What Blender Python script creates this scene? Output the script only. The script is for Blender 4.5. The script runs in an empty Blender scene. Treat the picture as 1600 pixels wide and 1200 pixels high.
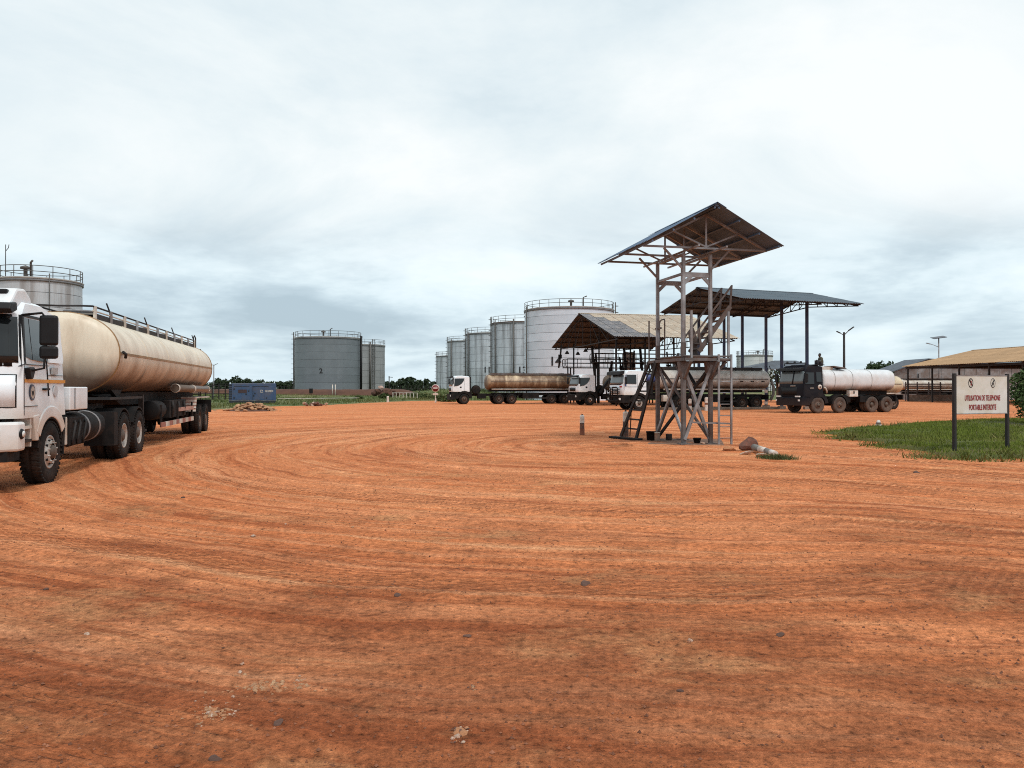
import bpy, bmesh, math, random
import numpy as np
from mathutils import Vector, Matrix

random.seed(7)
rng = np.random.default_rng(11)
scene = bpy.context.scene
COL = scene.collection
R = math.radians

# ------------------------------------------------------------------ camera
CAM_H, FPX, HORIZON = 1.65, 1200.0, 607.0
cam_d = bpy.data.cameras.new("camera")
cam = bpy.data.objects.new("camera", cam_d)
COL.objects.link(cam)
cam_d.sensor_width = 36.0
cam_d.lens = 36.0 * FPX / 1600.0
cam_d.clip_start, cam_d.clip_end = 0.05, 6000
cam.location = (0, 0, CAM_H)
cam.rotation_euler = (R(90) + math.atan(7.0 / FPX), 0, 0)
scene.camera = cam

# ------------------------------------------------------------------ sky
SUN_ELEV, SUN_AZ = R(58), R(150)          # azimuth clockwise from +Y
world = bpy.data.worlds.new("World")
scene.world = world
world.use_nodes = True
nt = world.node_tree
nt.nodes.clear()


def N(tree, kind, **kw):
    n = tree.nodes.new(kind)
    for k, v in kw.items():
        if k.startswith("i_"):
            key = k[2:]
            key = int(key) if key.isdigit() else key
            n.inputs[key].default_value = v
        else:
            setattr(n, k, v)
    return n


def math_node(tree, op, a, b=None, c=None, clamp=False):
    n = tree.nodes.new("ShaderNodeMath")
    n.operation = op
    n.use_clamp = clamp
    for i, v in enumerate((a, b, c)):
        if v is None:
            continue
        if isinstance(v, (int, float)):
            n.inputs[i].default_value = v
        else:
            tree.links.new(v, n.inputs[i])
    return n.outputs[0]


def ramp(tree, fac, stops, interp="LINEAR"):
    n = tree.nodes.new("ShaderNodeValToRGB")
    n.color_ramp.interpolation = interp
    els = n.color_ramp.elements
    while len(els) < len(stops):
        els.new(0.5)
    for e, (p, c) in zip(els, stops):
        e.position = p
        if isinstance(c, (int, float)):
            c = (c, c, c)
        e.color = (c[0], c[1], c[2], 1)
    tree.links.new(fac, n.inputs[0])
    return n.outputs[0]


def mix_col(tree, fac, a, b, mode="MIX"):
    n = tree.nodes.new("ShaderNodeMix")
    n.data_type = "RGBA"
    n.blend_type = mode
    for sock, v in ((n.inputs[0], fac), (n.inputs[6], a), (n.inputs[7], b)):
        if isinstance(v, (int, float)):
            sock.default_value = v
        elif isinstance(v, (tuple, list)):
            sock.default_value = (v[0], v[1], v[2], 1)
        else:
            tree.links.new(v, sock)
    return n.outputs[2]


def noise(tree, vec, scale, detail=4, rough=0.55, dist=0.0):
    n = tree.nodes.new("ShaderNodeTexNoise")
    n.inputs["Scale"].default_value = scale
    n.inputs["Detail"].default_value = detail
    n.inputs["Roughness"].default_value = rough
    n.inputs["Distortion"].default_value = dist
    if vec is not None:
        tree.links.new(vec, n.inputs["Vector"])
    return n.outputs[0]


def combine(tree, x, y, z=0.0):
    n = tree.nodes.new("ShaderNodeCombineXYZ")
    for i, v in enumerate((x, y, z)):
        if isinstance(v, (int, float)):
            n.inputs[i].default_value = v
        else:
            tree.links.new(v, n.inputs[i])
    return n.outputs[0]


CLOUD_SEED = 11.46
tc = N(nt, "ShaderNodeTexCoord")
sep = N(nt, "ShaderNodeSeparateXYZ")
nt.links.new(tc.outputs["Generated"], sep.inputs[0])
zc = math_node(nt, "MAXIMUM", sep.outputs[2], 0.0)
den = math_node(nt, "ADD", zc, 0.10)
cu = math_node(nt, "DIVIDE", sep.outputs[0], den)
cv = math_node(nt, "DIVIDE", sep.outputs[1], den)
cvec = combine(nt, cu, cv, 3.3)
big = noise(nt, cvec, 0.50, 8, 0.60, 0.6)          # cloud decks
lvec = combine(nt, math_node(nt, "ADD", sep.outputs[0], CLOUD_SEED), sep.outputs[1], math_node(nt, "MULTIPLY", math_node(nt, "POWER", zc, 0.75), 2.6))
fine = noise(nt, lvec, 3.8, 8, 0.57, 0.12)           # lower ragged clouds
high_c = ramp(nt, big, [(0.34, (0.515, 0.605, 0.65)), (0.44, (0.61, 0.685, 0.715)), (0.53, (0.68, 0.738, 0.752)), (0.64, (0.765, 0.795, 0.795))])
lowf = math_node(nt, "ADD", math_node(nt, "MULTIPLY", big, 0.15), math_node(nt, "MULTIPLY", fine, 0.85))
low_c = ramp(nt, lowf, [(0.36, (0.37, 0.465, 0.525)), (0.425, (0.44, 0.54, 0.60)), (0.48, (0.525, 0.63, 0.685)), (0.52, (0.60, 0.705, 0.75)), (0.58, (0.67, 0.765, 0.805)), (0.66, (0.74, 0.82, 0.85))])
hz_c = ramp(nt, fine, [(0.3, (0.50, 0.62, 0.69)), (0.7, (0.66, 0.775, 0.83))])
f_hi = ramp(nt, zc, [(0.11, 0.0), (0.25, 1.0)], "EASE")
f_hz = ramp(nt, zc, [(0.0, 1.0), (0.05, 0.0)], "EASE")
clouds = mix_col(nt, f_hi, low_c, high_c)
clouds = mix_col(nt, math_node(nt, "MULTIPLY", f_hz, 0.6), clouds, hz_c)
sky = N(nt, "ShaderNodeTexSky")
sky.sky_type = "NISHITA"
sky.sun_disc = False
sky.sun_elevation = SUN_ELEV
sky.sun_rotation = SUN_AZ
sky.dust_density = 3.0
bg_sky = N(nt, "ShaderNodeBackground")
bg_sky.inputs[1].default_value = 0.08
nt.links.new(sky.outputs[0], bg_sky.inputs[0])
bg_cl = N(nt, "ShaderNodeBackground")
bg_cl.inputs[1].default_value = 1.0
nt.links.new(clouds, bg_cl.inputs[0])
mixs = N(nt, "ShaderNodeMixShader")
mixs.inputs[0].default_value = 0.93
nt.links.new(bg_sky.outputs[0], mixs.inputs[1])
nt.links.new(bg_cl.outputs[0], mixs.inputs[2])
wout = N(nt, "ShaderNodeOutputWorld")
nt.links.new(mixs.outputs[0], wout.inputs[0])

sun_d = bpy.data.lights.new("sun", "SUN")
sun_d.energy = 1.5
sun_d.angle = R(12)
sun_d.color = (1.0, 0.95, 0.87)
sun = bpy.data.objects.new("sun", sun_d)
COL.objects.link(sun)
sd = Vector((math.sin(SUN_AZ) * math.cos(SUN_ELEV), math.cos(SUN_AZ) * math.cos(SUN_ELEV), math.sin(SUN_ELEV)))
sun.rotation_euler = (-sd).to_track_quat("-Z", "Y").to_euler()
sun.location = (20, -30, 60)

vs = scene.view_settings
scene.cycles.pixel_filter_type = "BLACKMAN_HARRIS"
scene.cycles.filter_width = 1.05
scene.cycles.use_denoising = False
vs.view_transform = "Standard"
vs.look = "None"
vs.exposure = 0.42
vs.gamma = 1.0
vs.use_curve_mapping = False


def gp(px, py):                       # photograph pixel on flat ground -> (X, Y)
    Y = CAM_H * FPX / (py - HORIZON)
    return ((px - 800.0) / FPX * Y, Y)


def wp(px, py, Y):                    # photograph pixel at depth Y -> world point
    return ((px - 800.0) / FPX * Y, Y, CAM_H - (py - HORIZON) / FPX * Y)


# ------------------------------------------------------------------ helpers
class MB:
    def __init__(self):
        self.v, self.f, self.sm = [], [], []

    def add(self, vs_, fs_, smooth=False):
        o = len(self.v)
        self.v += [tuple(p) for p in vs_]
        self.f += [tuple(i + o for i in f) for f in fs_]
        self.sm += [smooth] * len(fs_)
        return self

    def box(self, c, s, rz=0.0, taper=1.0):
        hx, hy, hz = s[0] / 2, s[1] / 2, s[2] / 2
        ca, sa = math.cos(rz), math.sin(rz)
        vs_ = []
        for z, k in ((-hz, 1.0), (hz, taper)):
            for x, y in ((-hx, -hy), (hx, -hy), (hx, hy), (-hx, hy)):
                x, y = x * k, y * k
                vs_.append((c[0] + x * ca - y * sa, c[1] + x * sa + y * ca, c[2] + z))
        return self.add(vs_, [(3, 2, 1, 0), (4, 5, 6, 7), (0, 1, 5, 4), (1, 2, 6, 5), (2, 3, 7, 6), (3, 0, 4, 7)])

    def beam(self, p0, p1, w, h=None, up=(0, 0, 1)):
        h = h or w
        p0, p1 = Vector(p0), Vector(p1)
        d = (p1 - p0)
        if d.length < 1e-6:
            return self
        d.normalize()
        u = Vector(up)
        if abs(d.dot(u)) > 0.98:
            u = Vector((1, 0, 0))
        s = d.cross(u).normalized() * (w / 2)
        t = s.cross(d).normalized() * (h / 2)
        vs_ = [p + a * s + b * t for p in (p0, p1) for a, b in ((-1, -1), (1, -1), (1, 1), (-1, 1))]
        return self.add(vs_, [(0, 1, 2, 3), (7, 6, 5, 4), (4, 5, 1, 0), (5, 6, 2, 1), (6, 7, 3, 2), (7, 4, 0, 3)])

    def tube(self, pts, r, n=8, closed=False, r_end=None):
        pts = [Vector(p) for p in pts]
        m = len(pts)
        vs_, fs_ = [], []
        prev = None
        for i, p in enumerate(pts):
            if closed:
                d = pts[(i + 1) % m] - pts[i - 1]
            else:
                d = pts[min(i + 1, m - 1)] - pts[max(i - 1, 0)]
            d.normalize()
            ref = Vector((0, 0, 1)) if abs(d.z) < 0.95 else Vector((1, 0, 0))
            if prev is not None:
                a = prev - d * prev.dot(d)
                a = a.normalized() if a.length > 1e-4 else d.cross(ref).normalized()
            else:
                a = d.cross(ref).normalized()
            prev = a
            b = d.cross(a)
            rr = r if r_end is None else r + (r_end - r) * i / max(1, m - 1)
            for k in range(n):
                t = 2 * math.pi * k / n
                vs_.append(p + a * (rr * math.cos(t)) + b * (rr * math.sin(t)))
        segs = m if closed else m - 1
        for i in range(segs):
            j = (i + 1) % m
            for k in range(n):
                k2 = (k + 1) % n
                fs_.append((i * n + k, i * n + k2, j * n + k2, j * n + k))
        self.add(vs_, fs_, True)
        if not closed:
            o = len(self.v) - len(vs_)
            self.f.append(tuple(o + k for k in reversed(range(n))))
            self.f.append(tuple(o + (m - 1) * n + k for k in range(n)))
            self.sm += [False, False]
        return self

    def prism(self, poly, a0, a1, axis="y"):
        """poly of 2D points extruded along axis ('y': (x,z), 'x': (y,z), 'z': (x,y))"""
        def P(p, a):
            return {"y": (p[0], a, p[1]), "x": (a, p[0], p[1]), "z": (p[0], p[1], a)}[axis]
        n = len(poly)
        vs_ = [P(p, a0) for p in poly] + [P(p, a1) for p in poly]
        fs_ = [tuple(range(n)), tuple(range(2 * n - 1, n - 1, -1))]
        fs_ += [(i, i + n, (i + 1) % n + n, (i + 1) % n) for i in range(n)]
        return self.add(vs_, fs_)

    def lathe(self, prof, c=(0, 0, 0), axis="z", n=32, smooth=True, a0=0.0, a1=2 * math.pi):
        full = abs(a1 - a0 - 2 * math.pi) < 1e-6
        m = n if full else n + 1
        vs_, fs_ = [], []
        for k in range(m):
            t = a0 + (a1 - a0) * k / n
            ca, sa = math.cos(t), math.sin(t)
            for r, h in prof:
                p = {"z": (r * ca, r * sa, h), "y": (r * ca, h, r * sa), "x": (h, r * ca, r * sa)}[axis]
                vs_.append((c[0] + p[0], c[1] + p[1], c[2] + p[2]))
        q = len(prof)
        for k in range(n):
            k2 = (k + 1) % m
            for i in range(q - 1):
                fs_.append((k * q + i, k2 * q + i, k2 * q + i + 1, k * q + i + 1))
        return self.add(vs_, fs_, smooth)

    def mesh(self, name):
        me = bpy.data.meshes.new(name)
        me.from_pydata(self.v, [], self.f)
        me.polygons.foreach_set("use_smooth", self.sm)
        me.update()
        bm = bmesh.new()
        bm.from_mesh(me)
        bmesh.ops.recalc_face_normals(bm, faces=bm.faces)
        bm.to_mesh(me)
        bm.free()
        return me

    def build(self, name, mat, parent=None, world=False, bevel=0.0, label=None):
        if world and parent is not None:
            o = root_loc(parent)
            self.v = [(x - o[0], y - o[1], z - o[2]) for x, y, z in self.v]
        ob = link(name, self.mesh(name), mat, parent)
        if bevel:
            b = ob.modifiers.new("bevel", "BEVEL")
            b.width = bevel
            b.segments = 2
            b.limit_method = "ANGLE"
            b.angle_limit = R(40)
        if label:
            ob["label"] = label
        return ob


def root_loc(o):
    l = Vector((0, 0, 0))
    while o is not None:
        l += o.location
        o = o.parent
    return l


def link(name, me, mat=None, parent=None):
    ob = bpy.data.objects.new(name, me)
    COL.objects.link(ob)
    if mat is not None and me is not None and len(me.materials) == 0:
        me.materials.append(mat)
    if parent is not None:
        ob.parent = parent
    return ob


def tag(o, label, cat, group=None):
    o["label"] = label
    o["category"] = cat
    if group:
        o["group"] = group
    return o


def thing(name, label, cat, loc=(0, 0, 0), rz=0.0, group=None):
    o = bpy.data.objects.new(name, None)
    COL.objects.link(o)
    o.empty_display_size = 0.2
    o.location = loc
    o.rotation_euler = (0, 0, rz)
    return tag(o, label, cat, group)


def place(me, name, mat, parent, origin, ex, ey, ez):
    ob = link(name, me, mat, parent)
    o = Vector(origin) - root_loc(parent)
    ob.matrix_local = Matrix(((ex[0], ey[0], ez[0], o[0]), (ex[1], ey[1], ez[1], o[1]), (ex[2], ey[2], ez[2], o[2]), (0, 0, 0, 1)))
    return ob


def text_obj(name, body, size, mat, parent, origin, ex, ey, depth=0.004, bold=0.0, align="CENTER", sx=1.0):
    """flat lettering: ex = reading direction, ey = up"""
    cu_ = bpy.data.curves.new(name, "FONT")
    cu_.body = body
    cu_.size = size
    cu_.align_x = align
    cu_.align_y = "CENTER"
    cu_.extrude = depth
    cu_.offset = bold
    cu_.resolution_u = 3
    tmp = bpy.data.objects.new(name, cu_)
    COL.objects.link(tmp)
    dg = bpy.context.evaluated_depsgraph_get()
    me = bpy.data.meshes.new_from_object(tmp.evaluated_get(dg))
    bpy.data.objects.remove(tmp)
    me.materials.clear()
    ex, ey = Vector(ex).normalized(), Vector(ey).normalized()
    for v in me.vertices:
        v.co.x *= sx
    return place(me, name, mat, parent, origin, ex, ey, ex.cross(ey))


# value noise for geometry
def vnoise(x, y, seed=0):
    xi, yi = np.floor(x).astype(np.int64), np.floor(y).astype(np.int64)
    xf, yf = x - xi, y - yi
    xf, yf = xf * xf * (3 - 2 * xf), yf * yf * (3 - 2 * yf)

    def h(a, b):
        n = (a * 374761393 + b * 668265263 + seed * 1442695041) & 0xFFFFFFFF
        n = ((n ^ (n >> 13)) * 1274126177) & 0xFFFFFFFF
        return ((n ^ (n >> 16)) & 0xFFFF) / 65535.0
    a, b, c, d = h(xi, yi), h(xi + 1, yi), h(xi, yi + 1), h(xi + 1, yi + 1)
    return (a * (1 - xf) + b * xf) * (1 - yf) + (c * (1 - xf) + d * xf) * yf - 0.5


def sstep(a, b, x):
    t = np.clip((x - a) / (b - a), 0, 1)
    return t * t * (3 - 2 * t)


# ------------------------------------------------------------------ materials
MATS = {}


def mat(name, color, rough=0.6, metal=0.0, var=0.12, scale=3.0, dirt=None, dirt_amt=0.0, dirt_scale=1.2,
        stretch=(1, 1, 1), low_dirt=None, bump=0.0, bump_scale=40, spec=0.5, rand=0.0, detail=5, dirt_edge=0.12):
    """painted / weathered surface: base with value variation, patches of dirt, optional grime below a height"""
    if name in MATS:
        return MATS[name]
    m = bpy.data.materials.new(name)
    m.use_nodes = True
    t = m.node_tree
    b = t.nodes["Principled BSDF"]
    co = N(t, "ShaderNodeTexCoord").outputs["Object"]
    mp = N(t, "ShaderNodeMapping")
    mp.inputs["Scale"].default_value = stretch
    t.links.new(co, mp.inputs[0])
    v = mp.outputs[0]
    n1 = noise(t, v, scale, detail, 0.6)
    dark = tuple(c * (1 - var * 1.6) for c in color)
    lite = tuple(min(1, c * (1 + var)) for c in color)
    c = ramp(t, n1, [(0.3, dark), (0.7, lite)])
    if rand:
        oi = N(t, "ShaderNodeObjectInfo")
        k = math_node(t, "ADD", math_node(t, "MULTIPLY", oi.outputs["Random"], 2 * rand), 1 - rand)
        c = mix_col(t, 1.0, c, combine(t, k, k, k), "MULTIPLY")
    if dirt is not None:
        n2 = noise(t, v, dirt_scale, 6, 0.65, 0.4)
        e = 0.62 - dirt_amt * 0.35
        f = ramp(t, n2, [(e - dirt_edge, 0.0), (e + dirt_edge, 1.0)])
        c = mix_col(t, math_node(t, "MULTIPLY", f, min(1.0, 0.45 + dirt_amt)), c, dirt)
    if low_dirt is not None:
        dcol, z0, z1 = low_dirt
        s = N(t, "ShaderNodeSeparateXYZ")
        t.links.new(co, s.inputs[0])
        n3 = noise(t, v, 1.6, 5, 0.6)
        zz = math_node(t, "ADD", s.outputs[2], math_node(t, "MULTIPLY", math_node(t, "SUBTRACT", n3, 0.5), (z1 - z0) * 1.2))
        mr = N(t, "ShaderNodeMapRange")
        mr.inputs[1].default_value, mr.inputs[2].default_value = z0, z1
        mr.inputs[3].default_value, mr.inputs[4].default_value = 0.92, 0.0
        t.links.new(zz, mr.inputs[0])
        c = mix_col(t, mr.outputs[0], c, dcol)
    t.links.new(c, b.inputs["Base Color"])
    b.inputs["Roughness"].default_value = rough
    b.inputs["Metallic"].default_value = metal
    b.inputs["Specular IOR Level"].default_value = spec
    if bump:
        n4 = noise(t, co, bump_scale, 4, 0.6)
        bp = N(t, "ShaderNodeBump")
        bp.inputs["Strength"].default_value = bump
        bp.inputs["Distance"].default_value = 0.02
        t.links.new(n4, bp.inputs["Height"])
        t.links.new(bp.outputs[0], b.inputs["Normal"])
    MATS[name] = m
    return m


def glass_mat(name, color, rough=0.08):
    if name in MATS:
        return MATS[name]
    m = bpy.data.materials.new(name)
    m.use_nodes = True
    b = m.node_tree.nodes["Principled BSDF"]
    b.inputs["Base Color"].default_value = (*color, 1)
    b.inputs["Roughness"].default_value = rough
    b.inputs["IOR"].default_value = 1.5
    MATS[name] = m
    return m


LAT = (0.30, 0.115, 0.055)             # laterite dust on things
M_white = mat("white_paint", (0.74, 0.75, 0.75), 0.38, var=0.05, dirt=(0.45, 0.38, 0.31), dirt_amt=0.1, dirt_scale=1.4, low_dirt=((0.45, 0.35, 0.27), 0.50, 0.95))
M_white2 = mat("white_cab_paint", (0.76, 0.82, 0.87), 0.38, var=0.03, dirt=(0.55, 0.50, 0.45), dirt_amt=0.0, dirt_scale=2.0, low_dirt=((0.55, 0.47, 0.40), 1.0, 1.55))
M_offwhite = mat("dusty_white", (0.60, 0.57, 0.52), 0.5, var=0.1, dirt=(0.3, 0.2, 0.13), dirt_amt=0.3)
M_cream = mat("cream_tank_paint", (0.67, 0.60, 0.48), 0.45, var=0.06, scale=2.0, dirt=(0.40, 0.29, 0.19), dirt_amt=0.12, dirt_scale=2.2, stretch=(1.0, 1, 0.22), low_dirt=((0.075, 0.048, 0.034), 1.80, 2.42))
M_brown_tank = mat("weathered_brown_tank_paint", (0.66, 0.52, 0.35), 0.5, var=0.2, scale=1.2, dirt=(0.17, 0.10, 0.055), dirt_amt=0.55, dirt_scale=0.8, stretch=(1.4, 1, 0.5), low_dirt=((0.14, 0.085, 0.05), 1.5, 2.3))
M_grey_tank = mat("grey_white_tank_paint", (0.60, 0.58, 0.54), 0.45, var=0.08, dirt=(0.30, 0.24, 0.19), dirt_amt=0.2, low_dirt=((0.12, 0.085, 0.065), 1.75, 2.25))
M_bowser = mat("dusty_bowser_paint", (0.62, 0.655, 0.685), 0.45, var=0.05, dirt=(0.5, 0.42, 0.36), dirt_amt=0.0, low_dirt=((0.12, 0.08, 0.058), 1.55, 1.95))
M_black = mat("black_chassis", (0.012, 0.0115, 0.012), 0.75, var=0.25, dirt=(0.045, 0.03, 0.024), dirt_amt=0.08, spec=0.15, dirt_scale=2.5)
M_darkplastic = mat("dark_plastic", (0.012, 0.0125, 0.014), 0.5, var=0.12, spec=0.2)
M_navy = mat("black_blue_cab_paint", (0.0065, 0.0075, 0.012), 0.5, var=0.15, spec=0.15, dirt=(0.03, 0.025, 0.022), dirt_amt=0.1, low_dirt=((0.03, 0.02, 0.018), 0.5, 1.0))
M_blue = mat("blue_drum_paint", (0.03, 0.06, 0.2), 0.45, var=0.15)
M_tyre = mat("tyre_rubber", (0.016, 0.0155, 0.0155), 0.85, var=0.25, scale=6, dirt=(0.06, 0.038, 0.028), dirt_amt=0.15, spec=0.15, dirt_scale=3)
M_tyre_mud = mat("muddy_tyre_rubber", (0.058, 0.046, 0.041), 0.9, var=0.25, scale=5, dirt=(0.115, 0.075, 0.055), dirt_amt=0.4, dirt_scale=3)
M_rim = mat("steel_rim", (0.55, 0.53, 0.50), 0.42, 0.2, var=0.2, dirt=(0.2, 0.13, 0.09), dirt_amt=0.25, dirt_scale=4)
M_rim_dark = mat("dirty_dark_rim", (0.12, 0.075, 0.055), 0.8, var=0.25, scale=5)
M_hub = mat("oily_hub", (0.09, 0.065, 0.05), 0.6, var=0.2)
M_glass = glass_mat("cab_glass", (0.012, 0.015, 0.017))
M_glass_lite = glass_mat("windscreen_glass", (0.10, 0.13, 0.14), 0.06)
M_orange = mat("orange_stripe", (0.62, 0.27, 0.035), 0.45, var=0.08)
M_ochre = mat("ochre_stripe", (0.28, 0.16, 0.065), 0.5, var=0.2)
M_red = mat("red_paint", (0.42, 0.05, 0.04), 0.5, var=0.1)
M_lamp = mat("lamp_lens", (0.7, 0.7, 0.68), 0.15, var=0.05)
M_lampred = mat("red_lens", (0.35, 0.02, 0.02), 0.25, var=0.05)
M_steel = mat("galvanised_steel", (0.30, 0.32, 0.345), 0.55, 0.15, var=0.25, scale=2.5, dirt=(0.13, 0.085, 0.065), dirt_amt=0.3, dirt_scale=1.1)
M_rusty = mat("rusty_steel", (0.135, 0.132, 0.135), 0.75, 0.1, var=0.3, scale=3, dirt=(0.095, 0.052, 0.036), dirt_amt=0.38, dirt_scale=1.5)
M_darksteel = mat("dark_steel", (0.032, 0.031, 0.032), 0.65, 0.2, var=0.2, dirt=(0.055, 0.038, 0.03), dirt_amt=0.15, spec=0.2)
M_bluepost = mat("blue_column_paint", (0.018, 0.036, 0.095), 0.5, var=0.15, dirt=(0.1, 0.08, 0.08), dirt_amt=0.15)
M_walk = mat("walkway_grating", (0.20, 0.19, 0.175), 0.7, 0.2, var=0.2)
M_conc = mat("concrete", (0.34, 0.29, 0.24), 0.9, var=0.18, dirt=(0.22, 0.13, 0.08), dirt_amt=0.4, bump=0.3)
M_wall = mat("stained_masonry", (0.33, 0.27, 0.22), 0.9, var=0.2, dirt=(0.16, 0.11, 0.08), dirt_amt=0.45, dirt_scale=0.8)
M_bandwhite = mat("bollard_white", (0.70, 0.68, 0.64), 0.6, var=0.1, dirt=(0.42, 0.26, 0.17), dirt_amt=0.3, dirt_scale=6)
M_banddark = mat("bollard_dark", (0.05, 0.046, 0.046), 0.7, var=0.2, dirt=LAT, dirt_amt=0.25, dirt_scale=6)
M_bandmud = mat("bollard_muddy", (0.27, 0.10, 0.055), 0.85, var=0.25, dirt=(0.08, 0.05, 0.04), dirt_amt=0.3, dirt_scale=6)

# ------------------------------------------------------------------ ground
TCX, TCY = 3.5, 22.5                    # lorries circle the loading stand


def track_qp(x, y):
    dx, dy = x - TCX, y - TCY
    dn, dp = np.minimum(dx, 0), np.maximum(dx, 0)
    e = dy + 1.2 * dp * dp / (dp + 6.0)
    return np.sqrt(dn * dn + e * e), 9.0 * np.arctan2(-dn, -e) - dp * 1.6


def ground_h(x, y):
    x, y = np.asarray(x, float), np.asarray(y, float)
    q, p = track_qp(x, y)
    far = 1.0 / (1.0 + (np.hypot(x, y) / 70.0) ** 2)
    w = 0.9 * vnoise(x * 0.22, y * 0.22, 21)
    rut = 0.035 * vnoise((q + w) * 1.8, p * 0.10, 1) + 0.028 * vnoise((q + w) * 4.6, p * 0.2, 2)
    rut = rut + 0.024 * vnoise((q + 0.5 * w) * 5.0, p * 0.03, 12)
    near = sstep(4, 11, y)
    h = rut * (0.35 + 0.65 * near)
    h = h + 0.05 * vnoise(x * 0.3, y * 0.3, 3) + 0.020 * vnoise(x * 1.04 + y * 0.78, y * 1.04 - x * 0.78, 4) + 0.012 * vnoise(x * 2.4 - y * 3.2, y * 2.4 + x * 3.2, 5)
    wx, wy = 0.09 * vnoise(x * 7, y * 7, 8), 0.09 * vnoise(x * 7, y * 7, 9)
    clod = 0.6 * vnoise((x + wx) * 11 + (y + wy) * 6, (y + wy) * 11 - (x + wx) * 6, 6) + 0.6 * vnoise((x - wy) * 9 - (y + wx) * 14, (y + wx) * 9 + (x - wy) * 14, 10)
    h = h + 0.009 * clod + 0.02 * np.clip(clod - 0.2, 0, 1)
    return h * far


def make_ground():
    rs = [0.0] + list(np.geomspace(0.7, 60, 560)) + list(np.geomspace(62, 3500, 60))
    fr = np.linspace(R(-42), R(42), 620)
    an = np.concatenate([fr, np.linspace(R(44), R(316), 60)])
    rr, aa = np.meshgrid(np.array(rs[1:]), an, indexing="ij")
    x, y = rr * np.sin(aa), rr * np.cos(aa)
    z = ground_h(x, y)
    nr, na = x.shape
    verts = np.stack([x, y, z], -1).reshape(-1, 3)
    verts = np.vstack([verts, [[0, 0, 0]]])
    i, j = np.meshgrid(np.arange(nr - 1), np.arange(na), indexing="ij")
    j2 = (j + 1) % na
    quads = np.stack([i * na + j, i * na + j2, (i + 1) * na + j2, (i + 1) * na + j], -1).reshape(-1, 4)
    me = bpy.data.meshes.new("ground")
    c = nr * na
    tris = [(c, (k + 1) % na, k) for k in range(na)]
    nq, ntq = len(quads), len(tris)
    me.vertices.add(len(verts))
    me.vertices.foreach_set("co", verts.ravel())
    loops = np.concatenate([quads[:, ::-1].ravel(), np.array(tris)[:, ::-1].ravel()])
    me.loops.add(len(loops))
    me.loops.foreach_set("vertex_index", loops)
    me.polygons.add(nq + ntq)
    starts = np.concatenate([np.arange(nq) * 4, nq * 4 + np.arange(ntq) * 3])
    me.polygons.foreach_set("loop_start", starts)
    me.polygons.foreach_set("use_smooth", np.ones(nq + ntq, bool))
    me.update(calc_edges=True)
    me.validate()
    # up-facing check
    if me.polygons[0].normal.z < 0:
        me.flip_normals()
    m = bpy.data.materials.new("laterite")
    m.use_nodes = True
    t = m.node_tree
    b = t.nodes["Principled BSDF"]
    co = N(t, "ShaderNodeTexCoord").outputs["Object"]
    s = N(t, "ShaderNodeSeparateXYZ")
    t.links.new(co, s.inputs[0])
    X, Y = s.outputs[0], s.outputs[1]
    wob = noise(t, co, 0.16, 3, 0.5)
    dx = math_node(t, "SUBTRACT", X, TCX)
    dy = math_node(t, "SUBTRACT", Y, TCY)
    dn, dp = math_node(t, "MINIMUM", dx, 0.0), math_node(t, "MAXIMUM", dx, 0.0)
    e = math_node(t, "ADD", dy, math_node(t, "DIVIDE", math_node(t, "MULTIPLY", math_node(t, "MULTIPLY", dp, dp), 1.2), math_node(t, "ADD", dp, 6.0)))
    q = math_node(t, "SQRT", math_node(t, "ADD", math_node(t, "MULTIPLY", dn, dn), math_node(t, "MULTIPLY", e, e)))
    p = math_node(t, "SUBTRACT", math_node(t, "MULTIPLY", math_node(t, "ARCTAN2", math_node(t, "MULTIPLY", dn, -1.0), math_node(t, "MULTIPLY", e, -1.0)), 9.0), math_node(t, "MULTIPLY", dp, 1.6))
    q0 = q
    q = math_node(t, "ADD", q, math_node(t, "MULTIPLY", wob, 1.6))
    def strip(fq, fp, off, det, ro):
        return noise(t, combine(t, math_node(t, "MULTIPLY", q, fq), math_node(t, "MULTIPLY", p, fp), off), 1.0, det, ro)
    st1 = strip(0.95, 0.08, 0.0, 8, 0.70)
    st2 = strip(2.7, 0.17, 4.0, 8, 0.70)
    st3 = strip(6.0, 0.55, 8.0, 6, 0.68)
    trk = strip(5.0, 0.028, 22.0, 4, 0.6)
    gate = ramp(t, strip(0.5, 0.12, 30.0, 3, 0.5), [(0.40, 0.15), (0.60, 1.0)])
    patch = noise(t, co, 0.33, 7, 0.62, 0.5)
    patch2 = noise(t, combine(t, math_node(t, "MULTIPLY", X, 0.7), math_node(t, "MULTIPLY", Y, 1.3), 9.0), 0.75, 7, 0.65, 0.3)
    mottle = noise(t, co, 3.2, 8, 0.72, 0.2)
    fineg = noise(t, co, 19.0, 6, 0.72)
    grit = noise(t, co, 75.0, 4, 0.7)
    base = ramp(t, st1, [(0.32, (0.50, 0.142, 0.050)), (0.46, (0.62, 0.212, 0.084)), (0.56, (0.67, 0.252, 0.110)), (0.72, (0.76, 0.355, 0.185))])
    # narrow tracks: reddish scraped lines and pale dust ridges
    c = mix_col(t, math_node(t, "MULTIPLY", ramp(t, st2, [(0.38, 1.0), (0.465, 0.0)]), 0.72), base, (0.33, 0.080, 0.026))
    c = mix_col(t, math_node(t, "MULTIPLY", ramp(t, st2, [(0.55, 0.0), (0.66, 1.0)]), 0.55), c, (0.78, 0.40, 0.20))
    c = mix_col(t, math_node(t, "MULTIPLY", ramp(t, st3, [(0.33, 1.0), (0.42, 0.0)]), 0.6), c, (0.27, 0.072, 0.026))
    c = mix_col(t, math_node(t, "MULTIPLY", ramp(t, st3, [(0.60, 0.0), (0.70, 1.0)]), 0.35), c, (0.76, 0.41, 0.22))
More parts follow.
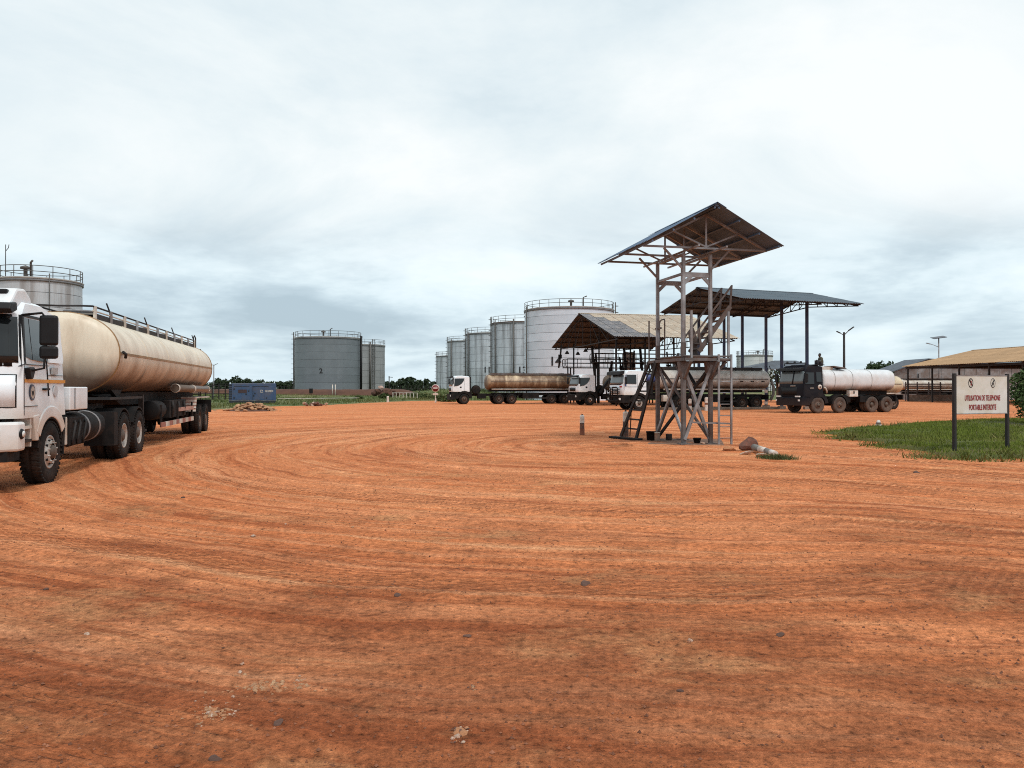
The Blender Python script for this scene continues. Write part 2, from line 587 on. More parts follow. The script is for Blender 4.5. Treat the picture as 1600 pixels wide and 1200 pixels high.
    c = mix_col(t, math_node(t, "MULTIPLY", math_node(t, "MULTIPLY", ramp(t, trk, [(0.37, 1.0), (0.44, 0.0)]), gate), 0.55), c, (0.29, 0.076, 0.027))
    c = mix_col(t, math_node(t, "MULTIPLY", math_node(t, "MULTIPLY", ramp(t, trk, [(0.56, 0.0), (0.63, 1.0)]), gate), 0.35), c, (0.78, 0.42, 0.23))
    # darker red-brown in irregular patches, increasing towards the foreground
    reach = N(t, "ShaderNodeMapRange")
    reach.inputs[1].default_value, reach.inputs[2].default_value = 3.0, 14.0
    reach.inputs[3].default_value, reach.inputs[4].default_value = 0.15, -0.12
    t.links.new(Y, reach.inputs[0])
    near_dark_n = math_node(t, "ADD", math_node(t, "ADD", math_node(t, "MULTIPLY", patch, 0.45), math_node(t, "MULTIPLY", patch2, 0.55)), reach.outputs[0])
    near_dark = ramp(t, near_dark_n, [(0.50, 0.0), (0.64, 1.0)])
    c = mix_col(t, math_node(t, "MULTIPLY", near_dark, 0.70), c, (0.25, 0.068, 0.025))
    # pressed tyre treads: fine ribs along some of the tracks
    tm = ramp(t, strip(0.8, 0.07, 15.0, 2, 0.5), [(0.54, 0.0), (0.60, 1.0)])
    rib = math_node(t, "MULTIPLY", math_node(t, "SINE", math_node(t, "MULTIPLY", q0, 70.0)), math_node(t, "SINE", math_node(t, "ADD", math_node(t, "MULTIPLY", p, 38.0), math_node(t, "MULTIPLY", q0, 30.0))))
    ribm = math_node(t, "MULTIPLY", ramp(t, rib, [(0.05, 0.0), (0.4, 1.0)]), tm)
    c = mix_col(t, math_node(t, "MULTIPLY", ribm, 0.45), c, (0.30, 0.085, 0.03))
    sand = ramp(t, patch2, [(0.57, 0.0), (0.70, 1.0)])
    c = mix_col(t, math_node(t, "MULTIPLY", sand, 0.5), c, (0.72, 0.38, 0.18))
    c = mix_col(t, 0.9, c, ramp(t, mottle, [(0.32, 0.55), (0.45, 0.95), (0.55, 1.03), (0.70, 1.3)]), "MULTIPLY")
    c = mix_col(t, 1.0, c, ramp(t, fineg, [(0.30, 0.22), (0.42, 0.80), (0.52, 1.03), (0.70, 1.5)]), "MULTIPLY")
    c = mix_col(t, 0.9, c, ramp(t, grit, [(0.30, 0.25), (0.42, 0.92), (0.60, 1.08), (0.72, 1.8)]), "MULTIPLY")
    # oily stains round the loading stand
    d1 = noise(t, co, 0.9, 5, 0.6)
    dx = math_node(t, "SUBTRACT", X, 4.6)
    dy = math_node(t, "SUBTRACT", Y, 24.3)
    rad = math_node(t, "SQRT", math_node(t, "ADD", math_node(t, "MULTIPLY", dx, dx), math_node(t, "MULTIPLY", dy, dy)))
    oil = ramp(t, math_node(t, "ADD", math_node(t, "MULTIPLY", rad, 0.25), math_node(t, "MULTIPLY", d1, 0.9)), [(0.62, 1.0), (0.85, 0.0)])
    c = mix_col(t, math_node(t, "MULTIPLY", oil, 0.75), c, (0.075, 0.036, 0.024))
    t.links.new(c, b.inputs["Base Color"])
    b.inputs["Roughness"].default_value = 0.95
    b.inputs["Specular IOR Level"].default_value = 0.12
    bsum = math_node(t, "ADD", math_node(t, "MULTIPLY", fineg, 0.6), math_node(t, "MULTIPLY", grit, 0.35))
    bsum = math_node(t, "ADD", bsum, math_node(t, "MULTIPLY", mottle, 1.6))
    bsum = math_node(t, "ADD", bsum, math_node(t, "MULTIPLY", st2, 2.0))
    bsum = math_node(t, "ADD", bsum, math_node(t, "MULTIPLY", trk, 1.5))
    bsum = math_node(t, "SUBTRACT", bsum, math_node(t, "MULTIPLY", ribm, 0.5))
    bp = N(t, "ShaderNodeBump")
    bp.inputs["Strength"].default_value = 0.9
    bp.inputs["Distance"].default_value = 0.05
    t.links.new(bsum, bp.inputs["Height"])
    t.links.new(bp.outputs[0], b.inputs["Normal"])
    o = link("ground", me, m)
    o["kind"] = "structure"
    return o


make_ground()


def gz(x, y):
    return float(ground_h(np.array([x]), np.array([y]))[0])


# ------------------------------------------------------------------ grass
def poly_sd(poly, x, y):
    """signed distance, positive inside"""
    x, y = np.asarray(x, float), np.asarray(y, float)
    best = np.full(x.shape, 1e9)
    inside = np.zeros(x.shape, bool)
    n = len(poly)
    for i in range(n):
        x0, y0 = poly[i]
        x1, y1 = poly[(i + 1) % n]
        dx, dy = x1 - x0, y1 - y0
        t = np.clip(((x - x0) * dx + (y - y0) * dy) / (dx * dx + dy * dy + 1e-9), 0, 1)
        best = np.minimum(best, np.hypot(x - x0 - t * dx, y - y0 - t * dy))
        cond = ((y0 > y) != (y1 > y)) & (x < (x1 - x0) * (y - y0) / (y1 - y0 + 1e-12) + x0)
        inside ^= cond
    return np.where(inside, best, -best)


def mesh_np(name, verts, faces, smooth=True):
    me = bpy.data.meshes.new(name)
    k = faces.shape[1]
    me.vertices.add(len(verts))
    me.vertices.foreach_set("co", np.asarray(verts, np.float32).ravel())
    me.loops.add(faces.size)
    me.loops.foreach_set("vertex_index", faces.ravel().astype(np.int32))
    me.polygons.add(len(faces))
    me.polygons.foreach_set("loop_start", (np.arange(len(faces)) * k).astype(np.int32))
    me.polygons.foreach_set("use_smooth", np.full(len(faces), smooth))
    me.update(calc_edges=True)
    me.validate()
    return me


def patch_sheet(name, poly, xs, ys, hfun, m, margin):
    gx, gy = np.meshgrid(xs, ys, indexing="ij")
    sd_ = poly_sd(poly, gx, gy)
    z = hfun(gx, gy, sd_)
    nx, ny = gx.shape
    i, j = np.meshgrid(np.arange(nx - 1), np.arange(ny - 1), indexing="ij")
    q = np.stack([i * ny + j, (i + 1) * ny + j, (i + 1) * ny + j + 1, i * ny + j + 1], -1).reshape(-1, 4)
    sdf = sd_.ravel()
    q = q[(sdf[q].max(axis=1) > -margin)]
    used = np.unique(q)
    remap = -np.ones(nx * ny, int)
    remap[used] = np.arange(len(used))
    v = np.stack([gx, gy, z], -1).reshape(-1, 3)[used]
    o = link(name, mesh_np(name, v, remap[q]), m)
    o["kind"] = "structure"
    return o


def blades(name, px, py, pz, h, w, lean, m, label):
    n = len(px)
    a = rng.uniform(0, 2 * np.pi, n)
    la = rng.uniform(0, 2 * np.pi, n)
    ln = rng.uniform(0.1, 1.0, n) * lean * h
    dx, dy = np.cos(a) * w / 2, np.sin(a) * w / 2
    base = np.stack([px, py, pz], -1)
    v0 = base + np.stack([-dx, -dy, np.zeros(n)], -1)
    v1 = base + np.stack([dx, dy, np.zeros(n)], -1)
    v2 = base + np.stack([np.cos(la) * ln, np.sin(la) * ln, h], -1)
    v = np.stack([v0, v1, v2], 1).reshape(-1, 3)
    f = np.arange(3 * n).reshape(-1, 3)
    o = link(name, mesh_np(name, v, f, False), m)
    o["kind"] = "stuff"
    tag(o, label, "grass")
    return o


def grass_mat(name, a, b_, dry, scale, dry_amt=0.4):
    m = bpy.data.materials.new(name)
    m.use_nodes = True
    t = m.node_tree
    bs = t.nodes["Principled BSDF"]
    co = N(t, "ShaderNodeTexCoord").outputs["Object"]
    n1 = noise(t, co, scale, 5, 0.65)
    n2 = noise(t, co, scale * 0.22, 4, 0.6)
    c = ramp(t, n1, [(0.3, a), (0.7, b_)])
    c = mix_col(t, math_node(t, "MULTIPLY", ramp(t, n2, [(0.45, 0.0), (0.68, 1.0)]), dry_amt), c, dry)
    t.links.new(c, bs.inputs["Base Color"])
    bs.inputs["Roughness"].default_value = 0.8
    bs.inputs["Specular IOR Level"].default_value = 0.2
    return m


M_lawn_soil = grass_mat("lawn_soil", (0.045, 0.055, 0.016), (0.085, 0.095, 0.025), (0.20, 0.10, 0.045), 3.0)
M_lawn = grass_mat("lawn_blades", (0.075, 0.108, 0.014), (0.165, 0.205, 0.028), (0.22, 0.21, 0.06), 2.5)
M_field = grass_mat("field_grass", (0.05, 0.075, 0.02), (0.11, 0.135, 0.04), (0.20, 0.165, 0.075), 0.5, 0.7)
M_brush = grass_mat("rough_brush", (0.035, 0.06, 0.02), (0.085, 0.11, 0.035), (0.13, 0.11, 0.06), 0.8, 0.4)
M_mud = mat("red_earth_bund", (0.088, 0.040, 0.028), 0.95, var=0.25, scale=0.6, dirt=(0.11, 0.05, 0.03), dirt_amt=0.35, dirt_scale=0.5, bump=0.5, bump_scale=3)

ISLAND = [gp(*p) for p in ((1276, 679), (1300, 673), (1342, 669.5), (1378, 667), (1432, 661.5), (1500, 659.5), (1600, 660), (1760, 661),
                           (1760, 716), (1600, 721), (1540, 723), (1482, 722), (1440, 717), (1402, 707.5), (1362, 697.5), (1322, 689.5), (1290, 683))]


def island_h(x, y, s):
    e = s + 0.9 * vnoise(x * 0.9, y * 0.9, 31) + 0.5 * vnoise(x * 2.9, y * 2.9, 32) - 0.42
    return np.clip(e * 0.32, -0.12, 0.10) + 0.22 * sstep(0, 4, e) * sstep(24, 34, y) + 0.03 * vnoise(x * 1.2, y * 1.2, 33) * sstep(0, 1, e)


ix = [p[0] for p in ISLAND]
iy = [p[1] for p in ISLAND]
patch_sheet("grass_island", ISLAND, np.arange(min(ix) - 1, max(ix) + 1, 0.16), np.arange(min(iy) - 1, max(iy) + 1, 0.16), island_h, M_lawn_soil, 0.7)
n = 230000
bx_, by_ = rng.uniform(min(ix), max(ix), n), rng.uniform(min(iy), max(iy), n)
keep = (bx_ / by_ < 0.74)
bx_, by_ = bx_[keep], by_[keep]
s_ = poly_sd(ISLAND, bx_, by_) + 0.9 * vnoise(bx_ * 0.9, by_ * 0.9, 31) + 0.5 * vnoise(bx_ * 2.9, by_ * 2.9, 32) - 0.12
cl = vnoise(bx_ * 0.9, by_ * 0.9, 35) + 0.6 * vnoise(bx_ * 3.1, by_ * 3.1, 36)
keep = (s_ > -0.3) & (rng.uniform(-0.75, 0.4, len(bx_)) < cl - np.clip(0.35 - s_, 0, 1) * 0.9)
bx_, by_, cl, s_ = bx_[keep], by_[keep], cl[keep], s_[keep]
bz_ = np.maximum(island_h(bx_, by_, poly_sd(ISLAND, bx_, by_)), ground_h(bx_, by_)) - 0.01
hh = (0.035 + 0.065 * rng.random(len(bx_)) + 0.06 * np.clip(cl, 0, 1)) * (1.0 + 1.6 * (rng.random(len(bx_)) > 0.985)) * (0.55 + 0.45 * np.clip(s_, 0, 1))
blades("lawn_grass", bx_, by_, bz_, hh, 0.012 + 0.016 * rng.random(len(bx_)), 0.9, M_lawn, "lush green grass covering the island round the notice board")

n = 2600
wc = [(1300, 676), (1345, 671), (1372, 669), (1390, 669), (1420, 664), (1330, 688), (1375, 697), (1452, 716), (1520, 719), (1575, 717), (1560, 690), (1420, 690), (1500, 668), (1350, 682)]
wx_, wy_ = [], []
for k_ in range(n):
    a_, b_ = gp(*random.choice(wc))
    wx_.append(a_ + random.gauss(0, 0.28))
    wy_.append(b_ + random.gauss(0, 0.35))
wx_, wy_ = np.array(wx_), np.array(wy_)
wz_ = np.maximum(island_h(wx_, wy_, poly_sd(ISLAND, wx_, wy_)), ground_h(wx_, wy_)) - 0.01
M_weed = grass_mat("weed_leaves", (0.055, 0.085, 0.016), (0.12, 0.14, 0.03), (0.26, 0.20, 0.09), 3.0, 0.7)
blades("weeds", wx_, wy_, wz_, 0.08 + 0.16 * rng.random(n) ** 2, 0.02 + 0.025 * rng.random(n), 1.1, M_weed, "taller weeds and dry stalks along the grass island edge")

FIELD = [gp(*p) for p in ((150, 648), (345, 639), (440, 634.5), (505, 633.5), (560, 630.5), (640, 626.5), (700, 625.8), (770, 626.2))]
FIELD += [(30, 109), (46, 112), (60, 118), (900, 130), (1500, 700), (1500, 2500), (-1500, 2500), (-1500, 60)]


def field_h(x, y, s):
    e = s + 1.2 * vnoise(x * 0.25, y * 0.25, 41)
    h = np.clip(e * 0.10, -0.2, 0.08)
    h = h + 0.62 * sstep(4, 42, e) * (1 - 0.0 * x)
    h = h + 0.75 * sstep(-24, -12, x) * sstep(6, 34, e) * (1 - sstep(40, 70, x))
    return h + 0.10 * vnoise(x * 0.3, y * 0.3, 42) * sstep(1, 6, e)


fxs = np.concatenate([np.arange(-1500, -130, 60), np.arange(-130, 90, 1.5), np.arange(90, 1500, 60)])
fys = np.concatenate([np.arange(40, 160, 1.5), np.geomspace(160, 2500, 40)])
patch_sheet("field", FIELD, fxs, fys, field_h, M_field, 4.0)
n = 90000
bx_, by_ = rng.uniform(-75, 32, n), 56 + 85 * rng.random(n) ** 1.2
s_ = poly_sd(FIELD, bx_, by_) + 1.2 * vnoise(bx_ * 0.25, by_ * 0.25, 41)
cl = vnoise(bx_ * 0.35, by_ * 0.35, 45) + 0.5 * vnoise(bx_ * 1.1, by_ * 1.1, 46)
keep = (s_ > 0.2) & (rng.uniform(-0.6, 0.4, n) < cl)
bx_, by_, cl = bx_[keep], by_[keep], cl[keep]
bz_ = field_h(bx_, by_, poly_sd(FIELD, bx_, by_)) - 0.02
wild = sstep(-20, -11, bx_)
hh = (0.10 + 0.16 * rng.random(len(bx_)) + 0.25 * np.clip(cl, 0, 1)) * (1 + 0.9 * wild)
blades("field_grass", bx_, by_, bz_, hh, 0.05 + 0.07 * rng.random(len(bx_)), 0.8, M_field, "rough green grass in front of the storage tanks")

# red earth bund in front of the two left storage tanks
mbd = MB()
for k in range(44):
    x0 = -62 + k * 1.05
    x1 = x0 + 1.06
    za, zb_ = 1.38 + 0.12 * random.random(), 1.38 + 0.12 * random.random()
xs_ = np.arange(-70, -14.5, 0.6)
ys_ = np.arange(126.2, 133.6, 0.4)
gx, gy = np.meshgrid(xs_, ys_, indexing="ij")
prof = np.minimum((gy - 126.2) * 0.75, 1.05) * np.minimum(1, (133.4 - gy) * 0.9)
gzv = 0.42 + np.clip(prof, 0, 1.05) * (1 - 0.75 * sstep(-19, -15, gx)) + 0.13 * vnoise(gx * 0.5, gy * 0.5, 51) + 0.08 * vnoise(gx * 1.7, gy * 1.7, 52)
nx, ny = gx.shape
i, j = np.meshgrid(np.arange(nx - 1), np.arange(ny - 1), indexing="ij")
q = np.stack([i * ny + j, (i + 1) * ny + j, (i + 1) * ny + j + 1, i * ny + j + 1], -1).reshape(-1, 4)
bund = link("earth_bund", mesh_np("earth_bund", np.stack([gx, gy, gzv], -1).reshape(-1, 3), q), M_mud)
bund["kind"] = "structure"

# ------------------------------------------------------------------ storage tanks
def tank_mat(name, color, streak, streak_amt, rust=0.0):
    m = bpy.data.materials.new(name)
    m.use_nodes = True
    t = m.node_tree
    b = t.nodes["Principled BSDF"]
    co = N(t, "ShaderNodeTexCoord").outputs["Object"]
    mp = N(t, "ShaderNodeMapping")
    mp.inputs["Scale"].default_value = (1, 1, 0.05)
    t.links.new(co, mp.inputs[0])
    s1 = noise(t, mp.outputs[0], 0.8, 7, 0.72)
    n1 = noise(t, co, 0.5, 5, 0.6)
    n3 = noise(t, co, 3.5, 5, 0.7)
    oi = N(t, "ShaderNodeObjectInfo")
    c = ramp(t, n1, [(0.3, tuple(v * 0.86 for v in color)), (0.7, tuple(v * 1.06 for v in color))])
    k = math_node(t, "ADD", math_node(t, "MULTIPLY", oi.outputs["Random"], 0.14), 0.93)
    c = mix_col(t, 1.0, c, combine(t, k, k, k), "MULTIPLY")
    e = 0.60 - 0.13 * streak_amt
    f = ramp(t, s1, [(e - 0.03, 0.0), (e + 0.09, 1.0)])
    c = mix_col(t, math_node(t, "MULTIPLY", f, min(1, 0.25 + streak_amt * 0.7)), c, streak)
    f2 = ramp(t, n3, [(0.62, 0.0), (0.75, 1.0)])
    c = mix_col(t, math_node(t, "MULTIPLY", f2, 0.15 + rust), c, (0.16, 0.12, 0.10))
    t.links.new(c, b.inputs["Base Color"])
    b.inputs["Roughness"].default_value = 0.5
    b.inputs["Metallic"].default_value = 0.15
    return m


M_seam = mat("tank_seam", (0.15, 0.155, 0.165), 0.7)
M_number = mat("number_paint", (0.012, 0.012, 0.014), 0.6)
M_railing = mat("tank_railing", (0.10, 0.095, 0.09), 0.6, 0.3, var=0.15)


def storage_tank(label, X, Y, r, ztop, courses, m, m_roof, group=None, number=None, num_px=None, num_size=1.4, rail_posts=22, ladder_side=None, gap=0.04, vent=True, pipes=(), m_num=None):
    t = thing("storage_tank", label, "tank", (X, Y, 0), 0, group)
    seg = 72
    h = ztop / courses
    MB().lathe([(r - 0.03, 0.0), (r - 0.03, ztop - 0.05)], n=seg).build("inner_shell", M_seam, t)
    for i in range(courses):
        z0, z1 = i * h + (0 if i == 0 else gap / 2), (i + 1) * h - (gap / 2 if i < courses - 1 else 0)
        rr = r + (0.012 if i % 2 else 0.0)
        MB().lathe([(rr, z0), (rr, z1)], n=seg).build("shell_course", m, t)
    MB().lathe([(r + 0.10, ztop - 0.10), (r + 0.16, ztop + 0.0), (r + 0.05, ztop + 0.06), (r * 0.5, ztop + 0.06 + r * 0.035), (0.01, ztop + 0.06 + r * 0.07)], n=seg).build("roof", m_roof, t)
    MB().lathe([(r + 0.02, ztop - 0.32), (r + 0.11, ztop - 0.30), (r + 0.11, ztop - 0.14), (r + 0.02, ztop - 0.12)], n=seg).build("rim_angle", M_seam, t)
    rail_r = r + 0.02
    for z in (0.55, 1.05):
        pts = [(rail_r * math.cos(a), rail_r * math.sin(a), ztop + z) for a in np.linspace(0, 2 * math.pi, 49)[:-1]]
        MB().tube(pts, 0.035, 5, closed=True).build("guard_rail", M_railing, t)
    post = MB().tube([(0, 0, 0), (0, 0, 1.06)], 0.035, 5).mesh("rail_post")
    for k in range(rail_posts):
        a = 2 * math.pi * (k + 0.37) / rail_posts
        o = link("rail_post", post, M_railing, t)
        o.location = (rail_r * math.cos(a), rail_r * math.sin(a), ztop)
    if vent:
        MB().lathe([(0.16, 0), (0.16, 0.6), (0.42, 0.62), (0.42, 0.8), (0.02, 0.95)], (0.0, -r * 0.62, ztop + 0.25), n=14).build("roof_vent", M_railing, t)
        MB().tube([(r * 0.25, -r * 0.8, ztop), (r * 0.25, -r * 0.8, ztop + 1.35), (r * 0.32, -r * 0.84, ztop + 1.5)], 0.09, 6).build("vent_pipe", M_railing, t)
    if ladder_side is not None:
        a = ladder_side
        d = Vector((math.cos(a), math.sin(a), 0))
        s = Vector((-d.y, d.x, 0))
        lad = MB()
        for k in (-0.28, 0.28):
            lad.beam(d * (r + 0.28) + s * k, d * (r + 0.28) + s * k + Vector((0, 0, ztop + 1.1)), 0.08)
        lob = lad.build("ladder", M_railing, t)
        lob["kind"] = "stuff"
        cage = MB()
        for z in np.arange(2.5, ztop + 1, 0.9):
            pts = [d * (r + 0.28 + 0.42 * math.sin(b_)) + s * 0.36 * math.cos(b_) + Vector((0, 0, z)) for b_ in np.linspace(0, math.pi, 7)]
            cage.tube(pts, 0.03, 4)
        cage.build("ladder_cage", M_railing, lob)["kind"] = "stuff"
        rg = MB()
        for z in np.arange(0.3, ztop + 1, 0.35):
            rg.beam(d * (r + 0.28) - s * 0.28 + Vector((0, 0, z)), d * (r + 0.28) + s * 0.28 + Vector((0, 0, z)), 0.03)
        rg.build("rungs", M_railing, lob)["kind"] = "stuff"
    for a, rad, mm in pipes:
        d = Vector((math.cos(a), math.sin(a), 0))
        MB().tube([d * (r + 0.12 + rad), d * (r + 0.12 + rad) + Vector((0, 0, ztop + 0.4))], rad, 7).build("downpipe", mm, t)
    if number:
        zc_, ang = num_px
        d = Vector((math.cos(ang), math.sin(ang), 0))
        s = Vector((-d.y, d.x, 0))
        text_obj("tank_number", number, num_size, m_num or M_number, t, Vector((X, Y, 0)) + d * (r + 0.03) + Vector((0, 0, zc_)), s, (0, 0, 1), 0.01, 0.03)
    return t


M_tank14 = tank_mat("aluminium_paint_clean", (0.60, 0.67, 0.75), (0.40, 0.42, 0.45), 0.12)
M_tankold = tank_mat("aluminium_paint_streaked", (0.55, 0.595, 0.65), (0.13, 0.13, 0.135), 0.75, 0.3)
M_tankold2 = tank_mat("aluminium_paint_stained", (0.52, 0.56, 0.61), (0.16, 0.16, 0.165), 0.55, 0.2)
M_tankdark = tank_mat("slate_grey_tank_paint", (0.165, 0.19, 0.21), (0.22, 0.24, 0.26), 0.25)
M_tankgrey = tank_mat("grey_tank_paint", (0.29, 0.30, 0.31), (0.15, 0.155, 0.16), 0.5)
M_tankroof = mat("tank_roof", (0.36, 0.35, 0.34), 0.6, 0.2, var=0.15)
M_tankbrown = mat("tank_roof_brown", (0.17, 0.12, 0.10), 0.7, var=0.2)
M_tankwhite = tank_mat("white_tank_paint", (0.60, 0.61, 0.62), (0.30, 0.29, 0.28), 0.3)

G1 = "storage tanks of the depot"
FR_ = -math.pi / 2
storage_tank("largest pale grey storage tank, number 14, behind the gable canopy", 8.16, 110, 6.35, 12.75, 11, M_tank14, M_tankroof, G1,
             "14", (1.65 + 42 / 1200 * 104, FR_ - 0.37), 1.7, 26, ladder_side=FR_ + 1.35, gap=0.04, pipes=((FR_ - 1.2, 0.09, M_railing),))
storage_tank("streaked grey storage tank immediately left of tank 14", 2.4, 132, 6.0, 12.7, 9, M_tankold, M_tankbrown, G1,
             "13", (4.6, FR_ - 0.12), 1.6, 22, ladder_side=FR_ - 1.25, pipes=((FR_ - 1.0, 0.10, M_railing), (FR_ - 0.35, 0.13, M_railing), (FR_ + 0.05, 0.10, M_railing)))
storage_tank("streaked grey storage tank numbered 11 behind the white tractor cab", -3.4, 157, 6.0, 12.7, 9, M_tankold, M_tankroof, G1,
             "11", (5.3, FR_ - 0.25), 1.6, 22, ladder_side=FR_ - 1.3, pipes=((FR_ - 1.05, 0.12, M_railing), (FR_ + 0.55, 0.16, M_railing)))
storage_tank("stained grey storage tank second from the left in the right-hand row", -9.6, 187, 6.0, 13.0, 9, M_tankold2, M_tankroof, G1,
             None, None, 1.5, 20, ladder_side=FR_ - 1.3, pipes=((FR_ - 0.2, 0.16, M_railing), (FR_ - 0.9, 0.14, M_railing)))
storage_tank("smallest pale storage tank at the left end of the right-hand row", -15.4, 204, 4.6, 10.2, 7, M_tankold2, M_tankroof, G1,
             "9", (5.6, FR_ + 0.1), 1.3, 16, ladder_side=FR_ - 1.2)
storage_tank("dark slate grey storage tank behind the red earth bund", -33.5, 140, 5.85, 10.75, 8, M_tankdark, M_tankroof, G1,
             "2", (4.7, FR_ + 0.02), 1.2, 22, ladder_side=FR_ - 1.42, gap=0.03, pipes=((FR_ + 1.45, 0.22, M_darkplastic), (FR_ - 1.52, 0.12, M_tankwhite)))
storage_tank("lighter grey storage tank half hidden behind the dark slate tank", -32.4, 162, 5.5, 10.7, 8, M_tankgrey, M_tankroof, G1,
             None, None, 1.5, 20, ladder_side=FR_ + 0.75, pipes=((FR_ + 0.62, 0.2, M_railing),))
storage_tank("light grey storage tank rising behind the cab of the near tanker lorry", -43.05, 70, 3.38, 11.35, 9, tank_mat("aluminium_paint_drips", (0.50, 0.54, 0.58), (0.17, 0.14, 0.12), 0.5), M_tankroof, G1,
             None, None, 1.5, 14, pipes=((FR_ + 0.75, 0.05, M_railing),))
storage_tank("small white storage tank seen between the blue canopy columns", 60.0, 190, 4.3, 9.75, 7, M_tankwhite, M_tankroof, G1,
             None, None, 1.5, 16, ladder_side=FR_ - 1.3)
# brown stain run on the near left tank
mast = thing("lightning_mast", "thin lightning rod mast at the far left edge beside the tank", "mast", (*wp(8, 600, 69)[:2], 0))
MB().tube([(0, 0, 0), (0, 0, 14.6)], 0.06, 6, r_end=0.03).build("pole", M_darksteel, mast)
MB().tube([(0, 0, 14.0), (0.25, 0, 14.3), (0.3, 0, 14.6)], 0.03, 5).build("antenna", M_darksteel, mast)

# ------------------------------------------------------------------ canopies
def corrugated(name, w, l, waves, amp, thick=0.0):
    nx = waves * 4
    v, f = [], []
    for i in range(nx + 1):
        z = amp * math.sin(2 * math.pi * i / 4.0)
        x = w * i / nx
        v += [(x, 0, z), (x, l, z)]
    for i in range(nx):
        f.append((2 * i, 2 * i + 2, 2 * i + 3, 2 * i + 1))
    mb = MB()
    mb.add(v, f, True)
    return mb.mesh(name)


def pt(o, u, v, s, t, z):
    return Vector((o[0] + v[0] * s + u[0] * t, o[1] + v[1] * s + u[1] * t, z))


def gable_roof(root, FL, u, v, W, L, ez, rz_, nL, nW, matfun, waves, amp, purlins=4, purlin_mat=None, over=0.12, ridge_mat=None, pw=0.07, ph=0.11):
    half = W / 2
    slope = Vector((0, 0, 0))
    for side in (-1, 1):
        o0 = pt(FL, u, v, half, 0, rz_)
        e0 = pt(FL, u, v, half + side * half, 0, ez)
        d = (e0 - o0)
        ln = d.length
        d.normalize()
        ex = Vector((u[0], u[1], 0))
        nrm = ex.cross(d)
        if nrm.z < 0:
            nrm = -nrm
        w, l = L / nL, ln / nW
        me_cache = {}
        for i in range(nL):
            for j in range(nW):
                mm = matfun(i, j, side)
                if mm.name not in me_cache:
                    me_cache[mm.name] = corrugated("roof_sheet", w + 0.06, l + (over if j < nW - 1 else 0), waves, amp)
                o = o0 + ex * (w * i) + d * (l * j) + nrm * (0.012 * (nW - j) + 0.006 * (i % 2))
                place(me_cache[mm.name], "roof_sheet", mm, root, o, ex, d, nrm)
        for k in range(purlins + 1):
            c = o0 + d * (ln * (k + 0.15) / (purlins + 0.3)) - nrm * (ph / 2 + 0.03)
            MB().beam(c, c + ex * L, pw, ph, up=nrm).build("purlin", purlin_mat, root, world=True)
    a, b_ = pt(FL, u, v, half, 0.0, rz_ - 0.02), pt(FL, u, v, half, L, rz_ - 0.02)
    MB().beam(a, b_, 0.12, 0.10).build("ridge_board", purlin_mat, root, world=True)
    k = (rz_ - ez) / half
    cw = min(0.28, half * 0.15)
    zc_ = rz_ + 0.012 * nW + amp + 0.03
    rows = [pt(FL, u, v, half + s_, t_, zc_ - abs(s_) * k - 0.012 * (q_ > 0) * 1.0) for q_ in (0, 1) for t_ in (-0.03, L + 0.03) for s_ in (-cw, 0, cw)]
    MB().add(rows, [(0, 1, 4, 3), (1, 2, 5, 4), (7, 6, 9, 10), (8, 7, 10, 11), (0, 3, 9, 6), (5, 2, 8, 11), (1, 0, 6, 7), (2, 1, 7, 8), (3, 4, 10, 9), (4, 5, 11, 10)]).build("ridge_cap", ridge_mat or matfun(nL - 1, 0, 1), root, world=True)


def truss(root, FL, u, v, W, t, ez, rz_, mm, webs=8, drop=0.18, w=0.07, parent_name="truss", depth_mid=0.0):
    half = W / 2
    b0, b1 = pt(FL, u, v, 0.1, t, ez - drop), pt(FL, u, v, W - 0.1, t, ez - drop)
    apex = pt(FL, u, v, half, t, rz_ - drop)
    top = MB().beam(b0, apex, w).build("top_chord", mm, root, world=True)
    MB().beam(apex, b1, w).build("top_chord", mm, root, world=True)

    def bot(k):
        p = b0.lerp(b1, k)
        return p + Vector((0, 0, depth_mid * (1 - abs(2 * k - 1)) - 0.12 * (1 - abs(2 * k - 1))))

    def topp(k):
        return b0.lerp(apex, 2 * k) if k <= 0.5 else apex.lerp(b1, 2 * k - 1)
    MB().beam(bot(0), bot(0.5), w).build("bottom_chord", mm, root, world=True)
    MB().beam(bot(0.5), bot(1), w).build("bottom_chord", mm, root, world=True)
    for i in range(1, webs):
        k = i / webs
        MB().beam(bot(k), topp(k), w * 0.7).build("web", mm, root, world=True)
        k2 = (i - 1) / webs if k <= 0.5 else (i + 1) / webs
        if 0 < k2 < 1:
            MB().beam(bot(k2), topp(k), w * 0.6).build("web", mm, root, world=True)


# --- wide gable canopy over the loading lanes (tan roof)
M_sheet_tan = mat("dusty_tan_sheet", (0.45, 0.385, 0.31), 0.7, 0.0, var=0.16, scale=1.6, dirt=(0.36, 0.24, 0.15), dirt_amt=0.3, dirt_scale=1.2, rand=0.16)
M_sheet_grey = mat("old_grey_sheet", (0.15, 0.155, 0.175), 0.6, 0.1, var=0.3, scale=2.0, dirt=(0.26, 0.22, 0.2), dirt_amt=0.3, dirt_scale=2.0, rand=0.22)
M_sheet_rust = mat("rusty_brown_sheet", (0.13, 0.122, 0.125), 0.8, 0.0, var=0.25, scale=2.0, dirt=(0.06, 0.05, 0.048), dirt_amt=0.35, rand=0.3)
M_sheet_slate = mat("slate_blue_sheet", (0.085, 0.122, 0.155), 0.55, 0.1, var=0.15, scale=1.2, dirt=(0.09, 0.085, 0.085), dirt_amt=0.25, rand=0.1)
M_sheet_dark = mat("dark_weathered_sheet", (0.092, 0.11, 0.135), 0.65, 0.1, var=0.12, scale=1.5, spec=0.3, dirt=(0.05, 0.048, 0.05), dirt_amt=0.2, rand=0.06)
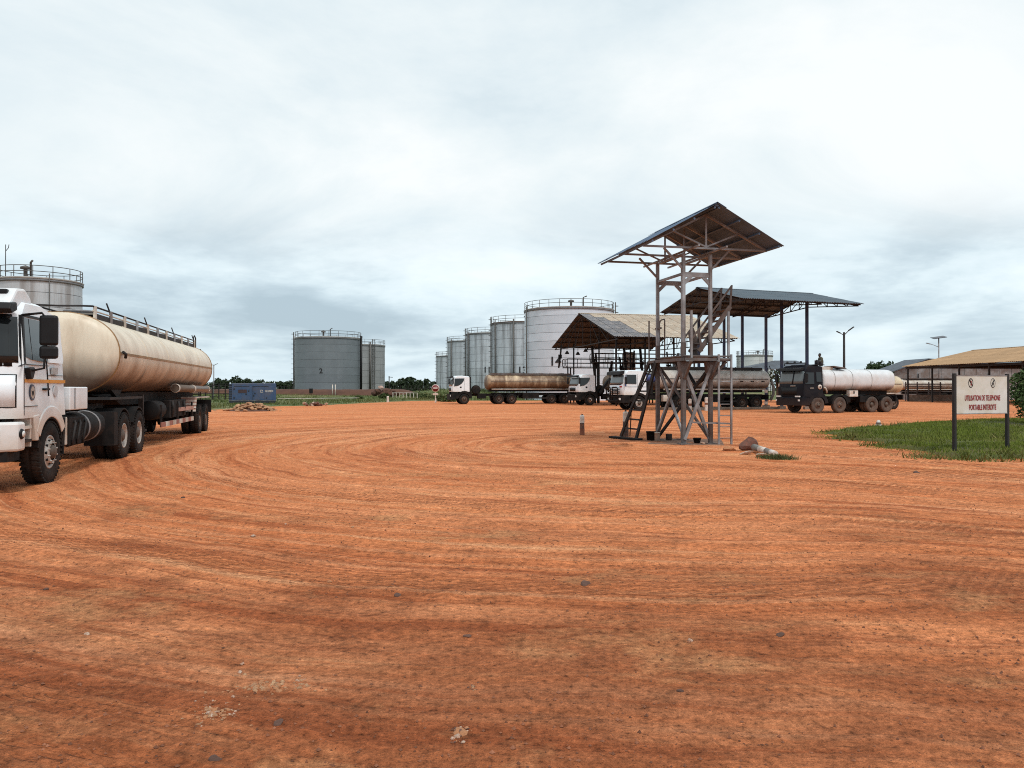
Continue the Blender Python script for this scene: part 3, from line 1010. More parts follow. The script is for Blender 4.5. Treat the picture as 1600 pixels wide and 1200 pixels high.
M_sheet_tower = mat("blue_grey_sheet", (0.11, 0.165, 0.25), 0.65, 0.1, var=0.1, scale=1.5, spec=0.3, dirt=(0.10, 0.13, 0.175), dirt_amt=0.2, rand=0.06)
M_sheet_ochre = mat("ochre_dust_sheet", (0.42, 0.26, 0.135), 0.8, 0.0, var=0.14, scale=0.8, dirt=(0.30, 0.18, 0.09), dirt_amt=0.35, rand=0.12)
M_sheet_zinc = mat("grey_zinc_siding", (0.27, 0.275, 0.285), 0.6, 0.2, var=0.2, scale=0.9, dirt=(0.16, 0.12, 0.10), dirt_amt=0.35, rand=0.12)

th = math.atan2(4.7, 19.6)
u1 = (math.cos(th), math.sin(th))
v1 = (math.sin(th), -math.cos(th))
FL1 = (4.63, 89.6)
c1 = thing("loading_canopy", "wide gable canopy with patched tan and grey sheet roof over loading lanes", "canopy", (11, 81, 0))
NL1, NW1 = 12, 6


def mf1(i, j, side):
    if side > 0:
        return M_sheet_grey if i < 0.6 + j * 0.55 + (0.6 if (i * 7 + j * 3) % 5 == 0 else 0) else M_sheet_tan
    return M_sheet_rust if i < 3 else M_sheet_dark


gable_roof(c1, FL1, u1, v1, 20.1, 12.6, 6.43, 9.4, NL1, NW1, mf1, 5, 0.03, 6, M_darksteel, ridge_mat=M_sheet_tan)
for t in (0.4, 4.2, 8.2, 12.2):
    truss(c1, FL1, u1, v1, 20.1, t, 6.43, 9.4, M_darksteel, 8, 0.25, 0.09)
for px, Y in ((896.5, 88.3), (936, 86.5), (963, 71.6), (985, 87.6), (1008, 72.6), (1053, 73.8), (1085, 86.0), (1110, 75.5)):
    X = (px - 800) / 1200 * Y
    s = (X - FL1[0]) * v1[0] + (Y - FL1[1]) * v1[1]
    zt = 6.43 + (9.4 - 6.43) * (1 - abs(s - 10.05) / 10.05) - 0.2
    MB().tube([(X, Y, 0), (X, Y, zt)], 0.085, 8).build("column", M_darksteel, c1, world=True)

# --- loading gantry with walkways, guard rails and arms under that canopy
gan = thing("loading_gantry", "steel loading walkway with looped guard rails and pipe arms under the canopy", "gantry", (11, 88, 0))
gd = Vector((u1[0], u1[1], 0))
gs = Vector((v1[0], v1[1], 0))


def walkway(org, length, width, z, rail_h):
    org = Vector(org)
    MB().add([org + gs * a + gd * b_ + Vector((0, 0, zz)) for zz in (z - 0.1, z) for a, b_ in ((0, 0), (width, 0), (width, length), (0, length))],
             [(3, 2, 1, 0), (4, 5, 6, 7), (0, 1, 5, 4), (1, 2, 6, 5), (2, 3, 7, 6), (3, 0, 4, 7)]).build("deck", M_darksteel, gan, world=True)
    for a in (0.03, width - 0.03):
        r = 0.22
        for z0, z1 in ((z + 0.02, z + rail_h),):
            q = org + gs * a
            pts = [q + gd * r + Vector((0, 0, z0)), q + gd * 0.05 + Vector((0, 0, z0 + 0.06)), q + Vector((0, 0, z0 + r)), q + Vector((0, 0, z1 - r)), q + gd * 0.05 + Vector((0, 0, z1 - 0.06)), q + gd * r + Vector((0, 0, z1)), q + gd * (length - r) + Vector((0, 0, z1)), q + gd * length + Vector((0, 0, z1 - r)), q + gd * length + Vector((0, 0, z0))]
            MB().tube(pts, 0.045, 6).build("guard_rail", M_darksteel, gan, world=True)
        q = org + gs * a + Vector((0, 0, z + rail_h * 0.5))
        MB().tube([q, q + gd * length], 0.035, 5).build("mid_rail", M_darksteel, gan, world=True)
        for k in np.arange(0.2, length, 1.6):
            q = org + gs * a + gd * float(k)
            MB().tube([q + Vector((0, 0, z)), q + Vector((0, 0, z + rail_h))], 0.035, 5).build("rail_post", M_darksteel, gan, world=True)
    for k in np.arange(0.6, length, 3.2):
        for a in (0.15, width - 0.15):
            q = org + gs * a + gd * float(k)
            MB().tube([q, q + Vector((0, 0, z - 0.1))], 0.08, 7).build("leg", M_darksteel, gan, world=True)


walkway((5.75, 87.6, 0), 9.5, 1.3, 4.05, 0.95)
walkway((8.6, 84.9, 0), 10.5, 1.2, 4.55, 0.95)
walkway((17.5, 87.2, 0), 7.0, 1.2, 4.1, 0.95)
for k, (px, Y, z0, z1) in enumerate(((877, 88, 4.0, 6.6), (925, 87, 2.9, 6.5), (931, 87, 2.6, 5.6), (956, 86, 2.6, 4.7), (968, 86.4, 2.8, 5.2), (975, 86.2, 2.9, 6.2), (991, 86, 2.6, 5.9), (1000, 85.8, 2.6, 6.3), (1042, 87, 2.4, 5.8), (1060, 86, 2.4, 5.6))):
    X = (px - 800) / 1200 * Y
    lean = 0.35 if k % 3 else -0.3
    r_ = 0.10 + 0.05 * (k % 2)
    MB().tube([(X + lean, Y, z0), (X + lean * 0.4, Y - 0.1, (z0 + z1) * 0.5), (X, Y, z1)], r_, 7).build("loading_arm", M_darksteel, gan, world=True)
    MB().box((X + lean * 0.5, Y - 0.2, (z0 + z1) * 0.5), (0.4, 0.4, 0.45)).build("valve_box", M_black, gan, world=True, bevel=0.03)
for px, Y, z in ((886, 88, 5.6), (903, 88, 5.5), (915, 88, 5.85)):
    X = (px - 800) / 1200 * Y
    MB().lathe([(0.02, 0.35), (0.12, 0.3), (0.28, 0.0), (0.24, 0.0), (0.1, 0.25)], (X, Y, z), n=12).build("flood_lamp", M_darksteel, gan, world=True)
    MB().tube([(X, Y, z + 0.3), (X, Y, z + 1.1)], 0.03, 5).build("lamp_stem", M_darksteel, gan, world=True)
# vertical meter drums on the gantry
for px, Y in ((979, 88.8), (987, 88.9)):
    X = (px - 800) / 1200 * Y
    MB().lathe([(0.02, 3.4), (0.42, 3.45), (0.45, 3.6), (0.45, 5.6), (0.4, 5.8), (0.02, 5.9)], (X, Y, 0), n=16).build("meter_vessel", M_offwhite, gan, world=True)

# --- tall slate canopy on blue columns
th2 = R(20)
u2 = (math.cos(th2), math.sin(th2))
v2 = (math.sin(th2), -math.cos(th2))
K2 = 1.07
FL2 = (11.4 * K2, 59 * K2)
E2, RZ2 = 1.65 + 5.85 * K2, 1.65 + 7.1 * K2
c2 = thing("tall_canopy", "tall shallow gable canopy of slate sheets on slim blue columns", "canopy", (17.5, 60, 0))
gable_roof(c2, FL2, u2, v2, 10 * K2, 10.0 * K2, E2, RZ2, 12, 3, lambda i, j, s: M_sheet_slate, 6, 0.035, 4, M_darksteel)
for t in (0.3, 3.6, 7.0, 10.4):
    truss(c2, FL2, u2, v2, 10 * K2, t, E2, RZ2, M_darksteel, 10, 0.16, 0.075, depth_mid=0.55)
for k, (px, Y, lowcol) in enumerate(((1131.5, 65.2, 1), (1160, 65.0, 1), (1197, 65.3, 1), (1221.5, 61.5, 0), (1261, 60.5, 0), (1092, 63.8, 0))):
    X = (px - 800) / 1200 * Y
    s = (X - FL2[0]) * v2[0] + (Y - FL2[1]) * v2[1]
    zt = E2 + (RZ2 - E2) * (1 - abs(s - 5 * K2) / (5 * K2)) - 0.25
    col = MB().box((X, Y, zt / 2), (0.2, 0.2, zt)).build("column", M_bluepost, c2, world=True)
    for b in range(4):
        MB().box((X, Y, 0.42 + b * 0.5), (0.225, 0.225, 0.25)).build("white_band", M_bandwhite, col, world=True)
    MB().box((X, Y, 0.12), (0.5, 0.5, 0.24)).build("footing", M_conc, c2, world=True)
# concrete island under the tall canopy
isl = MB()
p0 = Vector((*gp(1040, 640.5), 0))
p1 = Vector((*gp(1222, 639.0), 0))
dd = (p1 - p0).normalized()
nn = Vector((-dd.y, dd.x, 0))
isl.add([p + Vector((0, 0, z)) for z in (-0.1, 0.17) for p in (p0, p1, p1 + nn * 1.3, p0 + nn * 1.3)], [(3, 2, 1, 0), (4, 5, 6, 7), (0, 1, 5, 4), (1, 2, 6, 5), (2, 3, 7, 6), (3, 0, 4, 7)])
tag(isl.build("kerb_island", M_conc, None, bevel=0.03), "low dusty concrete island kerb under the tall slate canopy", "kerb")

# --- long open shed on the right
SH0 = Vector((49.8, 97.9, 0))
sdir = Vector((0.1, -1, 0)).normalized()
sacross = Vector((1, 0.1, 0)).normalized()
shed = thing("open_shed", "long open shed with ochre dust-covered sheet roof behind the notice board", "shed", tuple(SH0))
SL, SHW, SE, SR = 44.0, 9.6, 4.45, 6.55
FLs = SH0
gable_roof(shed, (SH0 + sacross * (2 * SHW)).to_2d(), tuple(sdir.to_2d()), tuple((-sacross).to_2d()), 2 * SHW, SL, SE, SR, 30, 2, lambda i, j, s: M_sheet_ochre, 5, 0.03, 4, M_darksteel)
for k in range(10):
    p = SH0 + sdir * (0.4 + 4.8 * k) + sacross * 0.45
    MB().box((p.x, p.y, SE / 2), (0.16, 0.16, SE)).build("post", M_darksteel, shed, world=True)
    p2 = p + sacross * (2 * SHW - 0.9)
    MB().box((p2.x, p2.y, SE / 2), (0.2, 0.2, SE)).build("post", M_darksteel, shed, world=True)
    MB().beam(p + Vector((0, 0, SE - 0.15)), p2 + Vector((0, 0, SE - 0.15)), 0.12, 0.22).build("tie_beam", M_darksteel, shed, world=True)
a = SH0 + sacross * 0.45
MB().beam(a + Vector((0, 0, SE - 0.22)), a + sdir * SL + Vector((0, 0, SE - 0.22)), 0.12, 0.26).build("eave_beam", M_darksteel, shed, world=True)
MB().beam(a + Vector((0, 0, 2.75)), a + sacross * 9 + Vector((0, 0, 2.75)), 0.1, 0.14).build("cross_rail", M_darksteel, shed, world=True)
# low masonry wall and back partition at the far end of the shed
wl = MB()
q0, q1 = SH0 + sacross * 0.7 + sdir * 0.2, SH0 + sacross * 7.2 + sdir * 0.2
wl.add([p + Vector((0, 0, z)) for z in (-0.1, 0.85) for p in (q0, q1, q1 - sdir * 0.2, q0 - sdir * 0.2)], [(3, 2, 1, 0), (4, 5, 6, 7), (0, 1, 5, 4), (1, 2, 6, 5), (2, 3, 7, 6), (3, 0, 4, 7)])
tag(wl.build("low_wall", M_wall), "low stained masonry wall at the foot of the open shed", "wall")
rk = thing("pipe_rack", "rusty steel rack of stored pipes behind the low shed wall", "rack", tuple(SH0 + sacross * 3.5 - sdir * 1.6))
for k in range(5):
    z = 0.95 + 0.32 * k
    q = SH0 - sdir * 1.6 + sacross * 1.4
    MB().beam(q + Vector((0, 0, z)), q + sacross * 5 + Vector((0, 0, z)), 0.12, 0.09).build("stored_pipe", M_rusty, rk, world=True)
for k in range(4):
    q = SH0 - sdir * 1.7 + sacross * (1.5 + 1.6 * k)
    MB().beam(q, q + Vector((0, 0, 2.5)), 0.12).build("upright", M_rusty, rk, world=True)

# grey sheet-clad building behind the shed
gb = thing("grey_building", "grey sheet-clad gable building standing behind the open shed", "building", (64, 116, 0))
bx0, bx1, by0 = 55.8, 78.0, 112.0
for i in range(13):
    w = (bx1 - bx0) / 13
    x0 = bx0 + i * w
    m_ = lambda x: 4.15 + 1.7 * (1 - abs(x - 60.5) / 5.0 if x < 60.5 else 1 - (x - 60.5) / 22)
    MB().prism([(x0, 0), (x0 + w - 0.05, 0), (x0 + w - 0.05, m_(x0 + w)), (x0, m_(x0))], by0 + 0.02 * (i % 2), by0 + 0.1).build("wall_sheet", M_sheet_zinc, gb, world=True)
    if i % 3 == 1:
        MB().box((x0 + w, by0 - 0.06, 1.9), (0.12, 0.1, 3.8)).build("wall_post", M_darksteel, gb, world=True)
MB().beam((bx0 - 1, by0 + 3, m_(bx0 - 1)), (60.5, by0 + 3, 5.95), 7, 0.12, up=(-0.33, 0, 1)).build("roof_slope", M_sheet_dark, gb, world=True)
MB().beam((60.5, by0 + 3, 5.95), (bx1, by0 + 3, m_(bx1)), 7, 0.15).build("roof_slope", M_sheet_dark, gb, world=True)
# yellow building far beyond the shed posts
yb = thing("yellow_building", "pale yellow wall of a building seen through the shed posts", "building", (84, 118, 0))
for i in range(5):
    MB().box((76 + i * 4.4, 118, 2.3), (4.3, 0.3, 4.6)).build("wall_panel", mat("pale_yellow_render", (0.45, 0.38, 0.20), 0.9, var=0.15, dirt=(0.25, 0.18, 0.1), dirt_amt=0.3), yb, world=True)
    MB().box((76 + i * 4.4, 117.83, 2.4), (1.2, 0.06, 1.2)).build("window", M_glass, yb, world=True)
# low dark roof between the columns (thatched shelter)
tr = thing("dark_shelter", "low dark-roofed shelter behind the tankers beside the small white tank", "shelter", (*wp(1215, 600, 92)[:2], 0))
cx, cy = tr.location.x, tr.location.y
MB().add([(cx - 5.0, cy - 3, 3.9), (cx + 4.5, cy - 3, 3.9), (cx + 4.5, cy + 3, 4.0), (cx - 5.0, cy + 3, 4.0), (cx - 0.4, cy, 5.0), (cx + 2.2, cy, 5.0)],
         [(0, 1, 5, 4), (1, 2, 5), (2, 3, 4, 5), (3, 0, 4), (3, 2, 1, 0)]).build("roof", M_sheet_dark, tr, world=True)
for a, b_ in ((-4.6, -2.6), (4.1, -2.6), (-4.6, 2.6), (4.1, 2.6)):
    MB().box((cx + a, cy + b_, 1.97), (0.15, 0.15, 3.94)).build("post", M_darksteel, tr, world=True)

# ------------------------------------------------------------------ loading stand (tower) in the middle of the yard
ta = Vector((0.226, -0.974, 0))          # along the long side, towards the camera
tb = Vector((0.974, 0.226, 0))           # across, to the right
L0 = Vector((4.62, 24.35, 0))
LA, LB = 1.85, 0.86
PL, PC, PB, PR = L0, L0 + ta * LA, L0 + tb * LB, L0 + ta * LA + tb * LB
tw = thing("loading_stand", "tall steel access stand with gable sheet roof and crossed braces in mid yard", "access tower", tuple((PL + PR) / 2))
Z = lambda z: Vector((0, 0, z))
for p in (PL, PC, PB, PR):
    MB().beam(p - Z(0.05), p + Z(3.0), 0.115, 0.115, up=ta).build("post", M_rusty, tw, world=True, bevel=0.01)
    MB().beam(p + Z(3.0), p + Z(5.62), 0.095, 0.095, up=ta).build("post", M_steel, tw, world=True, bevel=0.01)
    MB().box((p.x, p.y, 0.02), (0.3, 0.3, 0.05), 0.2).build("base_plate", M_rusty, tw, world=True)
# crossed braces, lower storey
def xbrace(a, b_, z0, z1, off, m=M_rusty):
    MB().beam(a + Z(z0) + off, b_ + Z(z1) + off, 0.085, 0.05, up=off).build("brace", m, tw, world=True)
    MB().beam(b_ + Z(z0) - off * 0.6, a + Z(z1) - off * 0.6, 0.085, 0.05, up=off).build("brace", m, tw, world=True)


xbrace(PL, PC, 0.15, 2.35, -tb * 0.07, M_steel)
xbrace(PB, PR, 0.15, 2.35, tb * 0.07, M_steel)
xbrace(PC, PR, 0.15, 2.35, ta * 0.07, M_steel)
xbrace(PL, PB, 0.15, 2.35, -ta * 0.07)
for a_, b_ in ((PL, PR), (PC, PB)):
    MB().beam(a_ + Z(0.1), b_ + Z(2.3), 0.075, 0.075).build("inner_brace", M_darksteel, tw, world=True)
    MB().beam(b_ + Z(0.12), a_ + Z(2.3) + tb * 0.09, 0.065, 0.065).build("inner_brace", M_rusty, tw, world=True)
# knee braces flaring under the platform
for p, d in ((PL, -ta), (PB, -ta), (PR, tb), (PC, ta), (PR, ta)):
    MB().beam(p + Z(1.9), p + d * 0.5 + Z(2.45), 0.07).build("knee_brace", M_rusty, tw, world=True)
for p, d in ((PC, tb), (PR, tb)):
    q = Vector(tw.location)
    v_ = [p - d * 0.17 + Z(2.44), p + d * 0.17 + Z(2.44), p + d * 0.13 + Z(2.15), p + d * 0.06 + Z(1.95), p - d * 0.06 + Z(1.95), p - d * 0.13 + Z(2.15)]
    MB().add([a_ + ta * k_ for k_ in (-0.09, 0.09) for a_ in v_], [(0, 1, 2, 3, 4, 5), (11, 10, 9, 8, 7, 6)] + [(i_, (i_ + 1) % 6, (i_ + 1) % 6 + 6, i_ + 6) for i_ in range(6)]).build("haunch_plate", M_rusty, tw, world=True)
# platform: frame and planks
PZ = 2.5
fo = PL - ta * 0.45 - tb * 0.12
PLN, PWD = LA + 0.75, LB + 0.62
for a_, b_ in ((fo, fo + ta * PLN), (fo + tb * PWD, fo + tb * PWD + ta * PLN), (fo, fo + tb * PWD), (fo + ta * PLN, fo + ta * PLN + tb * PWD)):
    MB().beam(a_ + Z(PZ), b_ + Z(PZ), 0.06, 0.09).build("platform_beam", M_rusty, tw, world=True)
npk = 10
for k in range(npk):
    c = fo + tb * (PWD / 2) + ta * (PLN * (k + 0.5) / npk) + Z(PZ + 0.1)
    MB().beam(c - tb * (PWD / 2 - 0.01), c + tb * (PWD / 2 - 0.01), PLN / npk - 0.03, 0.035).build("deck_plank", M_rusty, tw, world=True)
# upper frame beams with corner gussets
for a_, b_, z in ((PL, PB, 5.0), (PC, PR, 5.0), (PL, PC, 5.03), (PB, PR, 5.03)):
    big_ = a_ in (PL, PC) and b_ in (PB, PR)
    MB().beam(a_ + Z(z), b_ + Z(z), 0.06, 0.14 if big_ else 0.07).build("upper_beam", M_steel, tw, world=True)
for a_, b_ in ((PL, PB), (PC, PR)):
    for p, d in ((a_, tb), (b_, -tb)):
        MB().beam(p + Z(4.72), p + d * 0.24 + Z(4.95), 0.05, 0.10).build("gusset", M_steel, tw, world=True)
# roof
RN = Vector((5.83, 21.8, 0))
RF = RN - ta * 4.2
HWR, RZ, EZ = 2.09, 6.90, 5.77
FLr = (RF - tb * HWR).to_2d()
gable_roof(tw, (RF + tb * HWR).to_2d(), tuple(ta.to_2d()), tuple((-tb).to_2d()), 2 * HWR, 4.2, EZ, RZ, 5, 1, lambda i, j, s: M_sheet_tower, 9, 0.016, 3, M_sheet_tower, ridge_mat=M_sheet_tower, pw=0.05, ph=0.06)
for f_ in (0.16, 0.5, 0.84):
    c = RF.lerp(RN, f_)
    l_, r_, ap = c - tb * (HWR - 0.12) + Z(EZ - 0.02), c + tb * (HWR - 0.12) + Z(EZ - 0.02), c + Z(RZ - 0.17)
    MB().beam(l_, r_, 0.055).build("tie_bar", M_steel, tw, world=True)
    MB().beam(l_, ap, 0.055).build("rafter", M_steel, tw, world=True)
    MB().beam(r_, ap, 0.055).build("rafter", M_steel, tw, world=True)
    MB().beam(c + Z(EZ), ap, 0.05).build("king_post", M_steel, tw, world=True)
    for s_g in ((-1, 1) if f_ != 0.5 else ()):
        MB().beam(c + tb * (s_g * 0.02) + Z(EZ + 0.03), c + tb * (s_g * HWR * 0.5) + Z((EZ + RZ) / 2 - 0.12), 0.045).build("strut", M_steel, tw, world=True)
for p, d in ((PL, -tb), (PC, -tb), (PB, tb), (PR, tb)):
    MB().beam(p + Z(5.15), p + d * 0.62 + Z(5.76), 0.055).build("roof_brace", M_steel, tw, world=True)
for p in (PL, PB):
    MB().beam(p + Z(5.6), p + ta * LA + Z(5.6), 0.06).build("head_beam", M_steel, tw, world=True)
    MB().beam(p - ta * 1.1 + Z(5.68), p + ta * (LA + 1.0) + Z(5.68), 0.05).build("head_beam", M_steel, tw, world=True)
# inclined ladder on the left
lb = [Vector((*gp(970, 682), 0)), Vector((*gp(994, 685.5), 0))]
lt = [fo + ta * 0.05 + Z(PZ), fo + ta * 0.62 + Z(PZ)]
for a_, b_ in zip(lb, lt):
    MB().beam(a_, b_, 0.06, 0.11).build("ladder_stile", M_darksteel, tw, world=True)
for k in range(1, 8):
    f_ = k / 8
    MB().beam(lb[0].lerp(lt[0], f_), lb[1].lerp(lt[1], f_), 0.03, 0.05).build("ladder_tread", M_darksteel, tw, world=True)
MB().tube([lb[1].lerp(lb[0], 0.4) + Z(0.05), lb[1].lerp(lb[0], 0.3) + Z(1.0), lt[1] + Z(0.1)], 0.02, 6).build("hose", M_darksteel, tw, world=True)
# platform handrails
def rail_loop(p, d, h, ln):
    pts = [p, p + Z(h - 0.12), p + d * 0.05 + Z(h - 0.03), p + d * 0.15 + Z(h), p + d * (ln - 0.02) + Z(h), p + d * ln + Z(h - 0.05), p + d * ln]
    MB().tube([q + Z(PZ + 0.1) for q in pts], 0.022, 7).build("handrail", M_rusty, tw, world=True)


rail_loop(PB - ta * 0.4 - tb * 0.62, ta, 1.25, 0.4)
hp = fo + tb * 0.02
MB().beam(hp + Z(PZ), hp + Z(PZ + 1.33), 0.04).build("rail_post", M_rusty, tw, world=True)
MB().beam(PL - ta * 0.16 + Z(3.55), PL + ta * 0.25 + Z(3.55), 0.06, 0.05).build("bracket", M_rusty, tw, world=True)
for p in (PC + ta * 0.26 + tb * 0.12, fo + tb * (PWD - 0.02) + ta * (PLN - 0.1)):
    MB().beam(p + Z(PZ), p + Z(PZ + 1.42), 0.06, 0.06, up=ta).build("rail_post", M_steel, tw, world=True)
# vertical ladder on the right
vl = [fo + ta * PLN + tb * (PWD - 0.42), fo + ta * PLN + tb * (PWD - 0.02)]
vl = [p + ta * 0.06 for p in vl]
for p in vl:
    MB().beam(p - Z(0.02), p + Z(PZ + 0.15), 0.055, 0.04, up=ta).build("ladder_stile", M_steel, tw, world=True)
for k in range(8):
    z = 0.2 + 0.33 * k
    MB().tube([vl[0] + Z(z), vl[1] + Z(z)], 0.014, 6).build("ladder_rung", M_steel, tw, world=True)
MB().beam(vl[1] + Z(0.62), PC + tb * 0.2 + ta * 0.08 + Z(0.66), 0.05, 0.05).build("bottom_bar", M_steel, tw, world=True)
# folding gangway raised towards the right
ga = (PR - ta * 0.75 - tb * 0.30) + Z(PZ + 0.25)
gb_ = ga + tb * 1.02 + Z(1.36)
gw = ta * 0.62
st_side = []
for off in (Vector((0, 0, 0)), gw):
    MB().beam(ga + off, gb_ + off, 0.05, 0.13).build("gangway_stringer", M_rusty, tw, world=True)
    MB().beam(ga + off - tb * 0.25 + Z(0.35), gb_ + off + Z(0.62) + tb * 0.05, 0.045).build("gangway_rail", M_rusty, tw, world=True)
    MB().beam(gb_ + off, gb_ + off + Z(0.64) + tb * 0.05, 0.05).build("gangway_post", M_rusty, tw, world=True)
    MB().beam(ga + off + tb * 0.1, ga + off - tb * 0.02 + Z(0.62), 0.06).build("gangway_post", M_rusty, tw, world=True)
for k in range(8):
    c = ga.lerp(gb_, (k + 0.5) / 8)
    MB().beam(c, c + gw, 0.18, 0.03).build("gangway_tread", M_rusty, tw, world=True)
# counterweight plate
MB().prism([(0, 0), (0.22, 0), (0.22, 0.62), (0.1, 0.95), (0, 0.95)], -0.03, 0.03).build("pivot_plate", M_rusty, tw).location = ga + tb * 0.02 - Vector(tw.location) - Z(0.2)
MB().tube([PB + Z(2.35), PB + Z(2.2) + ta * 0.3, PB + ta * 0.9 + Z(1.75), PR + Z(2.1)], 0.06, 7).build("hose", M_darksteel, tw, world=True)

# concrete pad and oily plank at the foot
pad = MB().box((5.35, 23.65, -0.02), (2.2, 2.6, 0.08), -0.23)
tag(pad.build("concrete_pad", mat("dusty_pad", (0.27, 0.135, 0.08), 0.95, var=0.3, scale=3, dirt=(0.10, 0.055, 0.035), dirt_amt=0.45, dirt_scale=2), None, bevel=0.02), "dusty concrete pad under the legs of the loading stand", "slab")
pk = MB().beam(Vector((*gp(955, 684), 0.03)), Vector((*gp(1000, 688), 0.03)), 0.22, 0.06)
tag(pk.build("oily_plank", M_black), "black oily plank lying at the foot of the inclined ladder", "plank")

# ------------------------------------------------------------------ notice board
s0, s1 = Vector((*gp(1491, 710), 0)), Vector((*gp(1573.5, 706.5), 0))
sx_ = (s1 - s0).normalized()
sn = Vector((sx_.y, -sx_.x, 0))
nb = thing("notice_board", "white notice board banning mobile phones on two black posts in the grass", "sign", tuple(s0.lerp(s1, 0.5)))
M_sign = mat("sign_white", (0.64, 0.64, 0.62), 0.5, var=0.05, scale=1.2, dirt=(0.5, 0.46, 0.36), dirt_amt=0.3, dirt_scale=1.1)
M_post = mat("black_post", (0.012, 0.012, 0.013), 0.6, var=0.2)
M_signred = mat("sign_dark_red", (0.26, 0.008, 0.012), 0.5, var=0.1)
M_signblk = mat("sign_black", (0.012, 0.010, 0.012), 0.5, var=0.1)
for p in (s0, s1):
    MB().beam(p - Z(0.1), p + Z(2.03), 0.075, 0.075, up=sn).build("post", M_post, nb, world=True, bevel=0.006)
bw = (s1 - s0).length - 0.08
bc = s0.lerp(s1, 0.5) + sn * 0.02
zc0, zc1 = 1.65 - (646 - 607) / 1200 * 19.6, 1.65 + (607 - 587) / 1200 * 19.6
bz = (zc0 + zc1) / 2
bh = zc1 - zc0
MB().beam(bc - sx_ * bw / 2 + Z(bz), bc + sx_ * bw / 2 + Z(bz), 0.02, bh).build("panel", M_sign, nb, world=True)
for z in (zc0, zc1):
    MB().beam(bc - sx_ * bw / 2 + Z(z), bc + sx_ * bw / 2 + Z(z), 0.035, 0.022).build("panel_edge", M_steel, nb, world=True)
face = bc + sn * 0.0125


def sign_at(px_, py_, off=0.0):
    f_ = (px_ - 1533) / 82.5
    return face + sx_ * (f_ * (s1 - s0).length) + Z(1.65 - (py_ - 607) / 1200 * 19.6) + sn * off


for body, px_, py_, w_px in (("UTILISATION DE TELEPHONE", 1533.5, 622, 77), ("PORTABLE INTERDITE", 1533.5, 636.5, 59)):
    tgt = w_px / 1200 * 19.6
    for mm, o_, dep in ((M_signred, 0.004, 0.0),):
        ob = text_obj("lettering", body, 0.19, mm, nb, sign_at(px_ - (0.2 if o_ == 0 else 0), py_ + (0.25 if o_ == 0 else 0), o_ + 0.002), sx_, (0, 0, 1), 0.001, 0.003)
        xs_ = [v.co.x for v in ob.data.vertices]
        k = tgt / (max(xs_) - min(xs_))
        for v in ob.data.vertices:
            v.co.x *= k


def ring_on_sign(c, rx, rz, wd, mm, name):
    mb = MB()
    n = 28
    v, f = [], []
    for k in range(n):
        a = 2 * math.pi * k / n
        for q in (1.0, 1.0 - wd):
            v.append(c + sx_ * (rx * q * math.cos(a)) + Z(rz * q * math.sin(a)) + sn * 0.003)
    for k in range(n):
        k2 = (k + 1) % n
        f.append((2 * k, 2 * k2, 2 * k2 + 1, 2 * k + 1))
    mb.add(v, f)
    return mb.build(name, mm, nb, world=True)


# no-phone symbol
c = sign_at(1515.2, 598.5)
ring_on_sign(c, 0.085, 0.122, 0.2, M_signblk, "prohibition_ring")
MB().beam(c + sx_ * -0.055 + Z(0.075) + sn * 0.003, c + sx_ * 0.055 - Z(0.075) + sn * 0.003, 0.004, 0.026, up=sx_.cross(sn) + sx_).build("prohibition_bar", M_signblk, nb, world=True)
MB().beam(c + Z(0.055) + sx_ * 0.012 + sn * 0.002, c - Z(0.06) + sx_ * 0.012 + sn * 0.002, 0.036, 0.003, up=sn).build("phone_symbol", M_signred, nb, world=True)
MB().beam(c + Z(0.085) + sx_ * 0.0 + sn * 0.002, c + Z(0.05) + sx_ * 0.0 + sn * 0.002, 0.009, 0.003, up=sn).build("phone_symbol", M_signblk, nb, world=True)
# no-smoking / no-flame symbol
c = sign_at(1549.8, 598.5)
ring_on_sign(c, 0.085, 0.122, 0.12, M_signblk, "prohibition_ring")
MB().beam(c + sx_ * 0.055 + Z(0.075) + sn * 0.003, c + sx_ * -0.055 - Z(0.075) + sn * 0.003, 0.016, 0.004, up=sn).build("prohibition_bar", M_signblk, nb, world=True)
MB().beam(c + Z(0.085) + sn * 0.002 + sx_ * 0.012, c - Z(0.095) + sn * 0.002, 0.014, 0.003, up=sn).build("match_symbol", M_signblk, nb, world=True)
MB().beam(c + Z(0.01) + sn * 0.002 - sx_ * 0.03, c - Z(0.03) + sn * 0.002 + sx_ * 0.03, 0.03, 0.003, up=sn).build("flame_symbol", M_signblk, nb, world=True)

# ------------------------------------------------------------------ no-entry sign far back
p = Vector((*wp(680.5, 600, 88)[:2], 0))
ne = thing("no_entry_sign", "small round red no entry sign with white bar at the yard edge", "sign", tuple(p))
zc_ = 1.68
MB().tube([p, p + Z(zc_ - 0.2)], 0.05, 8).build("post", M_bandwhite, ne, world=True)
MB().lathe([(0.002, 0.02), (0.42, 0.02), (0.44, 0.0), (0.42, -0.02), (0.002, -0.02)], (p.x, p.y - 0.08, zc_), axis="y", n=28).build("rim_disc", M_bandwhite, ne, world=True)
MB().lathe([(0.002, -0.01), (0.37, -0.01), (0.37, 0.01)], (p.x, p.y - 0.115, zc_), axis="y", n=28).build("red_disc", mat("sign_red", (0.16, 0.015, 0.02), 0.5), ne, world=True)
MB().box((p.x, p.y - 0.135, zc_ + 0.02), (0.5, 0.012, 0.13)).build("white_bar", M_bandwhite, ne, world=True)
MB().box((p.x, p.y - 0.08, zc_ - 0.68), (0.6, 0.03, 0.22)).build("sub_plate", M_bandwhite, ne, world=True)
MB().box((p.x + 0.02, p.y - 0.1, 0.3), (0.2, 0.2, 0.5), 0, 0.6).build("base_block", M_bandwhite, ne, world=True)

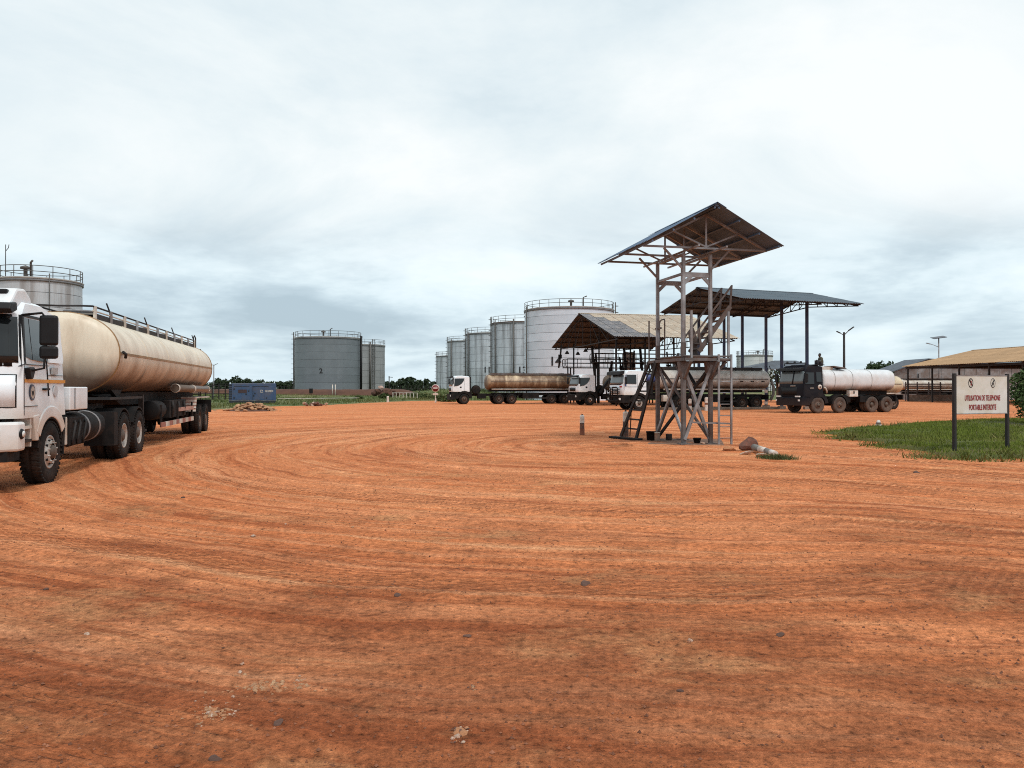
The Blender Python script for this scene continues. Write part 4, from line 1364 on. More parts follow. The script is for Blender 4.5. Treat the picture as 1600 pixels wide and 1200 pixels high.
# ------------------------------------------------------------------ lorries
def wheel_meshes(r, w, dish, tread):
    rr = r * 0.53
    prof = [(rr, -w / 2 + 0.03), (rr + 0.03, -w / 2 + 0.005), (r * 0.80, -w / 2), (r - 0.035, -w / 2 + 0.015), (r, -w / 2 + 0.05), (r, -0.02), (r - 0.012, -0.012), (r - 0.012, 0.012), (r, 0.02), (r, w / 2 - 0.05), (r - 0.035, w / 2 - 0.015), (r * 0.80, w / 2), (rr + 0.03, w / 2 - 0.005), (rr, w / 2 - 0.03)]
    ty = MB().lathe(prof, axis="y", n=44)
    if tread:
        for k in range(40):
            a = 2 * math.pi * k / 40
            ca, sa = math.cos(a), math.sin(a)
            for s, da in ((-1, 0.0), (1, 0.07)):
                c_ = Vector((ca, 0, sa))
                tdir = Vector((-sa, 0, ca))
                p0 = c_ * (r - 0.014) + Vector((0, s * (w / 2 - 0.005), 0)) + tdir * 0.0
                p1 = c_ * (r - 0.006) + Vector((0, s * 0.03, 0)) + tdir * (0.03 * s)
                ty.beam(p0, p1, 0.045, 0.03, up=c_)
    if dish:
        rp = [(rr, -w / 2 + 0.03), (rr + 0.005, w / 2 - 0.02), (rr - 0.02, w / 2 - 0.015), (rr - 0.035, w / 2 - 0.10), (rr - 0.07, w / 2 - 0.15), (0.17, w / 2 - 0.165), (0.16, w / 2 - 0.16)]
        hp_ = [(0.16, w / 2 - 0.165), (0.15, w / 2 - 0.06), (0.10, w / 2 - 0.02), (0.0, w / 2 - 0.02)]
    else:
        rp = [(rr, -w / 2 + 0.03), (rr + 0.005, w / 2 - 0.02), (rr - 0.02, w / 2 - 0.015), (rr - 0.035, w / 2 - 0.06), (rr - 0.07, w / 2 - 0.02), (0.19, w / 2 + 0.02), (0.15, w / 2 + 0.025)]
        hp_ = [(0.125, w / 2 + 0.0), (0.11, w / 2 + 0.05), (0.07, w / 2 + 0.075), (0.0, w / 2 + 0.075)]
    rim = MB().lathe(rp, axis="y", n=30)
    hub = MB().lathe(hp_, axis="y", n=18)
    nz = w / 2 + (0.03 if not dish else -0.15)
    holes = MB()
    rad = rr - 0.085
    for k in range(10):
        a = 2 * math.pi * k / 10
        holes.lathe([(0.0, 0.012), (0.024, 0.012), (0.024, -0.02)], (rad * math.cos(a), nz - 0.035 if not dish else nz + 0.0, rad * math.sin(a)), axis="y", n=8)
    nuts = MB()
    for k in range(10):
        a = 2 * math.pi * (k + 0.5) / 10
        nuts.lathe([(0.0, 0.022), (0.015, 0.022), (0.015, -0.03)], (0.185 * math.cos(a), nz - 0.005, 0.185 * math.sin(a)), axis="y", n=6)
    return ty.mesh("wheel"), rim.mesh("rim"), hub.mesh("hub"), holes.mesh("rim_holes"), nuts.mesh("wheel_nuts")


WCACHE = {}


def add_wheel(root, x, y, r, w, dish, tyre_m, rim_m, hub_m, tread=False, steer=0.0):
    key = (r, w, dish, tread, tyre_m.name, rim_m.name)
    if key not in WCACHE:
        ms = wheel_meshes(r, w, dish, tread)
        for me, mm in zip(ms, (tyre_m, rim_m, hub_m, M_black, rim_m)):
            me.materials.append(mm)
        WCACHE[key] = ms
    ty, rim, hub, holes, nuts = WCACHE[key]
    o = link("wheel", ty, None, root)
    o.location = (x, y, r - 0.005)
    o.rotation_euler = (0, 0, steer + (0 if y > 0 else math.pi))
    for me, nm in ((rim, "rim"), (hub, "hub")):
        link(nm, me, None, o)
    if tread:
        for me, nm in ((holes, "rim_holes"), (nuts, "wheel_nuts")):
            link(nm, me, None, o)["kind"] = "stuff"
    return o


def axle(root, x, r, w, dual, dish, tyre_m, rim_m, hub_m, tread=False, hw=1.22, steer=0.0):
    for s in (1, -1):
        add_wheel(root, x, s * (hw - w / 2), r, w, dish, tyre_m, rim_m, hub_m, tread, steer)
        if dual:
            add_wheel(root, x, s * (hw - w * 1.5 - 0.04), r, w, False, tyre_m, rim_m, hub_m)
    MB().tube([(x, -hw + 0.3, r), (x, hw - 0.3, r)], 0.09, 8).build("axle", M_black, root)
    if dual:
        MB().lathe([(0.0, -0.25), (0.2, -0.2), (0.26, 0), (0.2, 0.2), (0.0, 0.25)], (x, 0, r), axis="y", n=12).build("differential", M_black, root)


class Cab:
    """x forward, y left, z up; origin under the front axle"""
    def __init__(s, root, xf, xb, zb, zw, zt, zr, zrb, hw, sl, m, tumble=0.07, roofround=0.1):
        s.root, s.xf, s.xb, s.zb, s.zw, s.zt, s.zr, s.zrb, s.hw, s.sl, s.tumble = root, xf, xb, zb, zw, zt, zr, zrb, hw, sl, tumble
        ts = [-1, -0.975, -0.92, -0.8, -0.45, 0, 0.45, 0.8, 0.92, 0.975, 1]
        s.prof = [(xf - 0.03, zb, 1), (xf, zb + 0.12, 1), (xf, zw - 0.3, 1), (xf - 0.03, zw, 1), (xf - sl, zt, 1), (xf - sl - 0.10, zt + (zr - zt) * 0.55, 0.8), (xf - sl - 0.30, zr, 0.3), ((xf - sl + xb) / 2 - 0.1, zr + 0.02, 0), (xb + 0.06, zrb, 0), (xb, zrb - 0.07, 0), (xb, zb, 0)]
        v, f = [], []
        for px, pz, fr in s.prof:
            roofy = 1.0 if pz > zt + 0.02 else 0.0
            for t in ts:
                v.append((px - fr * s.setback(t), t * s.w(pz), pz - roofy * roofround * abs(t) ** 7))
        nc = len(ts)
        for i in range(len(s.prof) - 1):
            for j in range(nc - 1):
                f.append((i * nc + j, i * nc + j + 1, (i + 1) * nc + j + 1, (i + 1) * nc + j))
        mb = MB().add(v, f, True)
        mb.add([v[i * nc] for i in range(len(s.prof))], [tuple(range(len(s.prof)))])
        mb.add([v[i * nc + nc - 1] for i in range(len(s.prof))], [tuple(range(len(s.prof)))])
        mb.add([v[0], v[nc - 1], v[-1], v[-nc]], [(0, 1, 2, 3)])
        s.body = mb.build("cab", m, root)

    def setback(s, t):
        return 0.16 * abs(t) ** 9

    def w(s, z):
        return s.hw - s.tumble * max(0.0, z - s.zw)

    def side(s, name, poly, m, off=0.004, sides=(1,), inset=0.02, parent=None):
        for sg in sides:
            n = len(poly)
            v = [(x, sg * (s.w(z) + off), z) for x, z in poly] + [(x, sg * (s.w(z) - inset), z) for x, z in poly]
            f = [tuple(range(n)), tuple(range(2 * n - 1, n - 1, -1))] + [(i, (i + 1) % n, (i + 1) % n + n, i + n) for i in range(n)]
            o = MB().add(v, f).build(name, m, parent or s.root)
        return o

    def line(s, name, p0, p1, wd, m, off=0.004, sides=(1, -1)):
        (x0, z0), (x1, z1) = p0, p1
        d = Vector((x1 - x0, z1 - z0)).normalized() * (wd / 2)
        n = Vector((-d.y, d.x))
        return s.side(name, [(x0 + n.x, z0 + n.y), (x1 + n.x, z1 + n.y), (x1 - n.x, z1 - n.y), (x0 - n.x, z0 - n.y)], m, off, sides)

    def front_x(s, z):
        p = s.prof
        for a, b_ in zip(p, p[1:]):
            if a[1] <= z <= b_[1]:
                k = (z - a[1]) / (b_[1] - a[1] + 1e-9)
                return a[0] + (b_[0] - a[0]) * k
        return p[0][0]

    def front(s, name, z0, z1, t0, t1, m, off=0.008, rows=4, cols=10, parent=None):
        v, f = [], []
        for i in range(rows + 1):
            z = z0 + (z1 - z0) * i / rows
            for j in range(cols + 1):
                t = t0 + (t1 - t0) * j / cols
                for o_ in (off, -0.02):
                    v.append((s.front_x(z) - s.setback(t) + o_, t * s.w(z), z))
        nc = (cols + 1) * 2
        for i in range(rows):
            for j in range(cols):
                a, b_, c, d = i * nc + 2 * j, i * nc + 2 * j + 2, (i + 1) * nc + 2 * j + 2, (i + 1) * nc + 2 * j
                f.append((a, b_, c, d))
        for i in range(rows):
            for j in (0, cols):
                a, d = i * nc + 2 * j, (i + 1) * nc + 2 * j
                f.append((a, d, d + 1, a + 1))
        for i in (0, rows):
            for j in range(cols):
                a, b_ = i * nc + 2 * j, i * nc + 2 * j + 2
                f.append((a, b_, b_ + 1, a + 1))
        return MB().add(v, f, True).build(name, m, parent or s.root)


def arch(cx, cz, r0, r1, a0, a1, y0, y1, n=12):
    mb = MB()
    poly = [(cx + r1 * math.cos(R(a0 + (a1 - a0) * k / n)), cz + r1 * math.sin(R(a0 + (a1 - a0) * k / n))) for k in range(n + 1)]
    poly += [(cx + r0 * math.cos(R(a1 + (a0 - a1) * k / n)), cz + r0 * math.sin(R(a1 + (a0 - a1) * k / n))) for k in range(n + 1)]
    return mb.prism(poly, y0, y1)


def tank_body(root, x_rear, x_front, zc, hy, hz, m, name="tank", cap=0.3, power=2.3, n=48, cap_m=None, rear_cap=None):
    def ring(x, k):
        out = []
        for i in range(n):
            a = 2 * math.pi * i / n
            c, s = math.cos(a), math.sin(a)
            out.append((x, hy * k * math.copysign(abs(c) ** (2 / power), c), zc + hz * k * math.copysign(abs(s) ** (2 / power), s)))
        return out
    mb = MB()
    secs = [(x_front, 1.0)] + [(x_front + (x_rear - x_front) * i / 8, 1.0) for i in range(1, 8)] + [(x_rear, 1.0)]
    v, f = [], []
    for x, k in secs:
        v += ring(x, k)
    for i in range(len(secs) - 1):
        for j in range(n):
            j2 = (j + 1) % n
            f.append((i * n + j, i * n + j2, (i + 1) * n + j2, (i + 1) * n + j))
    o = mb.add(v, f, True).build(name, m, root)
    for x, sg in ((x_front, 1), (x_rear, -1)):
        v, f = [], []
        cs = [(0, 1.0), (0.06, 0.985), (0.14, 0.93), (0.20, 0.82), (0.25, 0.62), (0.285, 0.35), (0.3, 0.05)]
        for d, k in cs:
            v += ring(x + sg * d * cap / 0.3, k)
        for i in range(len(cs) - 1):
            for j in range(n):
                j2 = (j + 1) % n
                f.append((i * n + j, i * n + j2, (i + 1) * n + j2, (i + 1) * n + j))
        f.append(tuple((len(cs) - 1) * n + j for j in range(n)))
        MB().add(v, f, True).build("tank_end", cap_m or m, root)
    return o


def tank_band(root, x, zc, hy, hz, m, wd=0.05, off=0.012, power=2.3, n=40, a0=0, a1=360):
    v, f = [], []
    full = a1 - a0 >= 360
    mcount = n if full else n + 1
    for i in range(mcount):
        a = R(a0 + (a1 - a0) * i / n)
        c, s = math.cos(a), math.sin(a)
        ky, kz = math.copysign(abs(c) ** (2 / power), c), math.copysign(abs(s) ** (2 / power), s)
        for dx, k in ((-wd / 2, -0.01), (-wd / 2, off), (wd / 2, off), (wd / 2, -0.01)):
            v.append((x + dx, (hy + k) * ky, zc + (hz + k) * kz))
    for i in range(n):
        j = (i + 1) % mcount
        for q in range(3):
            f.append((i * 4 + q, j * 4 + q, j * 4 + q + 1, i * 4 + q + 1))
    return MB().add(v, f, True).build("tank_band", m, root)


def chassis(root, x0, x1, z, half=0.42, h=0.26):
    for s in (-1, 1):
        MB().box(((x0 + x1) / 2, s * half, z), (abs(x1 - x0), 0.09, h)).build("frame_rail", M_black, root)
    for x in np.arange(min(x0, x1) + 0.5, max(x0, x1), 1.6):
        MB().box((float(x), 0, z), (0.12, half * 2 - 0.09, h * 0.8)).build("cross_member", M_black, root)


def mudguard(root, x, r, y0, y1, m=M_black, a0=12, a1=168, gap=0.07):
    return arch(x, r, r + gap, r + gap + 0.035, a0, a1, y0, y1).build("mudguard", m, root)


# ================= near tanker lorry on the left
fw = Vector((0.225, -0.974, 0)).normalized()
lf = Vector((0.974, 0.225, 0)).normalized()
org = Vector((-8.08, 13.47, 0)) - lf * 1.22
T1 = thing("tanker_lorry", "white cab tanker lorry with long cream tank, nearest, at left edge", "lorry", tuple(org), math.atan2(fw.y, fw.x))
cb = Cab(T1, 1.42, -0.72, 1.17, 2.02, 2.86, 3.14, 3.02, 1.22, 0.20, M_white2, tumble=0.10, roofround=0.10)
# roof spoiler
MB().prism([(1.28, 2.95), (1.32, 3.02), (1.05, 3.27), (0.72, 3.30), (0.45, 3.16), (0.45, 3.05)], -1.06, 1.06).build("roof_spoiler", M_white2, T1, bevel=0.05)
MB().prism([(1.42, 2.83), (1.50, 2.90), (1.42, 3.0), (1.22, 3.03), (1.2, 2.9)], -1.12, 1.12).build("sun_visor", M_darkplastic, T1, bevel=0.02)
for y in (-0.85, 0.85):
    MB().box((1.14, y, 3.21), (0.10, 0.22, 0.07)).build("roof_lamp", M_darkplastic, T1, bevel=0.02)
cb.front("windscreen_surround", 2.00, 2.84, -0.985, 0.985, M_darkplastic, 0.006, 5, 16)
cb.front("windscreen", 2.06, 2.80, -0.955, 0.955, M_glass, 0.012, 5, 16)
MB().beam((1.43, 0.2, 2.08), (1.36, 0.75, 2.4), 0.02).build("wiper", M_darkplastic, T1)
cb.front("grille", 1.32, 1.80, -0.72, 0.72, M_darkplastic, 0.012, 2, 8)
cb.front("grille_bar", 1.58, 1.62, -0.70, 0.70, M_white2, 0.02, 1, 8)
cb.front("panel_gap", 1.345, 1.875, 0.725, 0.945, M_darkplastic, 0.004, 2, 5)
cb.front("corner_panel", 1.36, 1.86, 0.737, 0.932, M_white2, 0.007, 2, 5)
# doors: seams, windows, stripe
gap_m = M_darkplastic
door = [(1.18, 1.30), (1.18, 2.03), (1.05, 2.84), (0.12, 2.86), (0.12, 1.62), (0.30, 1.42), (0.42, 1.30)]
for sgn in (1, -1):
    cb.side("quarter_window", [(1.12, 2.16), (1.02, 2.80), (0.86, 2.80), (0.86, 2.12)], M_glass, 0.006, (sgn,))
    cb.side("door_window", [(0.83, 2.12), (0.83, 2.80), (0.17, 2.80), (0.17, 2.14), (0.28, 2.10)], M_glass, 0.006, (sgn,))
    cb.side("window_frame", [(1.19, 2.05), (1.20, 2.13), (1.09, 2.84), (1.06, 2.86), (1.03, 2.84), (1.145, 2.11), (1.14, 2.05)], M_darkplastic, 0.010, (sgn,))
    cb.side("window_frame", [(1.06, 2.86), (0.13, 2.86), (0.13, 2.82), (1.06, 2.82)], M_darkplastic, 0.008, (sgn,))
    cb.side("rear_side_panel", [(0.06, 2.10), (0.06, 2.78), (-0.02, 2.84), (-0.60, 2.80), (-0.62, 2.16), (-0.56, 2.10)], M_white2, 0.010, (sgn,))
for p0, p1, wd in (((1.20, 1.22), (1.20, 2.05), 0.014), ((0.10, 1.52), (0.10, 2.88), 0.014), ((1.20, 2.04), (0.10, 2.04), 0.010), ((0.10, 1.88), (-0.72, 1.88), 0.010), ((1.40, 2.0), (1.20, 2.04), 0.010), ((1.2, 1.36), (0.62, 1.36), 0.010)):
    cb.line("panel_gap", p0, p1, wd, gap_m, 0.003)
cb.line("orange_stripe", (1.19, 1.775), (0.12, 1.775), 0.055, M_orange, 0.005)
cb.line("orange_stripe", (0.08, 1.775), (-0.70, 1.775), 0.055, M_orange, 0.005)
cb.side("door_handle", [(0.36, 1.62), (0.36, 1.655), (0.14, 1.655), (0.14, 1.62)], M_darkplastic, 0.03, (1, -1))
# round crest on the door
def disc_on_side(cx, cz, r, m, off, name, n=24):
    cb.side(name, [(cx + r * math.cos(2 * math.pi * k / n), cz + r * 1.15 * math.sin(2 * math.pi * k / n)) for k in range(n)], m, off)


disc_on_side(0.86, 1.585, 0.115, mat("crest_blue", (0.05, 0.065, 0.10), 0.5), 0.005, "door_crest")
disc_on_side(0.86, 1.585, 0.088, M_offwhite, 0.007, "door_crest")
cb.side("door_crest", [(0.90, 1.56), (0.92, 1.62), (0.86, 1.60), (0.80, 1.63), (0.82, 1.56), (0.86, 1.52)], M_darkplastic, 0.009)
disc_on_side(-0.22, 1.60, 0.09, mat("faint_crest", (0.45, 0.46, 0.48), 0.5), 0.005, "side_crest")
cb.side("side_notice", [(-0.05, 1.90), (-0.05, 2.02), (-0.32, 2.02), (-0.32, 1.90)], mat("printed_notice", (0.38, 0.38, 0.38), 0.6, var=0.3, scale=60), 0.005)
# fender and arch
arch(0.0, 0.55, 0.60, 0.80, 28, 150, 0.70, 1.235).build("front_fender", M_white2, T1, bevel=0.02)
arch(0.0, 0.55, 0.60, 0.80, 28, 150, -1.235, -0.70).build("front_fender", M_white2, T1, bevel=0.02)
arch(0.0, 0.55, 0.575, 0.61, 10, 175, 0.68, 1.22).build("wheel_arch", M_black, T1)
arch(0.0, 0.55, 0.575, 0.61, 10, 175, -1.22, -0.68).build("wheel_arch", M_black, T1)
for s in (1, -1):
    MB().prism([(0.60, 0.78), (0.70, 0.78), (0.82, 1.20), (0.56, 1.22)], s * 0.9, s * 1.23).build("fender_front", M_white2, T1, bevel=0.015)
    MB().prism([(-0.60, 0.45), (-0.66, 0.45), (-0.74, 1.12), (-0.60, 1.12)], s * 0.65, s * 1.22).build("mud_flap", M_black, T1)
    MB().box((1.02, s * 1.08, 0.80), (0.34, 0.26, 0.05)).build("cab_step", M_darkplastic, T1)
    MB().box((1.02, s * 1.08, 1.02), (0.34, 0.26, 0.05)).build("cab_step", M_offwhite, T1)
    MB().box((0.87, s * 1.06, 0.93), (0.05, 0.28, 0.46)).build("step_panel", M_white2, T1)
    MB().box((1.0, s * 0.94, 0.92), (0.5, 0.04, 0.5)).build("step_back", M_darkplastic, T1)
MB().prism([(0.9, -1.235), (1.46, -1.235), (1.60, -1.05), (1.62, 0), (1.60, 1.05), (1.46, 1.235), (1.18, 1.235), (1.18, 0.9), (1.18, -0.9), (1.18, -1.235)], 0.66, 1.12, axis="z").build("bumper", M_white, T1, bevel=0.04)
MB().box((1.30, 0, 0.58), (0.5, 2.2, 0.16)).build("bumper_valance", M_black, T1)
for s in (1, -1):
    MB().lathe([(0.0, 0.02), (0.07, 0.02), (0.085, 0.0), (0.085, -0.03)], (1.36, s * 1.245, 0.93), axis="y", n=16).build("marker_lamp", M_darkplastic, T1)
    MB().lathe([(0.0, 0.03), (0.05, 0.03), (0.05, -0.03)], (1.36, s * 1.248, 0.93), axis="y", n=14).build("marker_lens", M_lamp, T1)
    MB().box((1.58, s * 0.85, 0.92), (0.1, 0.36, 0.22)).build("headlight", M_lamp, T1, bevel=0.03)
    # mirrors
    MB().tube([(1.08, s * 1.15, 2.84), (1.05, s * 1.42, 2.88), (1.0, s * 1.46, 2.8), (1.0, s * 1.46, 2.3), (1.02, s * 1.44, 1.98), (1.10, s * 1.22, 1.92)], 0.02, 7).build("mirror_arm", M_darkplastic, T1)
    MB().box((0.98, s * 1.50, 2.60), (0.13, 0.27, 0.50)).build("mirror", M_darkplastic, T1, bevel=0.045)
    MB().box((0.98, s * 1.50, 2.24), (0.13, 0.27, 0.21)).build("mirror", M_darkplastic, T1, bevel=0.045)
    MB().prism([(1.22, 1.98), (0.98, 2.0), (0.96, 1.92), (1.04, 1.80), (1.14, 1.80)], s * 1.215, s * 1.30).build("mirror_bracket", M_darkplastic, T1, bevel=0.02)
# between cab and drive axles
chassis(T1, 1.1, -7.0, 0.98)
MB().box((-1.55, 0.98, 1.46), (1.05, 0.46, 0.44)).build("tool_box", M_white2, T1, bevel=0.02)
cbx = MB().box((-1.28, 1.215, 1.46), (0.012, 0.012, 0.40))
cbx.build("box_seam", M_darkplastic, T1)
MB().box((-1.62, 0.85, 0.83), (0.95, 0.62, 0.56)).build("battery_box", M_black, T1, bevel=0.03)
MB().box((-0.80, 1.12, 0.86), (0.10, 0.2, 0.52)).build("side_lamp_panel", M_offwhite, T1, bevel=0.02)
MB().lathe([(0.0, -0.75), (0.27, -0.74), (0.31, -0.70), (0.31, 0.70), (0.27, 0.74), (0.0, 0.75)], (-2.75, 0.86, 0.86), axis="x", n=24).build("fuel_tank", M_black, T1)
for x in (-2.35, -3.05):
    MB().lathe([(0.31, -0.03), (0.325, -0.03), (0.325, 0.03), (0.31, 0.03)], (x, 0.86, 0.86), axis="x", n=24).build("tank_strap", M_steel, T1)
for x in (-1.25, -1.55, -1.9):
    MB().tube([(x, 1.17, 0.56), (x, 1.2, 0.75), (x - 0.12, 1.2, 0.98), (x - 0.25, 1.12, 1.06)], 0.022, 6).build("air_hose", M_darksteel, T1)
MB().lathe([(0.0, -0.02), (0.17, -0.02), (0.2, 0.05), (0.17, 0.12), (0.0, 0.12)], (-3.55, 0.95, 0.92), axis="x", n=18).build("air_tank", M_darksteel, T1)
MB().tube([(-0.95, 0.95, 1.3), (-0.95, 0.95, 2.2)], 0.10, 10).build("intake_stack", M_darkplastic, T1)
for z in (1.75, 1.9, 2.05):
    MB().lathe([(0.10, -0.02), (0.125, -0.02), (0.125, 0.02), (0.10, 0.02)], (-0.95, 0.95, z), n=14).build("intake_ring", M_ochre, T1)
MB().tube([(-0.85, 0.75, 2.86), (-0.95, 0.75, 3.02), (-1.1, 0.75, 3.08), (-1.25, 0.72, 3.0)], 0.03, 6).build("cab_hose", M_offwhite, T1)
axle(T1, 0.0, 0.545, 0.32, False, False, M_tyre, M_rim, M_hub, True, 1.22, R(0))
for x in (-4.8, -6.22):
    axle(T1, x, 0.545, 0.30, True, True, M_tyre, M_rim, M_hub, True, 1.24)
    for s in (1, -1):
        mudguard(T1, x, 0.545, s * 0.62, s * 1.22, a0=25, a1=160)
MB().box((-3.95, 0.95, 0.75), (0.3, 0.62, 0.75)).build("mud_flap", M_black, T1)
MB().box((-5.3, 0, 1.22), (1.1, 0.95, 0.14)).build("fifth_wheel", M_darksteel, T1)
# trailer
ZT, HY, HZ, RB = 2.44, 1.25, 0.94, 3.25
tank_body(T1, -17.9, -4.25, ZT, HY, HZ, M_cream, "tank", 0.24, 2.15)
tank_band(T1, -4.27, ZT, HY, HZ, M_ochre, 0.05, 0.02, 2.15)
for x in (-7.0, -9.7, -12.4, -15.1):
    tank_band(T1, x, ZT, HY, HZ, M_cream, 0.06, 0.010, 2.15)
tank_band(T1, -17.85, ZT, HY, HZ, M_ochre, 0.06, 0.02, 2.15)
for s in (1, -1):
    MB().box((-11.05, s * (HY + 0.004), ZT + 0.02), (13.5, 0.022, 0.055)).build("side_moulding", M_ochre, T1)
MB().tube([(-4.35, HY + 0.05, ZT + 0.05), (-4.45, HY + 0.09, ZT + 0.0), (-4.5, HY + 0.07, ZT - 0.08)], 0.035, 7).build("hook", M_darksteel, T1)
# catwalk side walls, posts and rails along the tank top
for s in (1, -1):
    yy = s * 0.62
    MB().box((-11.1, yy, RB + 0.02), (13.0, 0.025, 0.26)).build("catwalk_coaming", M_darksteel, T1)
    MB().tube([(-4.3, 0, RB + 0.27)] * 0 + [(-4.5, yy, RB + 0.30), (-17.6, yy, RB + 0.30)], 0.022, 7).build("top_rail", M_darksteel, T1)
    MB().tube([(-4.5, yy, RB + 0.20), (-17.6, yy, RB + 0.20)], 0.018, 6).build("mid_rail", M_offwhite, T1)
    for k in range(11):
        x = -4.6 - k * 1.295
        MB().box((x, yy + s * 0.02, RB + 0.10), (0.12, 0.05, 0.42)).build("rail_post", M_offwhite if k % 2 == 0 else M_steel, T1)
        if k % 3 == 1 and s > 0:
            MB().tube([(x, yy, RB + 0.28), (x + 0.12, yy - 0.05, RB + 0.50)], 0.02, 6).build("rail_hook", M_darksteel, T1)
MB().tube([(-4.5, 0.62, RB + 0.30), (-4.25, 0.45, RB + 0.28), (-4.15, 0, RB + 0.26), (-4.25, -0.45, RB + 0.28), (-4.5, -0.62, RB + 0.30)], 0.022, 7).build("front_loop", M_darksteel, T1)
MB().box((-11.1, 0, RB + 0.14), (12.8, 1.2, 0.03)).build("catwalk", M_walk, T1)
for k in range(5):
    MB().lathe([(0.30, 0), (0.30, 0.14), (0.34, 0.15), (0.34, 0.19), (0.0, 0.22)], (-5.6 - 2.7 * k, 0, RB + 0.1), n=18).build("manhole", M_steel, T1)
MB().tube([(-17.5, 0.62, RB), (-17.5, 0.62, RB + 0.42), (-17.7, 0.62, RB + 0.5), (-17.95, 0.62, RB + 0.42), (-17.95, 0.62, RB - 0.2)], 0.025, 7).build("ladder_hoop", M_darksteel, T1)
# rear ladder
for y in (0.4, 0.75):
    MB().tube([(-18.3, y, 0.7), (-18.3, y, RB)], 0.02, 6).build("ladder_stile", M_darksteel, T1)
for k in range(8):
    MB().tube([(-18.3, 0.4, 0.8 + 0.3 * k), (-18.3, 0.75, 0.8 + 0.3 * k)], 0.015, 5).build("ladder_rung", M_darksteel, T1)
# sub-frame under the tank
MB().prism([(-4.6, 1.50), (-6.6, 1.36), (-7.2, 1.22), (-17.8, 1.12), (-17.8, 1.52), (-9, 1.55)], -0.55, 0.55).build("tank_cradle", M_black, T1)
for s in (1, -1):
    MB().box((-5.6, s * 0.85, 1.42), (3.0, 0.5, 0.06)).build("front_apron", M_darksteel, T1)
    MB().prism([(-4.55, 1.62), (-5.5, 1.62), (-5.1, 1.42)], s * 0.9, s * 1.0).build("cradle_gusset", M_black, T1)
    # landing leg
    MB().box((-8.05, s * 0.85, 1.0), (0.12, 0.12, 0.95)).build("landing_leg", M_darksteel, T1)
    MB().box((-8.05, s * 0.85, 0.50), (0.26, 0.24, 0.05)).build("landing_foot", M_darksteel, T1)
    # black equipment boxes, hose tube, side guards
    MB().lathe([(0.0, -0.55), (0.26, -0.55), (0.28, -0.5), (0.28, 0.5), (0.26, 0.55), (0.0, 0.55)], (-9.2, s * 0.9, 1.02), axis="x", n=18).build("spare_drum", M_black, T1)
    MB().box((-11.6, s * 0.9, 1.02), (2.6, 0.5, 0.55)).build("equipment_box", M_black, T1, bevel=0.02)
    for x in (-10.6, -11.5, -12.4):
        MB().tube([(x, s * 1.17, 1.25), (x, s * 1.2, 1.05), (x, s * 1.15, 0.78)], 0.04, 6).build("delivery_pipe", M_darksteel, T1)
    MB().tube([(-11.3, s * 1.12, 1.66), (-17.4, s * 1.12, 1.62)], 0.125, 14).build("hose_tube", M_cream, T1)
    for x in (-11.33, -14.2, -17.35):
        MB().lathe([(0.125, -0.05), (0.145, -0.05), (0.145, 0.05), (0.125, 0.05)], (x, s * 1.12, 1.66 if x > -12 else (1.64 if x > -15 else 1.62)), axis="x", n=14).build("tube_ring", M_offwhite, T1)
    gb0 = MB()
    n = 10
    for k in range(n):
        x0_, x1_ = -8.9 - (14.0 - 8.9) * k / n, -8.9 - (14.0 - 8.9) * (k + 1) / n
        MB().box(((x0_ + x1_) / 2, s * 1.2, 0.60), (abs(x1_ - x0_) - 0.002, 0.04, 0.14)).build("guard_stripe", M_offwhite if k % 2 else mat("dusty_red", (0.30, 0.12, 0.09), 0.7, var=0.2), T1)
        if k > 4:
            MB().box(((x0_ + x1_) / 2, s * 1.2, 0.98), (abs(x1_ - x0_) - 0.002, 0.04, 0.12)).build("guard_stripe", mat("faded_red_white", (0.45, 0.25, 0.2), 0.6, var=0.2), T1)
    for x in (-9.0, -11.4, -13.9):
        MB().box((x, s * 1.17, 0.85), (0.07, 0.05, 0.65)).build("guard_post", M_black, T1)
    MB().box((-15.9, s * 0.98, 1.32), (2.9, 0.52, 0.045)).build("trailer_mudguard", M_offwhite, T1)
    MB().prism([(-14.45, 1.32), (-14.50, 1.32), (-14.28, 0.85), (-14.22, 0.85)], s * 0.72, s * 1.24).build("mudguard_front", mat("faded_red_white", (0.45, 0.25, 0.2), 0.6), T1)
    for k in range(4):
        MB().prism([(-14.43 + 0.055 * k, 1.24 - 0.115 * k), (-14.42 + 0.055 * k, 1.18 - 0.115 * k), (-14.35 + 0.055 * k, 1.18 - 0.115 * k), (-14.36 + 0.055 * k, 1.24 - 0.115 * k)], s * 0.75, s * 1.245).build("hazard_stripe", M_bandwhite, T1)
chassis(T1, -7.6, -17.9, 1.0)
for x in (-15.25, -16.65):
    axle(T1, x, 0.53, 0.28, True, True, M_tyre, M_rim_dark, M_hub, True, 1.24)
MB().box((-18.05, 0, 0.95), (0.1, 2.4, 0.5)).build("rear_beam", M_black, T1)
for s in (1, -1):
    MB().box((-18.11, s * 0.95, 0.95), (0.04, 0.35, 0.14)).build("rear_lamp", M_lampred, T1)


